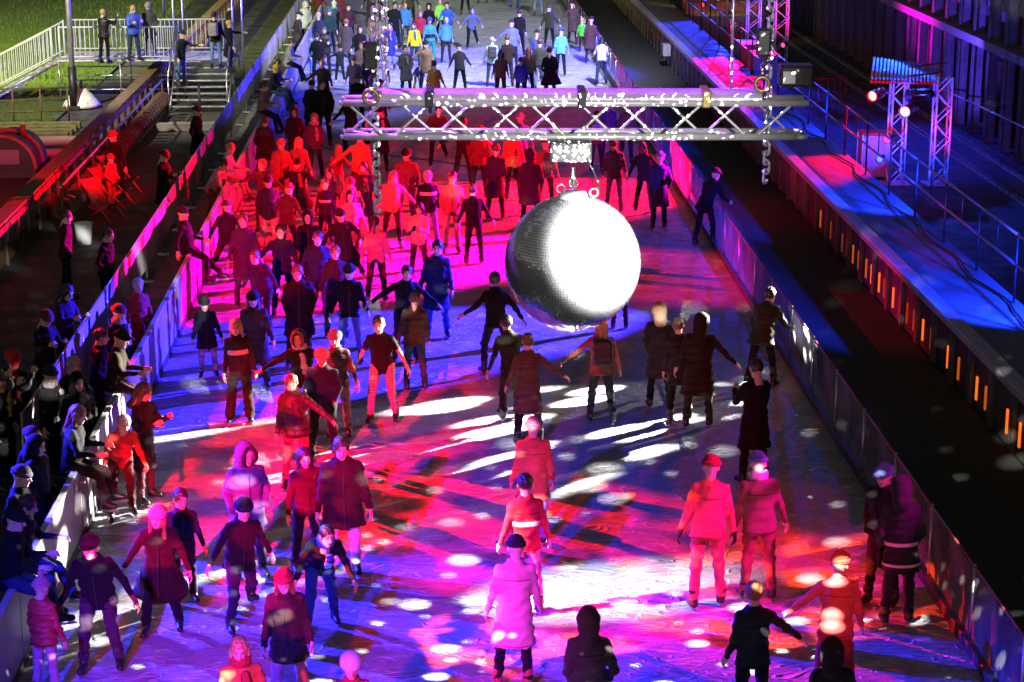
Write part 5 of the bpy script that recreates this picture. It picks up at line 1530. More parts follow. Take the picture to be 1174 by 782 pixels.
PEOPLE = [
(-4.3, 20.18, 0.0, 1.33, 150, 'stand', {'jt': 'puffer', 'j': (0.4, 0.025, 0.03), 't': (0.55, 0.22, 0.26), 'hair': ('pom', (0.55, 0.22, 0.26))}, 'small child in a red jacket and pompom hat at the bottom corner'),
(-5.08, 20.09, 0.0, 1.55, 165, 'stand', {'jt': 'puffer', 'j': (0.4, 0.025, 0.03), 't': (0.0066, 0.0066, 0.0078), 'hair': ('beanie', (0.5, 0.12, 0.04))}, 'person in red half cut off by the picture edge'),
(-3.81, 20.83, 0.0, 1.7, 0, 'glide', {'jt': 'jacket', 'j': (0.0066, 0.0066, 0.0078), 't': (0.048, 0.024, 0.042), 'hair': ('cap', (0.011, 0.011, 0.013)), 'gl': (0.3, 0.03, 0.04), 'fat': 1.08}, 'skater in black with a black cap and dark violet trousers, front on'),
(-3.25, 21.82, 0.0, 1.68, 0, 'glide', {'jt': 'skirt', 'j': (0.018, 0.012, 0.0084), 't': (0.0066, 0.0066, 0.0078), 'hair': ('beanie', (0.35, 0.3, 0.38), (0.25, 0.09, 0.03))}, 'woman in a flared dark coat with auburn hair under a pale hat'),
(-3.11, 22.72, 0.0, 1.45, 18, 'stand', {'jt': 'jacket', 'j': (0.0084, 0.0108, 0.036), 't': (0.021, 0.021, 0.024), 'hair': ('short', (0.02, 0.013, 0.01))}, 'boy in a navy jacket just behind the woman in the flared coat'),
(-2.34, 21.92, 0.0, 1.72, 25, 'stride', {'jt': 'jacket', 'j': (0.0066, 0.0066, 0.0078), 't': (0.018, 0.018, 0.042), 'hair': ('cap', (0.011, 0.011, 0.013))}, 'slim skater all in dark blue-black leaning into a glide, cap on'),
(-2.39, 23.53, 0.0, 1.78, 20, 'pocket', {'jt': 'parka', 'j': (0.1, 0.05, 0.16), 't': (0.021, 0.021, 0.024), 'hair': ('hood', None), 'fur': (0.011, 0.011, 0.013)}, 'tall person in a violet hooded coat with a dark fur collar'),
(-1.2, 23.48, 0.0, 1.86, 8, 'stand', {'jt': 'parka', 'j': (0.018, 0.012, 0.0084), 't': (0.58, 0.57, 0.58), 'hair': ('short', (0.09, 0.045, 0.02)), 'fat': 1.12}, 'broad man in a long brown-black parka with bright magenta trousers'),
(-1.67, 23.72, 0.0, 1.66, 25, 'stand', {'jt': 'jacket', 'j': (0.06, 0.0072, 0.0096), 't': (0.0066, 0.0066, 0.0078), 'hair': ('long', (0.02, 0.013, 0.01))}, 'dark-haired companion half hidden beside the man in the long parka'),
(-1.41, 21.9, 0.0, 1.62, 12, 'bend', {'jt': 'jacket', 'j': (0.0066, 0.0066, 0.0078), 't': (0.024, 0.039, 0.084), 'hair': ('short', (0.02, 0.013, 0.01)), 'scarf': (0.05, 0.15, 0.5)}, 'stooping skater in an open black jacket with a blue lanyard'),
(-1.62, 19.65, 0.0, 1.66, 0, 'stand', {'jt': 'parka', 'j': (0.042, 0.018, 0.015), 't': (0.55, 0.22, 0.26), 'hair': ('beanie', (0.4, 0.025, 0.03), (0.25, 0.09, 0.03))}, 'person in a brown jacket and red knitted hat walking towards the camera'),
(-1.93, 17.93, 0.0, 1.62, 5, 'stand', {'jt': 'jacket', 'j': (0.5, 0.12, 0.04), 't': (0.0066, 0.0066, 0.0078), 'hair': ('long', (0.42, 0.27, 0.1)), 'scarf': (0.4, 0.025, 0.03)}, 'blonde woman in orange-red at the bottom edge, head and shoulders in view'),
(-0.85, 17.88, 0.0, 1.45, 0, 'stand', {'jt': 'jacket', 'j': (0.4, 0.025, 0.03), 't': (0.0066, 0.0066, 0.0078), 'hair': ('helmet', (0.58, 0.57, 0.58))}, 'child in a pale helmet and red jacket at the bottom edge'),
(0.81, 20.21, 0.0, 1.74, 180, 'stand', {'jt': 'coat', 'j': (0.62, 0.3, 0.3), 't': (0.0066, 0.0066, 0.0078), 'hair': ('beanie', (0.011, 0.011, 0.013)), 'b': (0.35, 0.05, 0.05)}, 'woman in a long pink coat and dark hat seen from behind'),
(1.48, 18.25, 0.0, 1.7, 180, 'pocket', {'jt': 'coat', 'j': (0.06, 0.042, 0.045), 't': (0.0066, 0.0066, 0.0078), 'hair': ('hood', None)}, 'hooded figure in plain grey-brown seen from behind at the bottom edge'),
(1.03, 22.27, 0.0, 1.74, 190, 'stand', {'jt': 'jacket', 'j': (0.4, 0.025, 0.03), 't': (0.55, 0.22, 0.26), 'hair': ('short', (0.02, 0.013, 0.01)), 'stripe': ((0.6, 0.45, 0.42), [(0.18, 0.24)])}, 'person in a red jacket with a pale back stripe, behind the pink coat'),
(1.23, 24.51, 0.0, 1.72, 185, 'stand', {'jt': 'parka', 'j': (0.6, 0.1, 0.05), 't': (0.3, 0.12, 0.4), 'hair': ('beanie', (0.55, 0.22, 0.26))}, 'skater in an orange-red jacket and violet trousers just under the mirror ball'),
(3.23, 22.38, 0.0, 1.88, 185, 'stand', {'jt': 'jacket', 'j': (0.62, 0.1, 0.1), 't': (0.6, 0.1, 0.1), 'hair': ('beanie', (0.4, 0.025, 0.03)), 'gl': (0.011, 0.011, 0.013)}, 'tall man in an all-red ski suit seen from behind'),
(3.88, 22.57, 0.0, 1.85, 185, 'stand', {'jt': 'jacket', 'j': (0.17, 0.08, 0.07), 't': (0.2, 0.06, 0.05), 'hair': ('beanie', (0.15, 0.2, 0.55)), 'scarf': (0.58, 0.57, 0.58)}, 'man in a brown jacket and blue-tinged hat beside the all-red suit'),
(3.24, 18.97, 0.0, 1.68, 190, 'holdL', {'jt': 'jacket', 'j': (0.021, 0.021, 0.024), 't': (0.0066, 0.0066, 0.0078), 'hair': ('bun', (0.25, 0.09, 0.03))}, 'dark grey jacketed skater with auburn hair holding hands at the bottom'),
(4.24, 19.64, 0.0, 1.72, 175, 'holdR', {'jt': 'jacket', 'j': (0.5, 0.09, 0.08), 't': (0.4, 0.025, 0.03), 'hair': ('beanie', (0.7, 0.08, 0.03)), 'yaw': -20}, "skater in a scarlet hat and red jacket reaching for a partner's hand"),
(3.78, 17.53, 0.0, 1.66, 180, 'pocket', {'jt': 'coat', 'j': (0.024, 0.0132, 0.021), 't': (0.0066, 0.0066, 0.0078), 'hair': ('hood', None)}, 'dark hooded head and shoulders at the bottom beside the scarlet hat'),
(5.36, 22.34, 0.0, 1.8, -35, 'pocket', {'jt': 'coat', 'j': (0.0066, 0.0066, 0.0078), 't': (0.0066, 0.0066, 0.0078), 'hair': ('cap', (0.12, 0.15, 0.4))}, 'man in a black coat and lit-up cap leaning by the clear screens'),
(5.43, 21.77, 0.0, 1.8, 175, 'pocket', {'jt': 'parka', 'j': (0.021, 0.021, 0.024), 't': (0.021, 0.021, 0.024), 'hair': ('hood', None), 'stripe': ((0.6, 0.58, 0.5), [(-0.22, -0.19), (0.02, 0.06)])}, 'person in dark grey with pale reflective bands beside the clear screens'),
(4.5, 26.86, 0.0, 1.8, 200, 'phone', {'jt': 'coat', 'j': (0.0066, 0.0066, 0.0078), 't': (0.0066, 0.0066, 0.0078), 'hair': ('short', (0.02, 0.013, 0.01)), 'tel': 1}, 'dark figure with a phone standing on the unlit ice'),
(4.04, 29.47, 0.0, 1.8, 170, 'holdL', {'jt': 'coat', 'j': (0.018, 0.012, 0.0084), 't': (0.021, 0.021, 0.024), 'hair': ('hood', None), 'fat': 1.1}, 'big dark coated skater with an arm held out, below the flare of the ball'),
(3.78, 29.81, 0.0, 1.66, 185, 'stand', {'jt': 'parka', 'j': (0.021, 0.021, 0.024), 't': (0.0066, 0.0066, 0.0078), 'hair': ('short', (0.09, 0.045, 0.02))}, 'smaller dark skater half hidden by the big coated one'),
(3.55, 30.6, 0.0, 1.7, 180, 'pocket', {'jt': 'coat', 'j': (0.021, 0.021, 0.024), 't': (0.0066, 0.0066, 0.0078), 'hair': ('hood', (0.33, 0.25, 0.15)), 'fur': (0.33, 0.25, 0.15)}, 'person in a dark coat with a big pale fur hood, back turned'),
(2.55, 29.78, 0.0, 1.68, 180, 'holdR', {'jt': 'jacket', 'j': (0.3, 0.1, 0.07), 't': (0.021, 0.021, 0.024), 'hair': ('long', (0.42, 0.27, 0.1)), 'bag': (0.011, 0.011, 0.013)}, 'blonde skater in a reddish jacket with a black backpack'),
(1.36, 28.82, 0.0, 1.7, 180, 'holdL', {'jt': 'coat', 'j': (0.084, 0.051, 0.03), 't': (0.0066, 0.0066, 0.0078), 'hair': ('short', (0.09, 0.045, 0.02))}, 'skater in a brown coat giving a hand to the one with the backpack'),
(1.16, 29.92, 0.0, 1.74, 195, 'stride', {'jt': 'jacket', 'j': (0.021, 0.024, 0.015), 't': (0.036, 0.033, 0.015), 'hair': ('short', (0.02, 0.013, 0.01))}, 'skater in dark green pushing off behind the brown coat'),
(0.99, 32.55, 0.0, 1.8, -160, 'stride2', {'jt': 'jacket', 'j': (0.0066, 0.0066, 0.0078), 't': (0.018, 0.012, 0.0084), 'hair': ('short', (0.02, 0.013, 0.01))}, 'man in a black jacket skating away past the shaded side of the mirror ball'),
(-0.86, 29.89, 0.0, 1.8, -8, 'glide', {'jt': 'polo', 'j': (0.0066, 0.0066, 0.0078), 't': (0.16, 0.16, 0.17), 'hair': ('short', (0.09, 0.045, 0.02)), 'tp': 'plaid', 'tc2': (0.4, 0.42, 0.45)}, 'man in a black short-sleeved shirt and patched pale trousers'),
(-1.52, 29.18, 0.0, 1.7, 0, 'stand', {'jt': 'sweater', 'j': (0.078, 0.06, 0.048), 't': (0.2, 0.15, 0.13), 'hair': ('beanie', (0.18, 0.2, 0.25)), 'pat': 'stripe', 'c2': (0.04, 0.03, 0.03)}, 'person in a striped sweater and grey-blue knitted hat'),
(-1.69, 28.03, 0.0, 1.76, -5, 'pocket', {'jt': 'sweater', 'j': (0.0084, 0.0108, 0.036), 't': (0.0066, 0.0066, 0.0078), 'hair': ('cap', (0.35, 0.28, 0.26)), 'fat': 1.15}, 'stout man in a navy sweater with a pale flat hat'),
(-2.01, 26.88, 0.0, 1.7, -3, 'holdR', {'jt': 'puffer', 'j': (0.06, 0.009, 0.012), 't': (0.55, 0.03, 0.05), 'hair': ('short', (0.09, 0.045, 0.02)), 'scarf': (0.1, 0.012, 0.016)}, 'woman in a dark red quilted jacket and bright red trousers'),
(-3.09, 30.0, 0.0, 1.68, 4, 'stand', {'jt': 'jacket', 'j': (0.021, 0.021, 0.024), 't': (0.018, 0.0132, 0.012), 'hair': ('long', (0.42, 0.27, 0.1)), 'wide': 0.03, 'stripe': ((0.55, 0.52, 0.4), [(0.22, 0.3)])}, 'woman with very long blonde hair and wide black trousers'),
(-2.99, 31.72, 0.0, 1.7, 5, 'stand', {'jt': 'coat', 'j': (0.06, 0.042, 0.024), 't': (0.021, 0.021, 0.024), 'hair': ('beanie', (0.011, 0.011, 0.013), (0.09, 0.045, 0.02)), 'fur': (0.011, 0.011, 0.013)}, 'woman in a brown coat with a black fur collar behind the long-haired blonde'),
(-3.89, 32.58, 0.0, 1.36, 8, 'stand', {'jt': 'parka', 'j': (0.012, 0.012, 0.021), 't': (0.5, 0.32, 0.4), 'hair': ('beanie', (0.011, 0.011, 0.013))}, 'child in a black hat, navy coat and pale pink leggings'),
(-2.08, 29.43, 0.0, 1.68, 0, 'wide', {'jt': 'jacket', 'j': (0.012, 0.0132, 0.0108), 't': (0.0066, 0.0066, 0.0078), 'hair': ('hood', None), 'fur': (0.2, 0.13, 0.09), 'scarf': (0.58, 0.57, 0.58)}, 'person with a fur-rimmed hood and white scarf spreading the arms'),
(-2.37, 33.24, 0.0, 1.78, 4, 'pocket', {'jt': 'coat', 'j': (0.0168, 0.0108, 0.0072), 't': (0.018, 0.012, 0.0084), 'hair': ('short', (0.09, 0.045, 0.02)), 'fat': 1.1}, 'man in a long plain dark brown coat amid the blue patch of ice'),
(-1.51, 33.44, 0.0, 1.74, 0, 'stand', {'jt': 'jacket', 'j': (0.0066, 0.0066, 0.0078), 't': (0.1, 0.16, 0.34), 'hair': ('beanie', (0.011, 0.011, 0.013))}, 'man in a black jacket and pale blue jeans beside the dark brown coat'),
(-0.56, 33.4, 0.0, 1.74, 8, 'wide', {'jt': 'jacket', 'j': (0.0066, 0.0066, 0.0078), 't': (0.0084, 0.0108, 0.036), 'hair': ('short', (0.02, 0.013, 0.01)), 'skin': 0}, 'skater in black with arms spread beside the long navy coat'),
(-0.38, 31.66, 0.0, 1.66, 182, 'stand', {'jt': 'jacket', 'j': (0.072, 0.042, 0.024), 't': (0.024, 0.039, 0.084), 'hair': ('short', (0.09, 0.045, 0.02)), 'pat': 'stripe', 'c2': (0.05, 0.03, 0.02)}, 'skater in a brown striped jacket and blue jeans with back turned'),
(-0.0, 34.99, 0.0, 1.8, 0, 'stand', {'jt': 'coat', 'j': (0.018, 0.021, 0.06), 't': (0.05, 0.1, 0.4), 'hair': ('short', (0.02, 0.013, 0.01))}, 'tall man in a long navy coat and bright blue jeans'),
(-0.35, 39.42, 0.0, 1.62, -12, 'phone', {'jt': 'jacket', 'j': (0.6, 0.25, 0.26), 't': (0.036, 0.009, 0.012), 'hair': ('long', (0.02, 0.013, 0.01)), 'tel': 1}, 'woman with long dark hair in a pink jacket holding a phone'),
(-0.95, 42.6, 0.0, 1.68, 10, 'holdR', {'jt': 'jacket', 'j': (0.6, 0.16, 0.13), 't': (0.03, 0.006, 0.009), 'hair': ('long', (0.25, 0.09, 0.03)), 'scarf': (0.6, 0.35, 0.4), 'b': (0.7, 0.68, 0.68)}, 'woman in a pale red jacket, pink scarf and white skates'),
(-0.67, 44.54, 0.0, 1.82, 0, 'pocket', {'jt': 'jacket', 'j': (0.16, 0.04, 0.05), 't': (0.2, 0.1, 0.22), 'hair': ('cap', (0.011, 0.011, 0.013)), 'fat': 1.1}, 'big man in a dark cap and wine-red jacket behind the pink scarf'),
(-0.16, 42.35, 0.0, 1.72, 0, 'pocket', {'jt': 'jacket', 'j': (0.0066, 0.0066, 0.0078), 't': (0.1, 0.14, 0.4), 'hair': ('short', (0.3, 0.3, 0.3)), 'stripe': ((0.7, 0.5, 0.6), [(0.27, 0.34)])}, 'man in a black jacket with one broad white chest band'),
(0.33, 41.9, 0.0, 1.78, 2, 'pocket', {'jt': 'jacket', 'j': (0.26, 0.08, 0.08), 't': (0.55, 0.3, 0.32), 'hair': ('short', (0.02, 0.013, 0.01))}, 'man in a dusty red leather jacket and pale trousers'),
(-1.83, 38.62, 0.0, 1.72, 10, 'kick', {'jt': 'skirt', 'j': (0.015, 0.012, 0.0108), 't': (0.0066, 0.0066, 0.0078), 'hair': ('beanie', (0.011, 0.011, 0.013))}, 'woman in a swirling dark skirt coat kicking one leg out'),
(-2.22, 36.08, 0.0, 1.76, 8, 'pocket', {'jt': 'jacket', 'j': (0.012, 0.018, 0.042), 't': (0.024, 0.039, 0.084), 'hair': ('short', (0.02, 0.013, 0.01)), 'fat': 1.12}, 'man in a dark blue jacket and jeans, face tinted blue'),
(-2.5, 38.33, 0.0, 1.68, 0, 'pocket', {'jt': 'coat', 'j': (0.0066, 0.0066, 0.0078), 't': (0.0066, 0.0066, 0.0078), 'hair': ('hood', None)}, 'woman in a black hooded coat with a pale lit face'),
(-2.91, 36.73, 0.0, 1.76, 5, 'holdL', {'jt': 'jacket', 'j': (0.012, 0.0132, 0.03), 't': (0.0066, 0.0066, 0.0078), 'hair': ('short', (0.02, 0.013, 0.01)), 'gl': (0.011, 0.011, 0.013)}, 'skater in a dark blue jacket reaching a gloved hand sideways'),
(-3.68, 37.54, 0.0, 1.8, 10, 'stand', {'jt': 'coat', 'j': (0.042, 0.027, 0.054), 't': (0.024, 0.039, 0.084), 'hair': ('short', (0.09, 0.045, 0.02))}, 'tall man in a violet-grey coat and jeans near the boards'),
(-4.23, 39.61, 0.0, 1.66, 160, 'stride', {'jt': 'jacket', 'j': (0.018, 0.012, 0.024), 't': (0.06, 0.0072, 0.0096), 'hair': ('beanie', (0.06, 0.06, 0.07))}, 'dark skater in a striped hat gliding close to the boards'),
(-4.8, 37.77, 0.0, 1.72, 80, 'sitout', {'jt': 'jacket', 'j': (0.0066, 0.0066, 0.0078), 't': (0.0066, 0.0066, 0.0078), 'hair': ('beanie', (0.011, 0.011, 0.013)), 'seat': 1.03}, 'person in black perched on the boards with one leg stretched to the ice'),
(-5.11, 44.95, 0.0, 1.66, 75, 'lean', {'jt': 'jacket', 'j': (0.6, 0.2, 0.24), 't': (0.3, 0.06, 0.08), 'hair': ('short', (0.02, 0.013, 0.01)), 'pat': 'plaid', 'c2': (0.75, 0.4, 0.4)}, 'person in a pink checked jacket leaning out over the boards'),
(-4.8, 45.27, 0.0, 1.66, 80, 'sit', {'jt': 'jacket', 'j': (0.42, 0.32, 0.5), 't': (0.25, 0.1, 0.14), 'hair': ('beanie', (0.55, 0.22, 0.26)), 'seat': 1.03}, 'person in a lilac jacket seated on the boards, legs over the ice'),
(-4.3, 49.79, 0.0, 1.76, 165, 'pocket', {'jt': 'parka', 'j': (0.072, 0.009, 0.018), 't': (0.4, 0.18, 0.3), 'hair': ('short', (0.09, 0.045, 0.02))}, 'person in a dark red coat standing with back turned at the boards'),
(-6.2, 44.99, 0.0, 1.74, 70, 'phone', {'jt': 'coat', 'j': (0.0066, 0.0066, 0.0078), 't': (0.0066, 0.0066, 0.0078), 'hair': ('beanie', (0.1, 0.012, 0.016)), 'skates': False}, 'person in black watching over the pink stretch of banner fence'),
(-6.2, 51.72, 0.0, 1.74, 70, 'pocket', {'jt': 'coat', 'j': (0.0066, 0.0066, 0.0078), 't': (0.0066, 0.0066, 0.0078), 'hair': ('beanie', (0.1, 0.012, 0.016)), 'skates': False}, 'person in a black coat behind the fence below the stairs'),
(-3.57, 41.76, 0.0, 1.76, 15, 'pocket', {'jt': 'jacket', 'j': (0.018, 0.0108, 0.018), 't': (0.3, 0.12, 0.16), 'hair': ('cap', (0.03, 0.02, 0.014)), 'fat': 1.05}, 'man in a dark jacket edged with blue light in the red patch'),
(-3.83, 44.11, 0.0, 1.72, -25, 'wide', {'jt': 'jacket', 'j': (0.084, 0.018, 0.018), 't': (0.036, 0.0072, 0.018), 'hair': ('short', (0.25, 0.09, 0.03))}, 'skater in dark red lunging towards the boards with long arms'),
(-3.67, 46.92, 0.0, 1.66, 0, 'pocket', {'jt': 'coat', 'j': (0.3, 0.05, 0.04), 't': (0.55, 0.22, 0.26), 'hair': ('beanie', (0.5, 0.12, 0.04))}, 'woman in a brick-red coat and knotted orange hat'),
(-3.28, 47.16, 0.0, 1.66, 5, 'stand', {'jt': 'coat', 'j': (0.25, 0.04, 0.05), 't': (0.55, 0.22, 0.26), 'hair': ('long', (0.5, 0.14, 0.03))}, 'woman with long bright ginger hair in a red coat'),
(-3.09, 44.53, 0.0, 1.66, 0, 'wide', {'jt': 'skirt', 'j': (0.018, 0.009, 0.021), 't': (0.06, 0.0072, 0.0096), 'hair': ('cap', (0.011, 0.011, 0.013)), 'scarf': (0.4, 0.025, 0.03)}, 'person in a dark tunic, black cap and red scarf with arms out'),
(-3.67, 51.87, 0.0, 1.68, -5, 'pocket', {'jt': 'parka', 'j': (0.078, 0.012, 0.024), 't': (0.06, 0.0072, 0.0096), 'hair': ('hood', None)}, 'hooded person in dark red pressed close to a violet jacket'),
(-3.07, 50.42, 0.0, 1.74, 4, 'pocket', {'jt': 'jacket', 'j': (0.078, 0.024, 0.09), 't': (0.024, 0.012, 0.036), 'hair': ('short', (0.25, 0.09, 0.03)), 'scarf': (0.5, 0.2, 0.35)}, 'person in a violet jacket with a thick pink scarf and dark trousers'),
(-3.11, 55.42, 0.0, 1.92, 4, 'pocket', {'jt': 'jacket', 'j': (0.0066, 0.0066, 0.0078), 't': (0.012, 0.0072, 0.012), 'hair': ('short', (0.02, 0.013, 0.01)), 'fat': 1.12}, 'very tall man in a plain black jacket at the end of the truss'),
(-1.82, 47.13, 0.0, 1.78, 178, 'holdR', {'jt': 'jacket', 'j': (0.65, 0.13, 0.07), 't': (0.06, 0.012, 0.018), 'hair': ('short', (0.25, 0.09, 0.03))}, 'person in an orange-red jacket from behind, leading a child by the hand'),
(-2.39, 48.0, 0.0, 1.3, 170, 'holdL', {'jt': 'jacket', 'j': (0.22, 0.03, 0.03), 't': (0.35, 0.2, 0.25), 'hair': ('long', (0.25, 0.09, 0.03))}, 'red-haired child in a dark red jacket held by the hand'),
(-2.43, 43.03, 0.0, 1.4, 0, 'stand', {'jt': 'jacket', 'j': (0.024, 0.009, 0.018), 't': (0.0066, 0.0066, 0.0078), 'hair': ('short', (0.09, 0.045, 0.02)), 'stripe': ((0.7, 0.4, 0.45), [(0.2, 0.27)])}, 'child in a dark top with a pale band across the chest'),
(-2.37, 43.85, 0.0, 1.52, -10, 'stand', {'jt': 'jacket', 'j': (0.2, 0.04, 0.05), 't': (0.3, 0.12, 0.3), 'hair': ('long', (0.02, 0.013, 0.01))}, 'young skater with dark hair behind the child with the chest band'),
(-1.76, 40.67, 0.0, 1.62, 12, 'stand', {'jt': 'puffer', 'j': (0.6, 0.16, 0.3), 't': (0.3, 0.05, 0.1), 'hair': ('long', (0.02, 0.013, 0.01))}, 'dark-haired woman in a bright pink jacket near the dangling chain'),
(-1.79, 41.82, 0.0, 1.68, 0, 'pocket', {'jt': 'jacket', 'j': (0.4, 0.08, 0.2), 't': (0.06, 0.0072, 0.0096), 'hair': ('beanie', (0.2, 0.02, 0.03)), 'scarf': (0.6, 0.1, 0.3)}, 'person in a wine-red knitted hat and magenta shawl'),
(-1.6, 43.58, 0.0, 1.7, 3, 'stand', {'jt': 'coat', 'j': (0.03, 0.009, 0.018), 't': (0.06, 0.024, 0.06), 'hair': ('long', (0.02, 0.013, 0.01)), 'scarf': (0.4, 0.05, 0.06)}, 'woman with dark curly hair and a checked scarf beside the dangling chain'),
(0.7, 49.56, 0.0, 1.74, 178, 'wide', {'jt': 'jacket', 'j': (0.018, 0.009, 0.015), 't': (0.012, 0.009, 0.018), 'hair': ('short', (0.02, 0.013, 0.01))}, 'skater in a dark jacket with one arm flung out, seen through the truss'),
(1.06, 47.92, 0.0, 1.76, 182, 'pocket', {'jt': 'jacket', 'j': (0.16, 0.03, 0.02), 't': (0.018, 0.012, 0.0084), 'hair': ('beanie', (0.4, 0.025, 0.03)), 'scarf': (0.6, 0.12, 0.05)}, 'person in a dark jacket with an orange hood seen from behind'),
(1.38, 45.4, 0.0, 1.76, 180, 'pocket', {'jt': 'coat', 'j': (0.03, 0.018, 0.054), 't': (0.03, 0.012, 0.036), 'hair': ('short', (0.09, 0.045, 0.02))}, 'person in a long violet-blue coat standing amid the orange jackets'),
(1.88, 47.75, 0.0, 1.74, 178, 'stand', {'jt': 'puffer', 'j': (0.65, 0.1, 0.05), 't': (0.024, 0.012, 0.024), 'hair': ('short', (0.02, 0.013, 0.01))}, 'person in a glowing orange-red puffer jacket from behind'),
(2.15, 44.55, 0.0, 1.76, 184, 'pocket', {'jt': 'coat', 'j': (0.03, 0.012, 0.03), 't': (0.0066, 0.0066, 0.0078), 'hair': ('hood', None), 'fat': 1.15}, 'big figure in a dark plum coat just above the mirror ball'),
(2.6, 46.32, 0.0, 1.72, 176, 'stand', {'jt': 'jacket', 'j': (0.3, 0.09, 0.05), 't': (0.06, 0.018, 0.018), 'hair': ('beanie', (0.4, 0.025, 0.03))}, 'person in a rust-brown jacket with red hat at the ball motor'),
(2.18, 50.33, 0.0, 1.7, 178, 'stand', {'jt': 'jacket', 'j': (0.05, 0.15, 0.6), 't': (0.0084, 0.0108, 0.036), 'hair': ('beanie', (0.3, 0.25, 0.5))}, 'person in a bright blue jacket and patterned hat behind the truss'),
(-1.42, 51.54, 0.0, 1.74, 6, 'pocket', {'jt': 'coat', 'j': (0.0066, 0.0066, 0.0078), 't': (0.0084, 0.0108, 0.036), 'hair': ('beanie', (0.011, 0.011, 0.013)), 'scarf': (0.5, 0.1, 0.3)}, 'woman in black with a pink scarf behind the heavy chain'),
(-2.29, 54.26, 0.0, 1.74, -30, 'stride', {'jt': 'jacket', 'j': (0.0066, 0.0066, 0.0078), 't': (0.0066, 0.0066, 0.0078), 'hair': ('short', (0.02, 0.013, 0.01))}, 'dark runner-like skater striding behind the end of the truss'),
(-4.8, 55.16, 0.0, 1.72, 80, 'sit', {'jt': 'jacket', 'j': (0.26, 0.16, 0.16), 't': (0.021, 0.021, 0.024), 'hair': ('short', (0.09, 0.045, 0.02)), 'seat': 1.03}, 'person in a rosy grey jacket seated on the boards beside the walkway'),
(-4.8, 59.06, 0.0, 1.66, 80, 'sit', {'jt': 'jacket', 'j': (0.0066, 0.0066, 0.0078), 't': (0.024, 0.039, 0.084), 'hair': ('pom', (0.7, 0.45, 0.03)), 'seat': 1.03}, 'person in a yellow hat sitting with friends on the boards'),
(-4.8, 60.16, 0.0, 1.68, 85, 'sit', {'jt': 'jacket', 'j': (0.012, 0.012, 0.03), 't': (0.012, 0.018, 0.042), 'hair': ('short', (0.02, 0.013, 0.01)), 'seat': 1.03}, 'person in dark blue sitting on the boards beside the yellow hat'),
(-4.8, 65.6, 0.0, 1.7, 85, 'sit', {'jt': 'jacket', 'j': (0.26, 0.27, 0.28), 't': (0.0066, 0.0066, 0.0078), 'hair': ('short', (0.09, 0.045, 0.02)), 'seat': 1.03}, 'person in a pale grey jacket sitting on the far boards'),
(-3.43, 61.39, 0.0, 1.72, -10, 'holdL', {'jt': 'jacket', 'j': (0.0072, 0.006, 0.0072), 't': (0.0066, 0.0066, 0.0078), 'hair': ('short', (0.25, 0.09, 0.03))}, 'skater in black with a badge stretching an arm to the boards'),
(-3.24, 68.45, 0.0, 1.3, 0, 'wide', {'jt': 'jacket', 'j': (0.015, 0.021, 0.018), 't': (0.0084, 0.0108, 0.036), 'hair': ('beanie', (0.011, 0.011, 0.013)), 'b': (0.5, 0.45, 0.4)}, 'small child in a dark green jacket balancing with arms spread'),
(-3.82, 70.02, 0.0, 1.78, 8, 'phone', {'jt': 'puffer', 'j': (0.012, 0.0132, 0.018), 't': (0.021, 0.021, 0.024), 'hair': ('short', (0.09, 0.045, 0.02))}, 'man in a black quilted jacket at the far boards'),
(-4.3, 70.28, 0.0, 1.3, 60, 'stand', {'jt': 'jacket', 'j': (0.06, 0.25, 0.55), 't': (0.05, 0.15, 0.45), 'hair': ('pom', (0.3, 0.45, 0.6))}, 'child in bright blue with a pale blue hat at the far boards'),
(-5.08, 74.54, 0.0, 1.8, 120, 'pocket', {'jt': 'coat', 'j': (0.03, 0.024, 0.027), 't': (0.0066, 0.0066, 0.0078), 'hair': ('cap', (0.03, 0.02, 0.014))}, 'broad person in a dark grey coat leaning on the far boards'),
(-4.3, 75.17, 0.0, 1.7, 170, 'stand', {'jt': 'jacket', 'j': (0.018, 0.024, 0.072), 't': (0.05, 0.07, 0.25), 'hair': ('beanie', (0.55, 0.4, 0.45))}, 'person in a navy jacket and pale pink hat by the far boards'),
(-5.08, 79.25, 0.0, 1.72, 20, 'pocket', {'jt': 'parka', 'j': (0.26, 0.28, 0.22), 't': (0.0066, 0.0066, 0.0078), 'hair': ('hood', None)}, 'person in a pale grey-green hood at the far boards'),
(-3.92, 79.21, 0.0, 1.72, 185, 'stand', {'jt': 'jacket', 'j': (0.03, 0.042, 0.06), 't': (0.024, 0.039, 0.084), 'hair': ('pom', (0.58, 0.57, 0.58)), 'scarf': (0.03, 0.42, 0.42)}, 'skater in a teal scarf and white hat with back turned'),
(-3.2, 72.63, 0.0, 1.74, 180, 'stand', {'jt': 'coat', 'j': (0.06, 0.045, 0.054), 't': (0.0084, 0.0108, 0.036), 'hair': ('short', (0.25, 0.09, 0.03))}, 'person in a long brown-grey coat skating away up the rink'),
(-3.3, 78.37, 0.0, 1.7, 2, 'pocket', {'jt': 'jacket', 'j': (0.042, 0.012, 0.03), 't': (0.0066, 0.0066, 0.0078), 'hair': ('short', (0.02, 0.013, 0.01))}, 'skater in a plum jacket amid the far crowd'),
(-2.39, 66.37, 0.0, 1.66, 0, 'pocket', {'jt': 'coat', 'j': (0.072, 0.06, 0.054), 't': (0.0084, 0.0108, 0.036), 'hair': ('long', (0.09, 0.045, 0.02)), 'pat': 'plaid', 'c2': (0.25, 0.2, 0.18)}, 'woman in a grey checked coat by the heavy chain'),
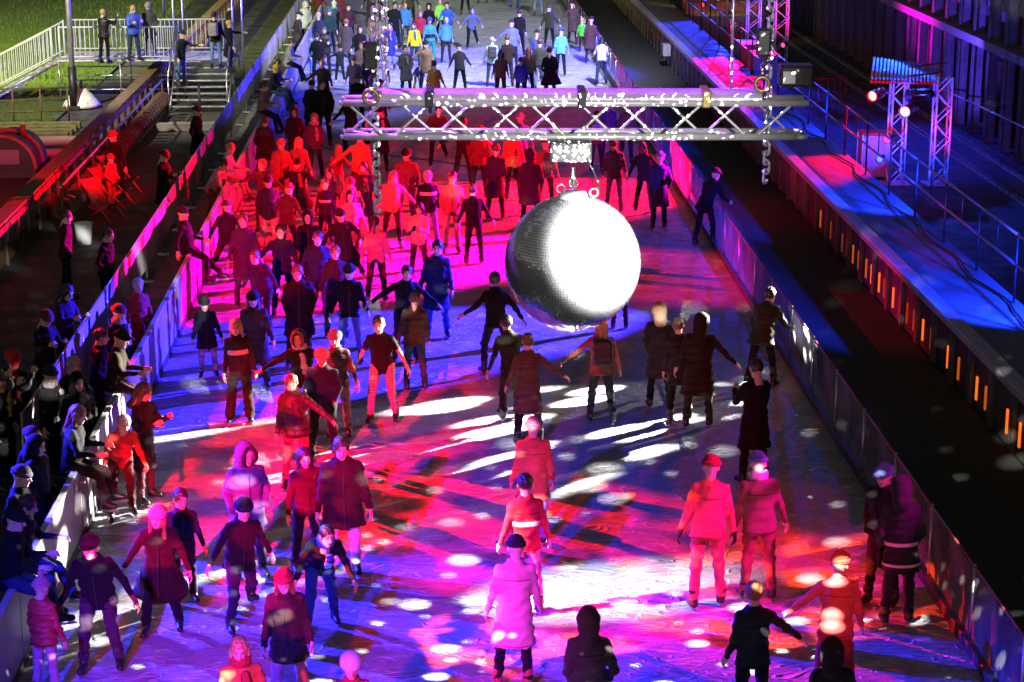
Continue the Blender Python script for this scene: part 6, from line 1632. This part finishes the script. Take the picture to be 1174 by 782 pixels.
(-2.63, 70.7, 0.0, 1.7, 5, 'stand', {'jt': 'jacket', 'j': (0.0066, 0.0066, 0.0078), 't': (0.0066, 0.0066, 0.0078), 'hair': ('long', (0.02, 0.013, 0.01))}, 'dark curly-haired skater in black near the heavy chain'),
(-2.25, 58.4, 0.0, 1.66, 0, 'stand', {'jt': 'jacket', 'j': (0.018, 0.018, 0.009), 't': (0.0066, 0.0066, 0.0078), 'hair': ('beanie', (0.15, 0.13, 0.04))}, 'skater in an olive-badged dark jacket just behind the truss end'),
(-1.54, 78.1, 0.0, 1.82, 5, 'stand', {'jt': 'coat', 'j': (0.0066, 0.0066, 0.0078), 't': (0.0084, 0.0108, 0.036), 'hair': ('short', (0.02, 0.013, 0.01))}, 'tall man in a black coat striding up beside a bright blue jacket'),
(-1.14, 78.76, 0.0, 1.72, 5, 'stand', {'jt': 'jacket', 'j': (0.05, 0.2, 0.6), 't': (0.024, 0.039, 0.084), 'hair': ('short', (0.25, 0.09, 0.03))}, 'person in a bright blue jacket and open coat beside the black coat'),
(-1.61, 71.97, 0.0, 1.68, -5, 'stand', {'jt': 'coat', 'j': (0.02, 0.03, 0.28), 't': (0.15, 0.2, 0.45), 'hair': ('short', (0.02, 0.013, 0.01)), 'scarf': (0.4, 0.2, 0.35)}, 'woman in a cobalt knee-length coat with a pink scarf'),
(-0.94, 65.35, 0.0, 1.66, 5, 'pocket', {'jt': 'coat', 'j': (0.054, 0.06, 0.066), 't': (0.0066, 0.0066, 0.0078), 'hair': ('short', (0.02, 0.013, 0.01)), 'scarf': (0.25, 0.25, 0.27)}, 'woman in a grey coat and thick grey scarf above the truss'),
(-0.28, 66.1, 0.0, 1.74, -4, 'holdL', {'jt': 'parka', 'j': (0.24, 0.17, 0.09), 't': (0.0084, 0.0108, 0.036), 'hair': ('beanie', (0.011, 0.011, 0.013))}, 'man in a tan coat guiding a crouching child'),
(-0.59, 66.61, 0.0, 1.05, 20, 'bend', {'jt': 'jacket', 'j': (0.03, 0.04, 0.35), 't': (0.25, 0.16, 0.08), 'hair': ('short', (0.09, 0.045, 0.02))}, 'crouching child in royal blue held by the man in tan'),
(-1.67, 68.56, 0.0, 1.1, 170, 'stand', {'jt': 'jacket', 'j': (0.2, 0.2, 0.5), 't': (0.0084, 0.0108, 0.036), 'hair': ('short', (0.09, 0.045, 0.02)), 'bag': (0.45, 0.4, 0.7)}, 'child with a pale violet backpack beside the chain'),
(-0.71, 72.67, 0.0, 1.6, -6, 'stand', {'jt': 'jacket', 'j': (0.75, 0.62, 0.02), 't': (0.024, 0.039, 0.084), 'hair': ('short', (0.02, 0.013, 0.01)), 'scarf': (0.05, 0.15, 0.5)}, 'skater in a vivid yellow jacket with blue sleeves'),
(-0.54, 75.96, 0.0, 1.7, 0, 'pocket', {'jt': 'jacket', 'j': (0.3, 0.02, 0.04), 't': (0.0066, 0.0066, 0.0078), 'hair': ('short', (0.25, 0.09, 0.03))}, 'person in a crimson jacket behind the vivid yellow one'),
(-0.15, 73.67, 0.0, 1.68, 0, 'stand', {'jt': 'jacket', 'j': (0.05, 0.25, 0.6), 't': (0.02, 0.28, 0.3), 'hair': ('beanie', (0.05, 0.08, 0.3)), 'stripe': ((0.011, 0.011, 0.013), [(0.02, 0.16)])}, 'skater in a light blue and black jacket with turquoise trousers'),
(0.43, 73.83, 0.0, 1.66, 0, 'stand', {'jt': 'jacket', 'j': (0.05, 0.2, 0.65), 't': (0.018, 0.018, 0.036), 'hair': ('short', (0.3, 0.3, 0.3)), 'stripe': ((0.05, 0.22, 0.7), [(-0.08, 0.4)])}, 'skater in a blue body warmer with coral sleeves'),
(0.54, 79.59, 0.0, 1.7, -4, 'glide', {'jt': 'jacket', 'j': (0.03, 0.1, 0.7), 't': (0.02, 0.04, 0.4), 'hair': ('short', (0.02, 0.013, 0.01))}, 'skater in an electric blue tracksuit with white arm stripes'),
(0.27, 81.08, 0.0, 1.66, 6, 'stand', {'jt': 'jacket', 'j': (0.2, 0.5, 0.05), 't': (0.0066, 0.0066, 0.0078), 'hair': ('short', (0.02, 0.013, 0.01))}, 'skater in a lime green jacket half hidden by the electric blue tracksuit'),
(-0.22, 79.19, 0.0, 1.64, 0, 'pocket', {'jt': 'jacket', 'j': (0.0066, 0.0066, 0.0078), 't': (0.0066, 0.0066, 0.0078), 'hair': ('hood', None)}, 'dark-hooded skater between crimson and lime jackets'),
(1.94, 67.44, 0.0, 1.66, 180, 'stand', {'jt': 'jacket', 'j': (0.28, 0.45, 0.42), 't': (0.024, 0.024, 0.048), 'hair': ('short', (0.3, 0.3, 0.3)), 'bag': (0.035, 0.035, 0.04)}, 'skater in a mint jacket with a small dark backpack'),
(2.47, 67.23, 0.0, 1.74, 182, 'pocket', {'jt': 'jacket', 'j': (0.021, 0.012, 0.012), 't': (0.024, 0.018, 0.018), 'hair': ('short', (0.09, 0.045, 0.02))}, 'man in a dark brown jacket between mint and bright blue'),
(2.78, 71.55, 0.0, 1.8, 180, 'holdR', {'jt': 'jacket', 'j': (0.12, 0.14, 0.55), 't': (0.0084, 0.0108, 0.036), 'hair': ('cap', (0.014, 0.018, 0.06)), 'fat': 1.1}, 'big skater in a lavender-blue jacket with a dark cap'),
(3.2, 75.55, 0.0, 1.76, 182, 'stand', {'jt': 'jacket', 'j': (0.009, 0.0072, 0.0072), 't': (0.0066, 0.0066, 0.0078), 'hair': ('short', (0.02, 0.013, 0.01)), 'fat': 1.08}, 'man in a black jacket crossing the pale far ice'),
(3.05, 64.66, 0.0, 1.64, 178, 'stand', {'jt': 'jacket', 'j': (0.03, 0.015, 0.012), 't': (0.0066, 0.0066, 0.0078), 'hair': ('long', (0.16, 0.05, 0.025))}, 'woman with long chestnut hair down her dark jacket'),
(3.51, 66.37, 0.0, 1.72, 180, 'stand', {'jt': 'jacket', 'j': (0.042, 0.045, 0.036), 't': (0.16, 0.2, 0.3), 'hair': ('short', (0.09, 0.045, 0.02))}, 'person in a grey-green jacket behind the chestnut hair'),
(3.55, 68.93, 0.0, 1.72, 170, 'stand', {'jt': 'jacket', 'j': (0.06, 0.07, 0.2), 't': (0.024, 0.039, 0.084), 'hair': ('beanie', (0.011, 0.011, 0.013))}, 'skater in a dark blue jacket and woolly hat, far middle'),
(3.73, 64.14, 0.0, 1.7, 182, 'pocket', {'jt': 'skirt', 'j': (0.0066, 0.0066, 0.0078), 't': (0.0066, 0.0066, 0.0078), 'hair': ('bun', (0.02, 0.013, 0.01)), 'fur': (0.33, 0.25, 0.15), 'fat': 1.15}, 'broad figure in a black cloak-like coat with a beige collar'),
(4.43, 69.96, 0.0, 1.66, 178, 'stand', {'jt': 'jacket', 'j': (0.1, 0.38, 0.72), 't': (0.012, 0.012, 0.024), 'hair': ('beanie', (0.03, 0.05, 0.5))}, 'skater in a sky blue and white jacket with a royal blue hat'),
(5.49, 79.25, 0.0, 1.68, 175, 'holdR', {'jt': 'coat', 'j': (0.078, 0.045, 0.051), 't': (0.0066, 0.0066, 0.0078), 'hair': ('beanie', (0.011, 0.011, 0.013))}, 'woman in a long mauve-brown coat by the far screens'),
(5.7, 76.87, 0.0, 1.25, 172, 'stand', {'jt': 'jacket', 'j': (0.07, 0.55, 0.05), 't': (0.042, 0.012, 0.018), 'hair': ('beanie', (0.6, 0.5, 0.02))}, 'child in a bright green jacket by the far screens'),
(5.74, 73.44, 0.0, 1.68, 178, 'pocket', {'jt': 'coat', 'j': (0.06, 0.03, 0.042), 't': (0.021, 0.021, 0.024), 'hair': ('beanie', (0.011, 0.011, 0.013))}, 'adult in a plum coat standing over the child in green'),
(5.69, 67.74, 0.0, 1.66, 178, 'lean', {'jt': 'jacket', 'j': (0.5, 0.48, 0.6), 't': (0.024, 0.039, 0.084), 'hair': ('long', (0.02, 0.013, 0.01))}, 'person in a pale jacket bending over the far screens'),
(4.21, 46.14, 0.0, 1.74, 182, 'stand', {'jt': 'jacket', 'j': (0.048, 0.042, 0.06), 't': (0.1, 0.1, 0.2), 'hair': ('short', (0.02, 0.013, 0.01))}, "grey-clad skater right above the mirror ball's shoulder"),
(4.92, 46.03, 0.0, 1.72, 180, 'stride', {'jt': 'jacket', 'j': (0.024, 0.018, 0.018), 't': (0.0066, 0.0066, 0.0078), 'hair': ('long', (0.09, 0.045, 0.02))}, 'skater with brown hair and dark leggings striding away past the ball'),
(5.06, 44.21, 0.0, 1.74, 182, 'pocket', {'jt': 'coat', 'j': (0.018, 0.018, 0.06), 't': (0.0084, 0.0108, 0.036), 'hair': ('beanie', (0.4, 0.25, 0.7))}, 'person in a navy coat with a glowing violet cap'),
(5.87, 42.45, 0.0, 1.76, 140, 'lean', {'jt': 'coat', 'j': (0.0066, 0.0066, 0.0078), 't': (0.0066, 0.0066, 0.0078), 'hair': ('cap', (0.011, 0.011, 0.013))}, 'dark figure leaning on the clear screens with a pink-lit face'),
(5.37, 31.56, 0.0, 1.74, 150, 'lean', {'jt': 'parka', 'j': (0.036, 0.033, 0.015), 't': (0.0066, 0.0066, 0.0078), 'hair': ('short', (0.02, 0.013, 0.01))}, 'dark figure leaning on the screens beside the lower canal bend of light'),
(3.38, 35.5, 0.0, 1.35, 180, 'stand', {'jt': 'jacket', 'j': (0.5, 0.06, 0.05), 't': (0.06, 0.0072, 0.0096), 'hair': ('beanie', (0.4, 0.025, 0.03))}, 'small skater in red just beside the bright edge of the ball'),
(4.59, 52.52, 0.0, 1.72, 180, 'stand', {'jt': 'jacket', 'j': (0.05, 0.06, 0.2), 't': (0.0084, 0.0108, 0.036), 'hair': ('short', (0.02, 0.013, 0.01))}, 'person in dark blue seen through the middle of the truss'),
(5.09, 52.43, 0.0, 1.66, 0, 'pocket', {'jt': 'jacket', 'j': (0.072, 0.084, 0.066), 't': (0.021, 0.021, 0.024), 'hair': ('beanie', (0.4, 0.1, 0.1))}, 'person in a green-grey jacket seen through the truss by the screens'),
(4.2, 51.34, 0.0, 1.6, 175, 'stand', {'jt': 'jacket', 'j': (0.072, 0.018, 0.03), 't': (0.0084, 0.0108, 0.036), 'hair': ('short', (0.02, 0.013, 0.01)), 'bag': (0.05, 0.2, 0.5)}, 'person with a blue bag seen below the truss'),
(2.31, 95.47, 0.0, 1.72, 180, 'glide', {'jt': 'jacket', 'j': (0.0066, 0.0066, 0.0078), 't': (0.0084, 0.0108, 0.036), 'hair': ('short', (0.09, 0.045, 0.02))}, 'far skater in dark trousers at the top edge, alone between blues'),
(3.16, 97.46, 0.0, 1.72, 4, 'glide', {'jt': 'jacket', 'j': (0.0066, 0.0066, 0.0078), 't': (0.024, 0.039, 0.084), 'hair': ('short', (0.09, 0.045, 0.02))}, 'far skater striding at the top edge beside the lone dark one'),
(3.75, 93.47, 0.0, 1.72, 4, 'glide', {'jt': 'jacket', 'j': (0.03, 0.09, 0.5), 't': (0.05, 0.1, 0.4), 'hair': ('short', (0.09, 0.045, 0.02))}, 'far skater in blue trousers at the top edge'),
(4.66, 89.77, 0.0, 1.72, 180, 'glide', {'jt': 'jacket', 'j': (0.0066, 0.0066, 0.0078), 't': (0.16, 0.2, 0.3), 'hair': ('short', (0.09, 0.045, 0.02))}, 'far skater in jeans standing at the top edge'),
(4.61, 101.72, 0.0, 1.72, 4, 'glide', {'jt': 'jacket', 'j': (0.0066, 0.0066, 0.0078), 't': (0.0066, 0.0066, 0.0078), 'hair': ('short', (0.09, 0.045, 0.02))}, 'far dark skater behind the jeans at the top edge'),
(1.4, 90.34, 0.0, 1.72, 180, 'glide', {'jt': 'jacket', 'j': (0.021, 0.021, 0.024), 't': (0.0066, 0.0066, 0.0078), 'hair': ('short', (0.09, 0.045, 0.02))}, 'far skater in grey at the top edge beside electric blue'),
(-2.18, 88.3, 0.0, 1.72, 4, 'glide', {'jt': 'jacket', 'j': (0.021, 0.021, 0.024), 't': (0.0066, 0.0066, 0.0078), 'hair': ('short', (0.09, 0.045, 0.02))}, 'far crowd skater in grey behind the tall black coat'),
(-2.68, 85.85, 0.0, 1.72, 180, 'glide', {'jt': 'jacket', 'j': (0.018, 0.012, 0.0084), 't': (0.021, 0.021, 0.024), 'hair': ('short', (0.09, 0.045, 0.02))}, 'far crowd skater in brown behind the heavy chain'),
(-1.01, 85.78, 0.0, 1.72, 4, 'glide', {'jt': 'jacket', 'j': (0.036, 0.033, 0.015), 't': (0.0066, 0.0066, 0.0078), 'hair': ('short', (0.09, 0.045, 0.02))}, 'far crowd skater in olive behind the crimson jacket'),
(-4.86, 85.14, 0.0, 1.72, 180, 'glide', {'jt': 'jacket', 'j': (0.06, 0.0072, 0.0096), 't': (0.0066, 0.0066, 0.0078), 'hair': ('short', (0.09, 0.045, 0.02))}, 'far crowd skater in dark red beside the pale hood'),
(5.8, 99.47, 0.0, 1.72, 4, 'glide', {'jt': 'jacket', 'j': (0.0084, 0.0108, 0.036), 't': (0.0066, 0.0066, 0.0078), 'hair': ('short', (0.09, 0.045, 0.02))}, 'far skater in navy near the top of the screens'),
(0.97, 97.55, 0.0, 1.72, 4, 'glide', {'jt': 'jacket', 'j': (0.1, 0.05, 0.16), 't': (0.0084, 0.0108, 0.036), 'hair': ('short', (0.09, 0.045, 0.02))}, 'far skater in violet at the top edge'),
(-4.01, 68.61, 0.0, 1.7, 8, 'pocket', {'jt': 'jacket', 'j': (0.0066, 0.0066, 0.0078), 't': (0.0066, 0.0066, 0.0078), 'hair': ('beanie', (0.035, 0.035, 0.04))}, 'far skater in black between the child in bright blue and the green jacket'),
(-2.51, 62.53, 0.0, 1.68, 172, 'stand', {'jt': 'jacket', 'j': (0.048, 0.03, 0.072), 't': (0.0084, 0.0108, 0.036), 'hair': ('short', (0.09, 0.045, 0.02))}, 'skater in a dull violet jacket behind the balancing child'),
(-2.25, 74.58, 0.0, 1.72, 4, 'pocket', {'jt': 'jacket', 'j': (0.2, 0.13, 0.07), 't': (0.0066, 0.0066, 0.0078), 'hair': ('short', (0.02, 0.013, 0.01))}, 'far skater in a tan jacket tight beside the heavy chain'),
(-4.0, 76.74, 0.0, 1.7, -6, 'stand', {'jt': 'jacket', 'j': (0.012, 0.036, 0.042), 't': (0.0066, 0.0066, 0.0078), 'hair': ('beanie', (0.03, 0.15, 0.16))}, 'far skater in dark teal in the thick of the crowd'),
(-3.87, 82.82, 0.0, 1.72, 175, 'pocket', {'jt': 'parka', 'j': (0.072, 0.012, 0.018), 't': (0.0066, 0.0066, 0.0078), 'hair': ('short', (0.02, 0.013, 0.01))}, 'far skater in a maroon parka above the teal scarf'),
(-1.57, 56.78, 0.0, 1.7, 178, 'stand', {'jt': 'parka', 'j': (0.012, 0.015, 0.042), 't': (0.0066, 0.0066, 0.0078), 'hair': ('beanie', (0.011, 0.011, 0.013))}, 'skater in a navy parka right behind the hoist hook'),
(-3.15, 41.44, 0.0, 1.64, 150, 'glide', {'jt': 'jacket', 'j': (0.072, 0.012, 0.018), 't': (0.0066, 0.0066, 0.0078), 'hair': ('beanie', (0.25, 0.05, 0.05))}, 'skater in a burgundy jacket turning away in the red patch'),
(-1.83, 35.17, 0.0, 1.68, 10, 'stand', {'jt': 'jacket', 'j': (0.018, 0.018, 0.021), 't': (0.0066, 0.0066, 0.0078), 'hair': ('short', (0.09, 0.045, 0.02))}, 'skater in charcoal half hidden between the dark blue jackets'),
(-3.16, 35.39, 0.0, 1.66, -20, 'stride2', {'jt': 'jacket', 'j': (0.024, 0.009, 0.024), 't': (0.0066, 0.0066, 0.0078), 'hair': ('tail', (0.09, 0.045, 0.02))}, 'skater in a dark plum top gliding behind the child with pink leggings'),
(-1.17, 37.71, 0.0, 1.66, 175, 'stand', {'jt': 'jacket', 'j': (0.3, 0.09, 0.12), 't': (0.06, 0.0072, 0.0096), 'hair': ('tail', (0.02, 0.013, 0.01))}, 'skater in a dusky pink jacket near the swirling skirt coat'),
(0.79, 40.89, 0.0, 1.7, 178, 'glide', {'jt': 'jacket', 'j': (0.0066, 0.0066, 0.0078), 't': (0.0066, 0.0066, 0.0078), 'hair': ('short', (0.02, 0.013, 0.01))}, 'skater in black gliding away between leather and violet-blue coats'),
(0.03, 52.38, 0.0, 1.72, 4, 'stride', {'jt': 'jacket', 'j': (0.06, 0.009, 0.012), 't': (0.0066, 0.0066, 0.0078), 'hair': ('short', (0.02, 0.013, 0.01))}, 'skater in dark red glimpsed through the truss braces'),
(-3.55, 57.15, 0.0, 1.66, 5, 'pocket', {'jt': 'coat', 'j': (0.021, 0.021, 0.024), 't': (0.0066, 0.0066, 0.0078), 'hair': ('beanie', (0.035, 0.035, 0.04))}, 'skater in dark grey wool beside the very tall man in black'),
(-0.0, 61.47, 0.0, 1.64, 175, 'stand', {'jt': 'jacket', 'j': (0.3, 0.2, 0.03), 't': (0.0066, 0.0066, 0.0078), 'hair': ('short', (0.02, 0.013, 0.01))}, 'skater in a mustard jacket right above the truss cover'),
(0.83, 65.84, 0.0, 1.66, 178, 'glide', {'jt': 'jacket', 'j': (0.021, 0.021, 0.024), 't': (0.0066, 0.0066, 0.0078), 'hair': ('beanie', (0.011, 0.011, 0.013))}, 'lone skater in charcoal on the pale ice above the truss'),
(2.12, 63.84, 0.0, 1.66, 182, 'stand', {'jt': 'jacket', 'j': (0.072, 0.042, 0.024), 't': (0.0084, 0.0108, 0.036), 'hair': ('long', (0.02, 0.013, 0.01))}, 'skater in brown corduroy squeezed between mint and dark brown jackets'),
(2.74, 63.32, 0.0, 1.5, 178, 'stand', {'jt': 'jacket', 'j': (0.02, 0.05, 0.3), 't': (0.0066, 0.0066, 0.0078), 'hair': ('short', (0.09, 0.045, 0.02))}, 'youngster in cobalt beside the long chestnut hair'),
(1.44, 77.86, 0.0, 1.7, 3, 'stride', {'jt': 'jacket', 'j': (0.08, 0.12, 0.22), 't': (0.0066, 0.0066, 0.0078), 'hair': ('short', (0.09, 0.045, 0.02))}, 'far skater in steel blue crossing the empty middle of the ice'),
(4.49, 77.93, 0.0, 1.68, 176, 'glide', {'jt': 'jacket', 'j': (0.03, 0.03, 0.012), 't': (0.0066, 0.0066, 0.0078), 'hair': ('beanie', (0.06, 0.055, 0.025))}, 'far skater in dark olive between the jeans and the mauve coat'),
(-2.11, 62.95, 0.0, 1.68, 2, 'pocket', {'jt': 'coat', 'j': (0.054, 0.054, 0.06), 't': (0.0066, 0.0066, 0.0078), 'hair': ('short', (0.3, 0.3, 0.3))}, 'skater in a speckled grey coat tucked against the heavy chain'),
(-5.28, 24.63, 0.0, 1.68, 60, 'pocket', {'jt': 'jacket', 'j': (0.0066, 0.0066, 0.0078), 't': (0.0066, 0.0066, 0.0078), 'hair': ('beanie', (0.1, 0.012, 0.016))}, 'bystander in a dark bomber jacket behind the seated long-haired woman'),
(-5.08, 24.09, 0.0, 1.72, 70, 'pocket', {'jt': 'parka', 'j': (0.0066, 0.0066, 0.0078), 't': (0.0066, 0.0066, 0.0078), 'hair': ('hood', None)}, 'bystander in a hood at the unlit back of the walkway'),
(-6.2, 24.04, 0.0, 1.74, 75, 'pocket', {'jt': 'coat', 'j': (0.0066, 0.0066, 0.0078), 't': (0.0066, 0.0066, 0.0078), 'hair': ('short', (0.02, 0.013, 0.01)), 'skates': False}, 'bystander in a long coat near the picture edge below the yellow collar'),
(-6.2, 23.42, 0.0, 1.72, 75, 'pocket', {'jt': 'jacket', 'j': (0.0066, 0.0066, 0.0078), 't': (0.0066, 0.0066, 0.0078), 'hair': ('cap', (0.03, 0.02, 0.014)), 'skates': False}, 'bystander in a flat cap close to the picture edge'),
(-5.08, 32.98, 0.0, 1.62, 40, 'stand', {'jt': 'coat', 'j': (0.32, 0.02, 0.025), 't': (0.0066, 0.0066, 0.0078), 'hair': ('short', (0.3, 0.3, 0.3))}, 'woman in a long red coat holding the top of the boards'),
(-6.2, 32.23, 0.0, 1.72, 60, 'phone', {'jt': 'jacket', 'j': (0.03, 0.012, 0.036), 't': (0.0066, 0.0066, 0.0078), 'hair': ('long', (0.02, 0.013, 0.01)), 'skates': False}, 'person in violet light standing behind the banner fence'),
(-6.2, 30.54, 0.0, 1.72, 50, 'phone', {'jt': 'jacket', 'j': (0.012, 0.0072, 0.0072), 't': (0.0066, 0.0066, 0.0078), 'hair': ('beanie', (0.12, 0.03, 0.04)), 'skates': False}, 'man in a maroon knitted hat behind the fence, looking down'),
(-5.09, 30.88, 0.0, 1.7, 60, 'pocket', {'jt': 'jacket', 'j': (0.0066, 0.0066, 0.0078), 't': (0.0066, 0.0066, 0.0078), 'hair': ('beanie', (0.1, 0.012, 0.016)), 'scarf': (0.4, 0.3, 0.28)}, 'person with a brightly lit cheek and dark hat on the walkway'),
(-4.8, 28.59, 0.0, 1.72, 85, 'sit', {'jt': 'jacket', 'j': (0.03, 0.0192, 0.012), 't': (0.06, 0.024, 0.036), 'hair': ('cap', (0.011, 0.011, 0.013)), 'seat': 1.03}, 'person in a brown jacket and black cap seated on the boards'),
(-5.38, 28.42, 0.0, 1.55, 40, 'pocket', {'jt': 'jacket', 'j': (0.0066, 0.0066, 0.0078), 't': (0.0084, 0.0108, 0.036), 'hair': ('beanie', (0.45, 0.42, 0.42)), 'scarf': (0.58, 0.57, 0.58)}, 'child in a pale grey hat and white scarf on the crowded walkway'),
(-5.08, 27.12, 0.0, 1.66, 30, 'pocket', {'jt': 'jacket', 'j': (0.0066, 0.0066, 0.0078), 't': (0.0066, 0.0066, 0.0078), 'hair': ('hood', None)}, 'hooded person in the dark crowd below the pale grey hat'),
(-6.2, 28.09, 0.0, 1.7, 170, 'pocket', {'jt': 'parka', 'j': (0.012, 0.0072, 0.0072), 't': (0.0066, 0.0066, 0.0078), 'hair': ('hood', (0.5, 0.03, 0.03)), 'bag': (0.4, 0.02, 0.02), 'skates': False}, 'person with a red hood and backpack deep in the dark crowd'),
(-6.2, 26.99, 0.0, 1.74, 75, 'stand', {'jt': 'jacket', 'j': (0.012, 0.009, 0.0084), 't': (0.0066, 0.0066, 0.0078), 'hair': ('beanie', (0.06, 0.02, 0.02)), 'scarf': (0.5, 0.36, 0.03), 'skates': False}, 'man in a dark knitted hat with a yellow collar at the picture edge'),
(-6.2, 27.58, 0.0, 1.72, 80, 'camera', {'jt': 'jacket', 'j': (0.018, 0.018, 0.021), 't': (0.0066, 0.0066, 0.0078), 'hair': ('short', (0.02, 0.013, 0.01)), 'skates': False}, 'person with raised hand and pink-lit face beside the yellow collar'),
(-6.2, 25.28, 0.0, 1.7, 70, 'pocket', {'jt': 'jacket', 'j': (0.018, 0.0072, 0.0072), 't': (0.072, 0.012, 0.018), 'hair': ('beanie', (0.011, 0.011, 0.013)), 'scarf': (0.6, 0.05, 0.02), 'skates': False}, 'dark figure with a red and yellow sash on the crowded walkway'),
(-4.8, 24.94, 0.0, 1.68, 85, 'sit', {'jt': 'jacket', 'j': (0.0066, 0.0066, 0.0078), 't': (0.024, 0.012, 0.012), 'hair': ('long', (0.25, 0.09, 0.03)), 'seat': 1.03}, 'woman with long hair seated on the boards, boots over the ice'),
(-4.3, 25.71, 0.0, 1.64, 20, 'lean', {'jt': 'sweater', 'j': (0.45, 0.04, 0.03), 't': (0.06, 0.0072, 0.0096), 'hair': ('short', (0.3, 0.3, 0.3))}, 'person in a red sweater bending beside the boards'),
(-4.09, 26.38, 0.0, 1.72, 60, 'phone', {'jt': 'coat', 'j': (0.015, 0.0108, 0.012), 't': (0.072, 0.024, 0.036), 'hair': ('long', (0.09, 0.045, 0.02))}, 'woman with light brown hair in a short dark coat on the ice at the boards'),
(-5.08, 22.84, 0.0, 1.74, 75, 'pocket', {'jt': 'jacket', 'j': (0.0066, 0.0066, 0.0078), 't': (0.0066, 0.0066, 0.0078), 'hair': ('beanie', (0.1, 0.07, 0.13))}, 'man in a violet-grey knitted hat at the back of the seated trio'),
(-4.8, 21.53, 0.0, 1.68, 80, 'sit', {'jt': 'jacket', 'j': (0.018, 0.012, 0.03), 't': (0.05, 0.07, 0.22), 'hair': ('short', (0.02, 0.013, 0.01)), 'seat': 1.03}, 'seated figure with a pink-lit face and blue jeans, rear of the trio'),
(-4.8, 20.96, 0.0, 1.7, 85, 'sit', {'jt': 'jacket', 'j': (0.0066, 0.0066, 0.0078), 't': (0.024, 0.039, 0.084), 'hair': ('cap', (0.011, 0.011, 0.013)), 'tel': 1, 'seat': 1.03}, 'seated figure in a peaked cap lit by a phone, front of the trio'),
(-5.18, 29.45, 0.0, 1.68, 100, 'pocket', {'jt': 'jacket', 'j': (0.0066, 0.0066, 0.0078), 't': (0.0066, 0.0066, 0.0078), 'hair': ('short', (0.02, 0.013, 0.01))}, 'dark-clad bystander in the middle of the walkway crowd'),
(-5.53, 27.35, 0.0, 1.7, 60, 'stand', {'jt': 'jacket', 'j': (0.009, 0.0072, 0.0072), 't': (0.0066, 0.0066, 0.0078), 'hair': ('beanie', (0.011, 0.011, 0.013)), 'scarf': (0.25, 0.2, 0.2)}, 'bystander in near-black with a pale scarf on the walkway'),
(-6.2, 36.64, 0.0, 1.72, 75, 'pocket', {'jt': 'jacket', 'j': (0.0066, 0.0066, 0.0078), 't': (0.0066, 0.0066, 0.0078), 'hair': ('short', (0.02, 0.013, 0.01)), 'skates': False}, 'person in black standing by the violet part of the banner fence'),
(-7.25, 38.32, 0.0, 1.72, 100, 'pocket', {'jt': 'jacket', 'j': (0.012, 0.0072, 0.018), 't': (0.0066, 0.0066, 0.0078), 'hair': ('short', (0.02, 0.013, 0.01)), 'skates': False}, 'dim figure with a violet-lit face out on the dark paving'),
(-7.69, 47.74, 0.0, 1.76, -30, 'stand', {'jt': 'jacket', 'j': (0.012, 0.0072, 0.0072), 't': (0.0066, 0.0066, 0.0078), 'hair': ('beanie', (0.5, 0.03, 0.05)), 'skates': False, 'b': (0.3, 0.03, 0.03)}, 'passer-by in a red knitted hat walking beside the roller rail'),
(-7.7, 46.99, 0.0, 1.3, 60, 'pocket', {'jt': 'puffer', 'j': (0.55, 0.03, 0.03), 't': (0.4, 0.025, 0.03), 'hair': ('beanie', (0.4, 0.025, 0.03)), 'skates': False}, 'person in a bright red jacket among the red deck chairs'),
(-10.44, 63.7, 1.345, 1.68, 150, 'camera', {'jt': 'puffer', 'j': (0.012, 0.0132, 0.012), 't': (0.0066, 0.0066, 0.0078), 'hair': ('short', (0.42, 0.27, 0.1)), 'skates': False}, 'blonde person in a black quilted jacket on the scaffold walkway'),
(-9.62, 64.42, 1.345, 1.74, 35, 'phone', {'jt': 'puffer', 'j': (0.05, 0.1, 0.55), 't': (0.024, 0.039, 0.084), 'hair': ('short', (0.42, 0.27, 0.1)), 'skates': False}, 'man in a bright blue jacket on the scaffold walkway'),
(-9.18, 65.04, 1.345, 1.76, -10, 'pocket', {'jt': 'parka', 'j': (0.06, 0.06, 0.051), 't': (0.018, 0.024, 0.048), 'hair': ('beanie', (0.3, 0.3, 0.3)), 'skates': False}, 'man in a grey coat and grey hat on the scaffold walkway'),
(-7.98, 63.2, 0.672, 1.74, 60, 'point', {'jt': 'jacket', 'j': (0.015, 0.018, 0.021), 't': (0.06, 0.12, 0.26), 'hair': ('cap', (0.02, 0.03, 0.06)), 'skates': False}, 'man in a dark jacket and jeans pointing from the scaffold stairs'),
(-6.78, 62.38, 1.345, 1.72, 170, 'stand', {'jt': 'jacket', 'j': (0.0066, 0.0066, 0.0078), 't': (0.12, 0.2, 0.32), 'hair': ('short', (0.02, 0.013, 0.01)), 'bag': (0.2, 0.2, 0.2), 'skates': False}, 'person with a grey backpack at the top of the stairs'),
(-6.52, 63.75, 1.008, 1.66, 100, 'point', {'jt': 'coat', 'j': (0.0066, 0.0066, 0.0078), 't': (0.0066, 0.0066, 0.0078), 'hair': ('short', (0.42, 0.27, 0.1)), 'skates': False}, 'blonde person in a black coat by the scaffold tube on the stairs'),
(-6.63, 65.33, 1.345, 1.72, 110, 'pocket', {'jt': 'jacket', 'j': (0.012, 0.015, 0.015), 't': (0.0066, 0.0066, 0.0078), 'hair': ('short', (0.09, 0.045, 0.02)), 'skates': False}, 'dark figure at the head of the stairs behind the blonde person')
]
for _k, (_x, _y, _z, _H, _f, _po, _o, _l) in enumerate(PEOPLE):
    person(_x, _y, _z, _H, _f, _po, _o, _l, _k, 'people at the ice rink')
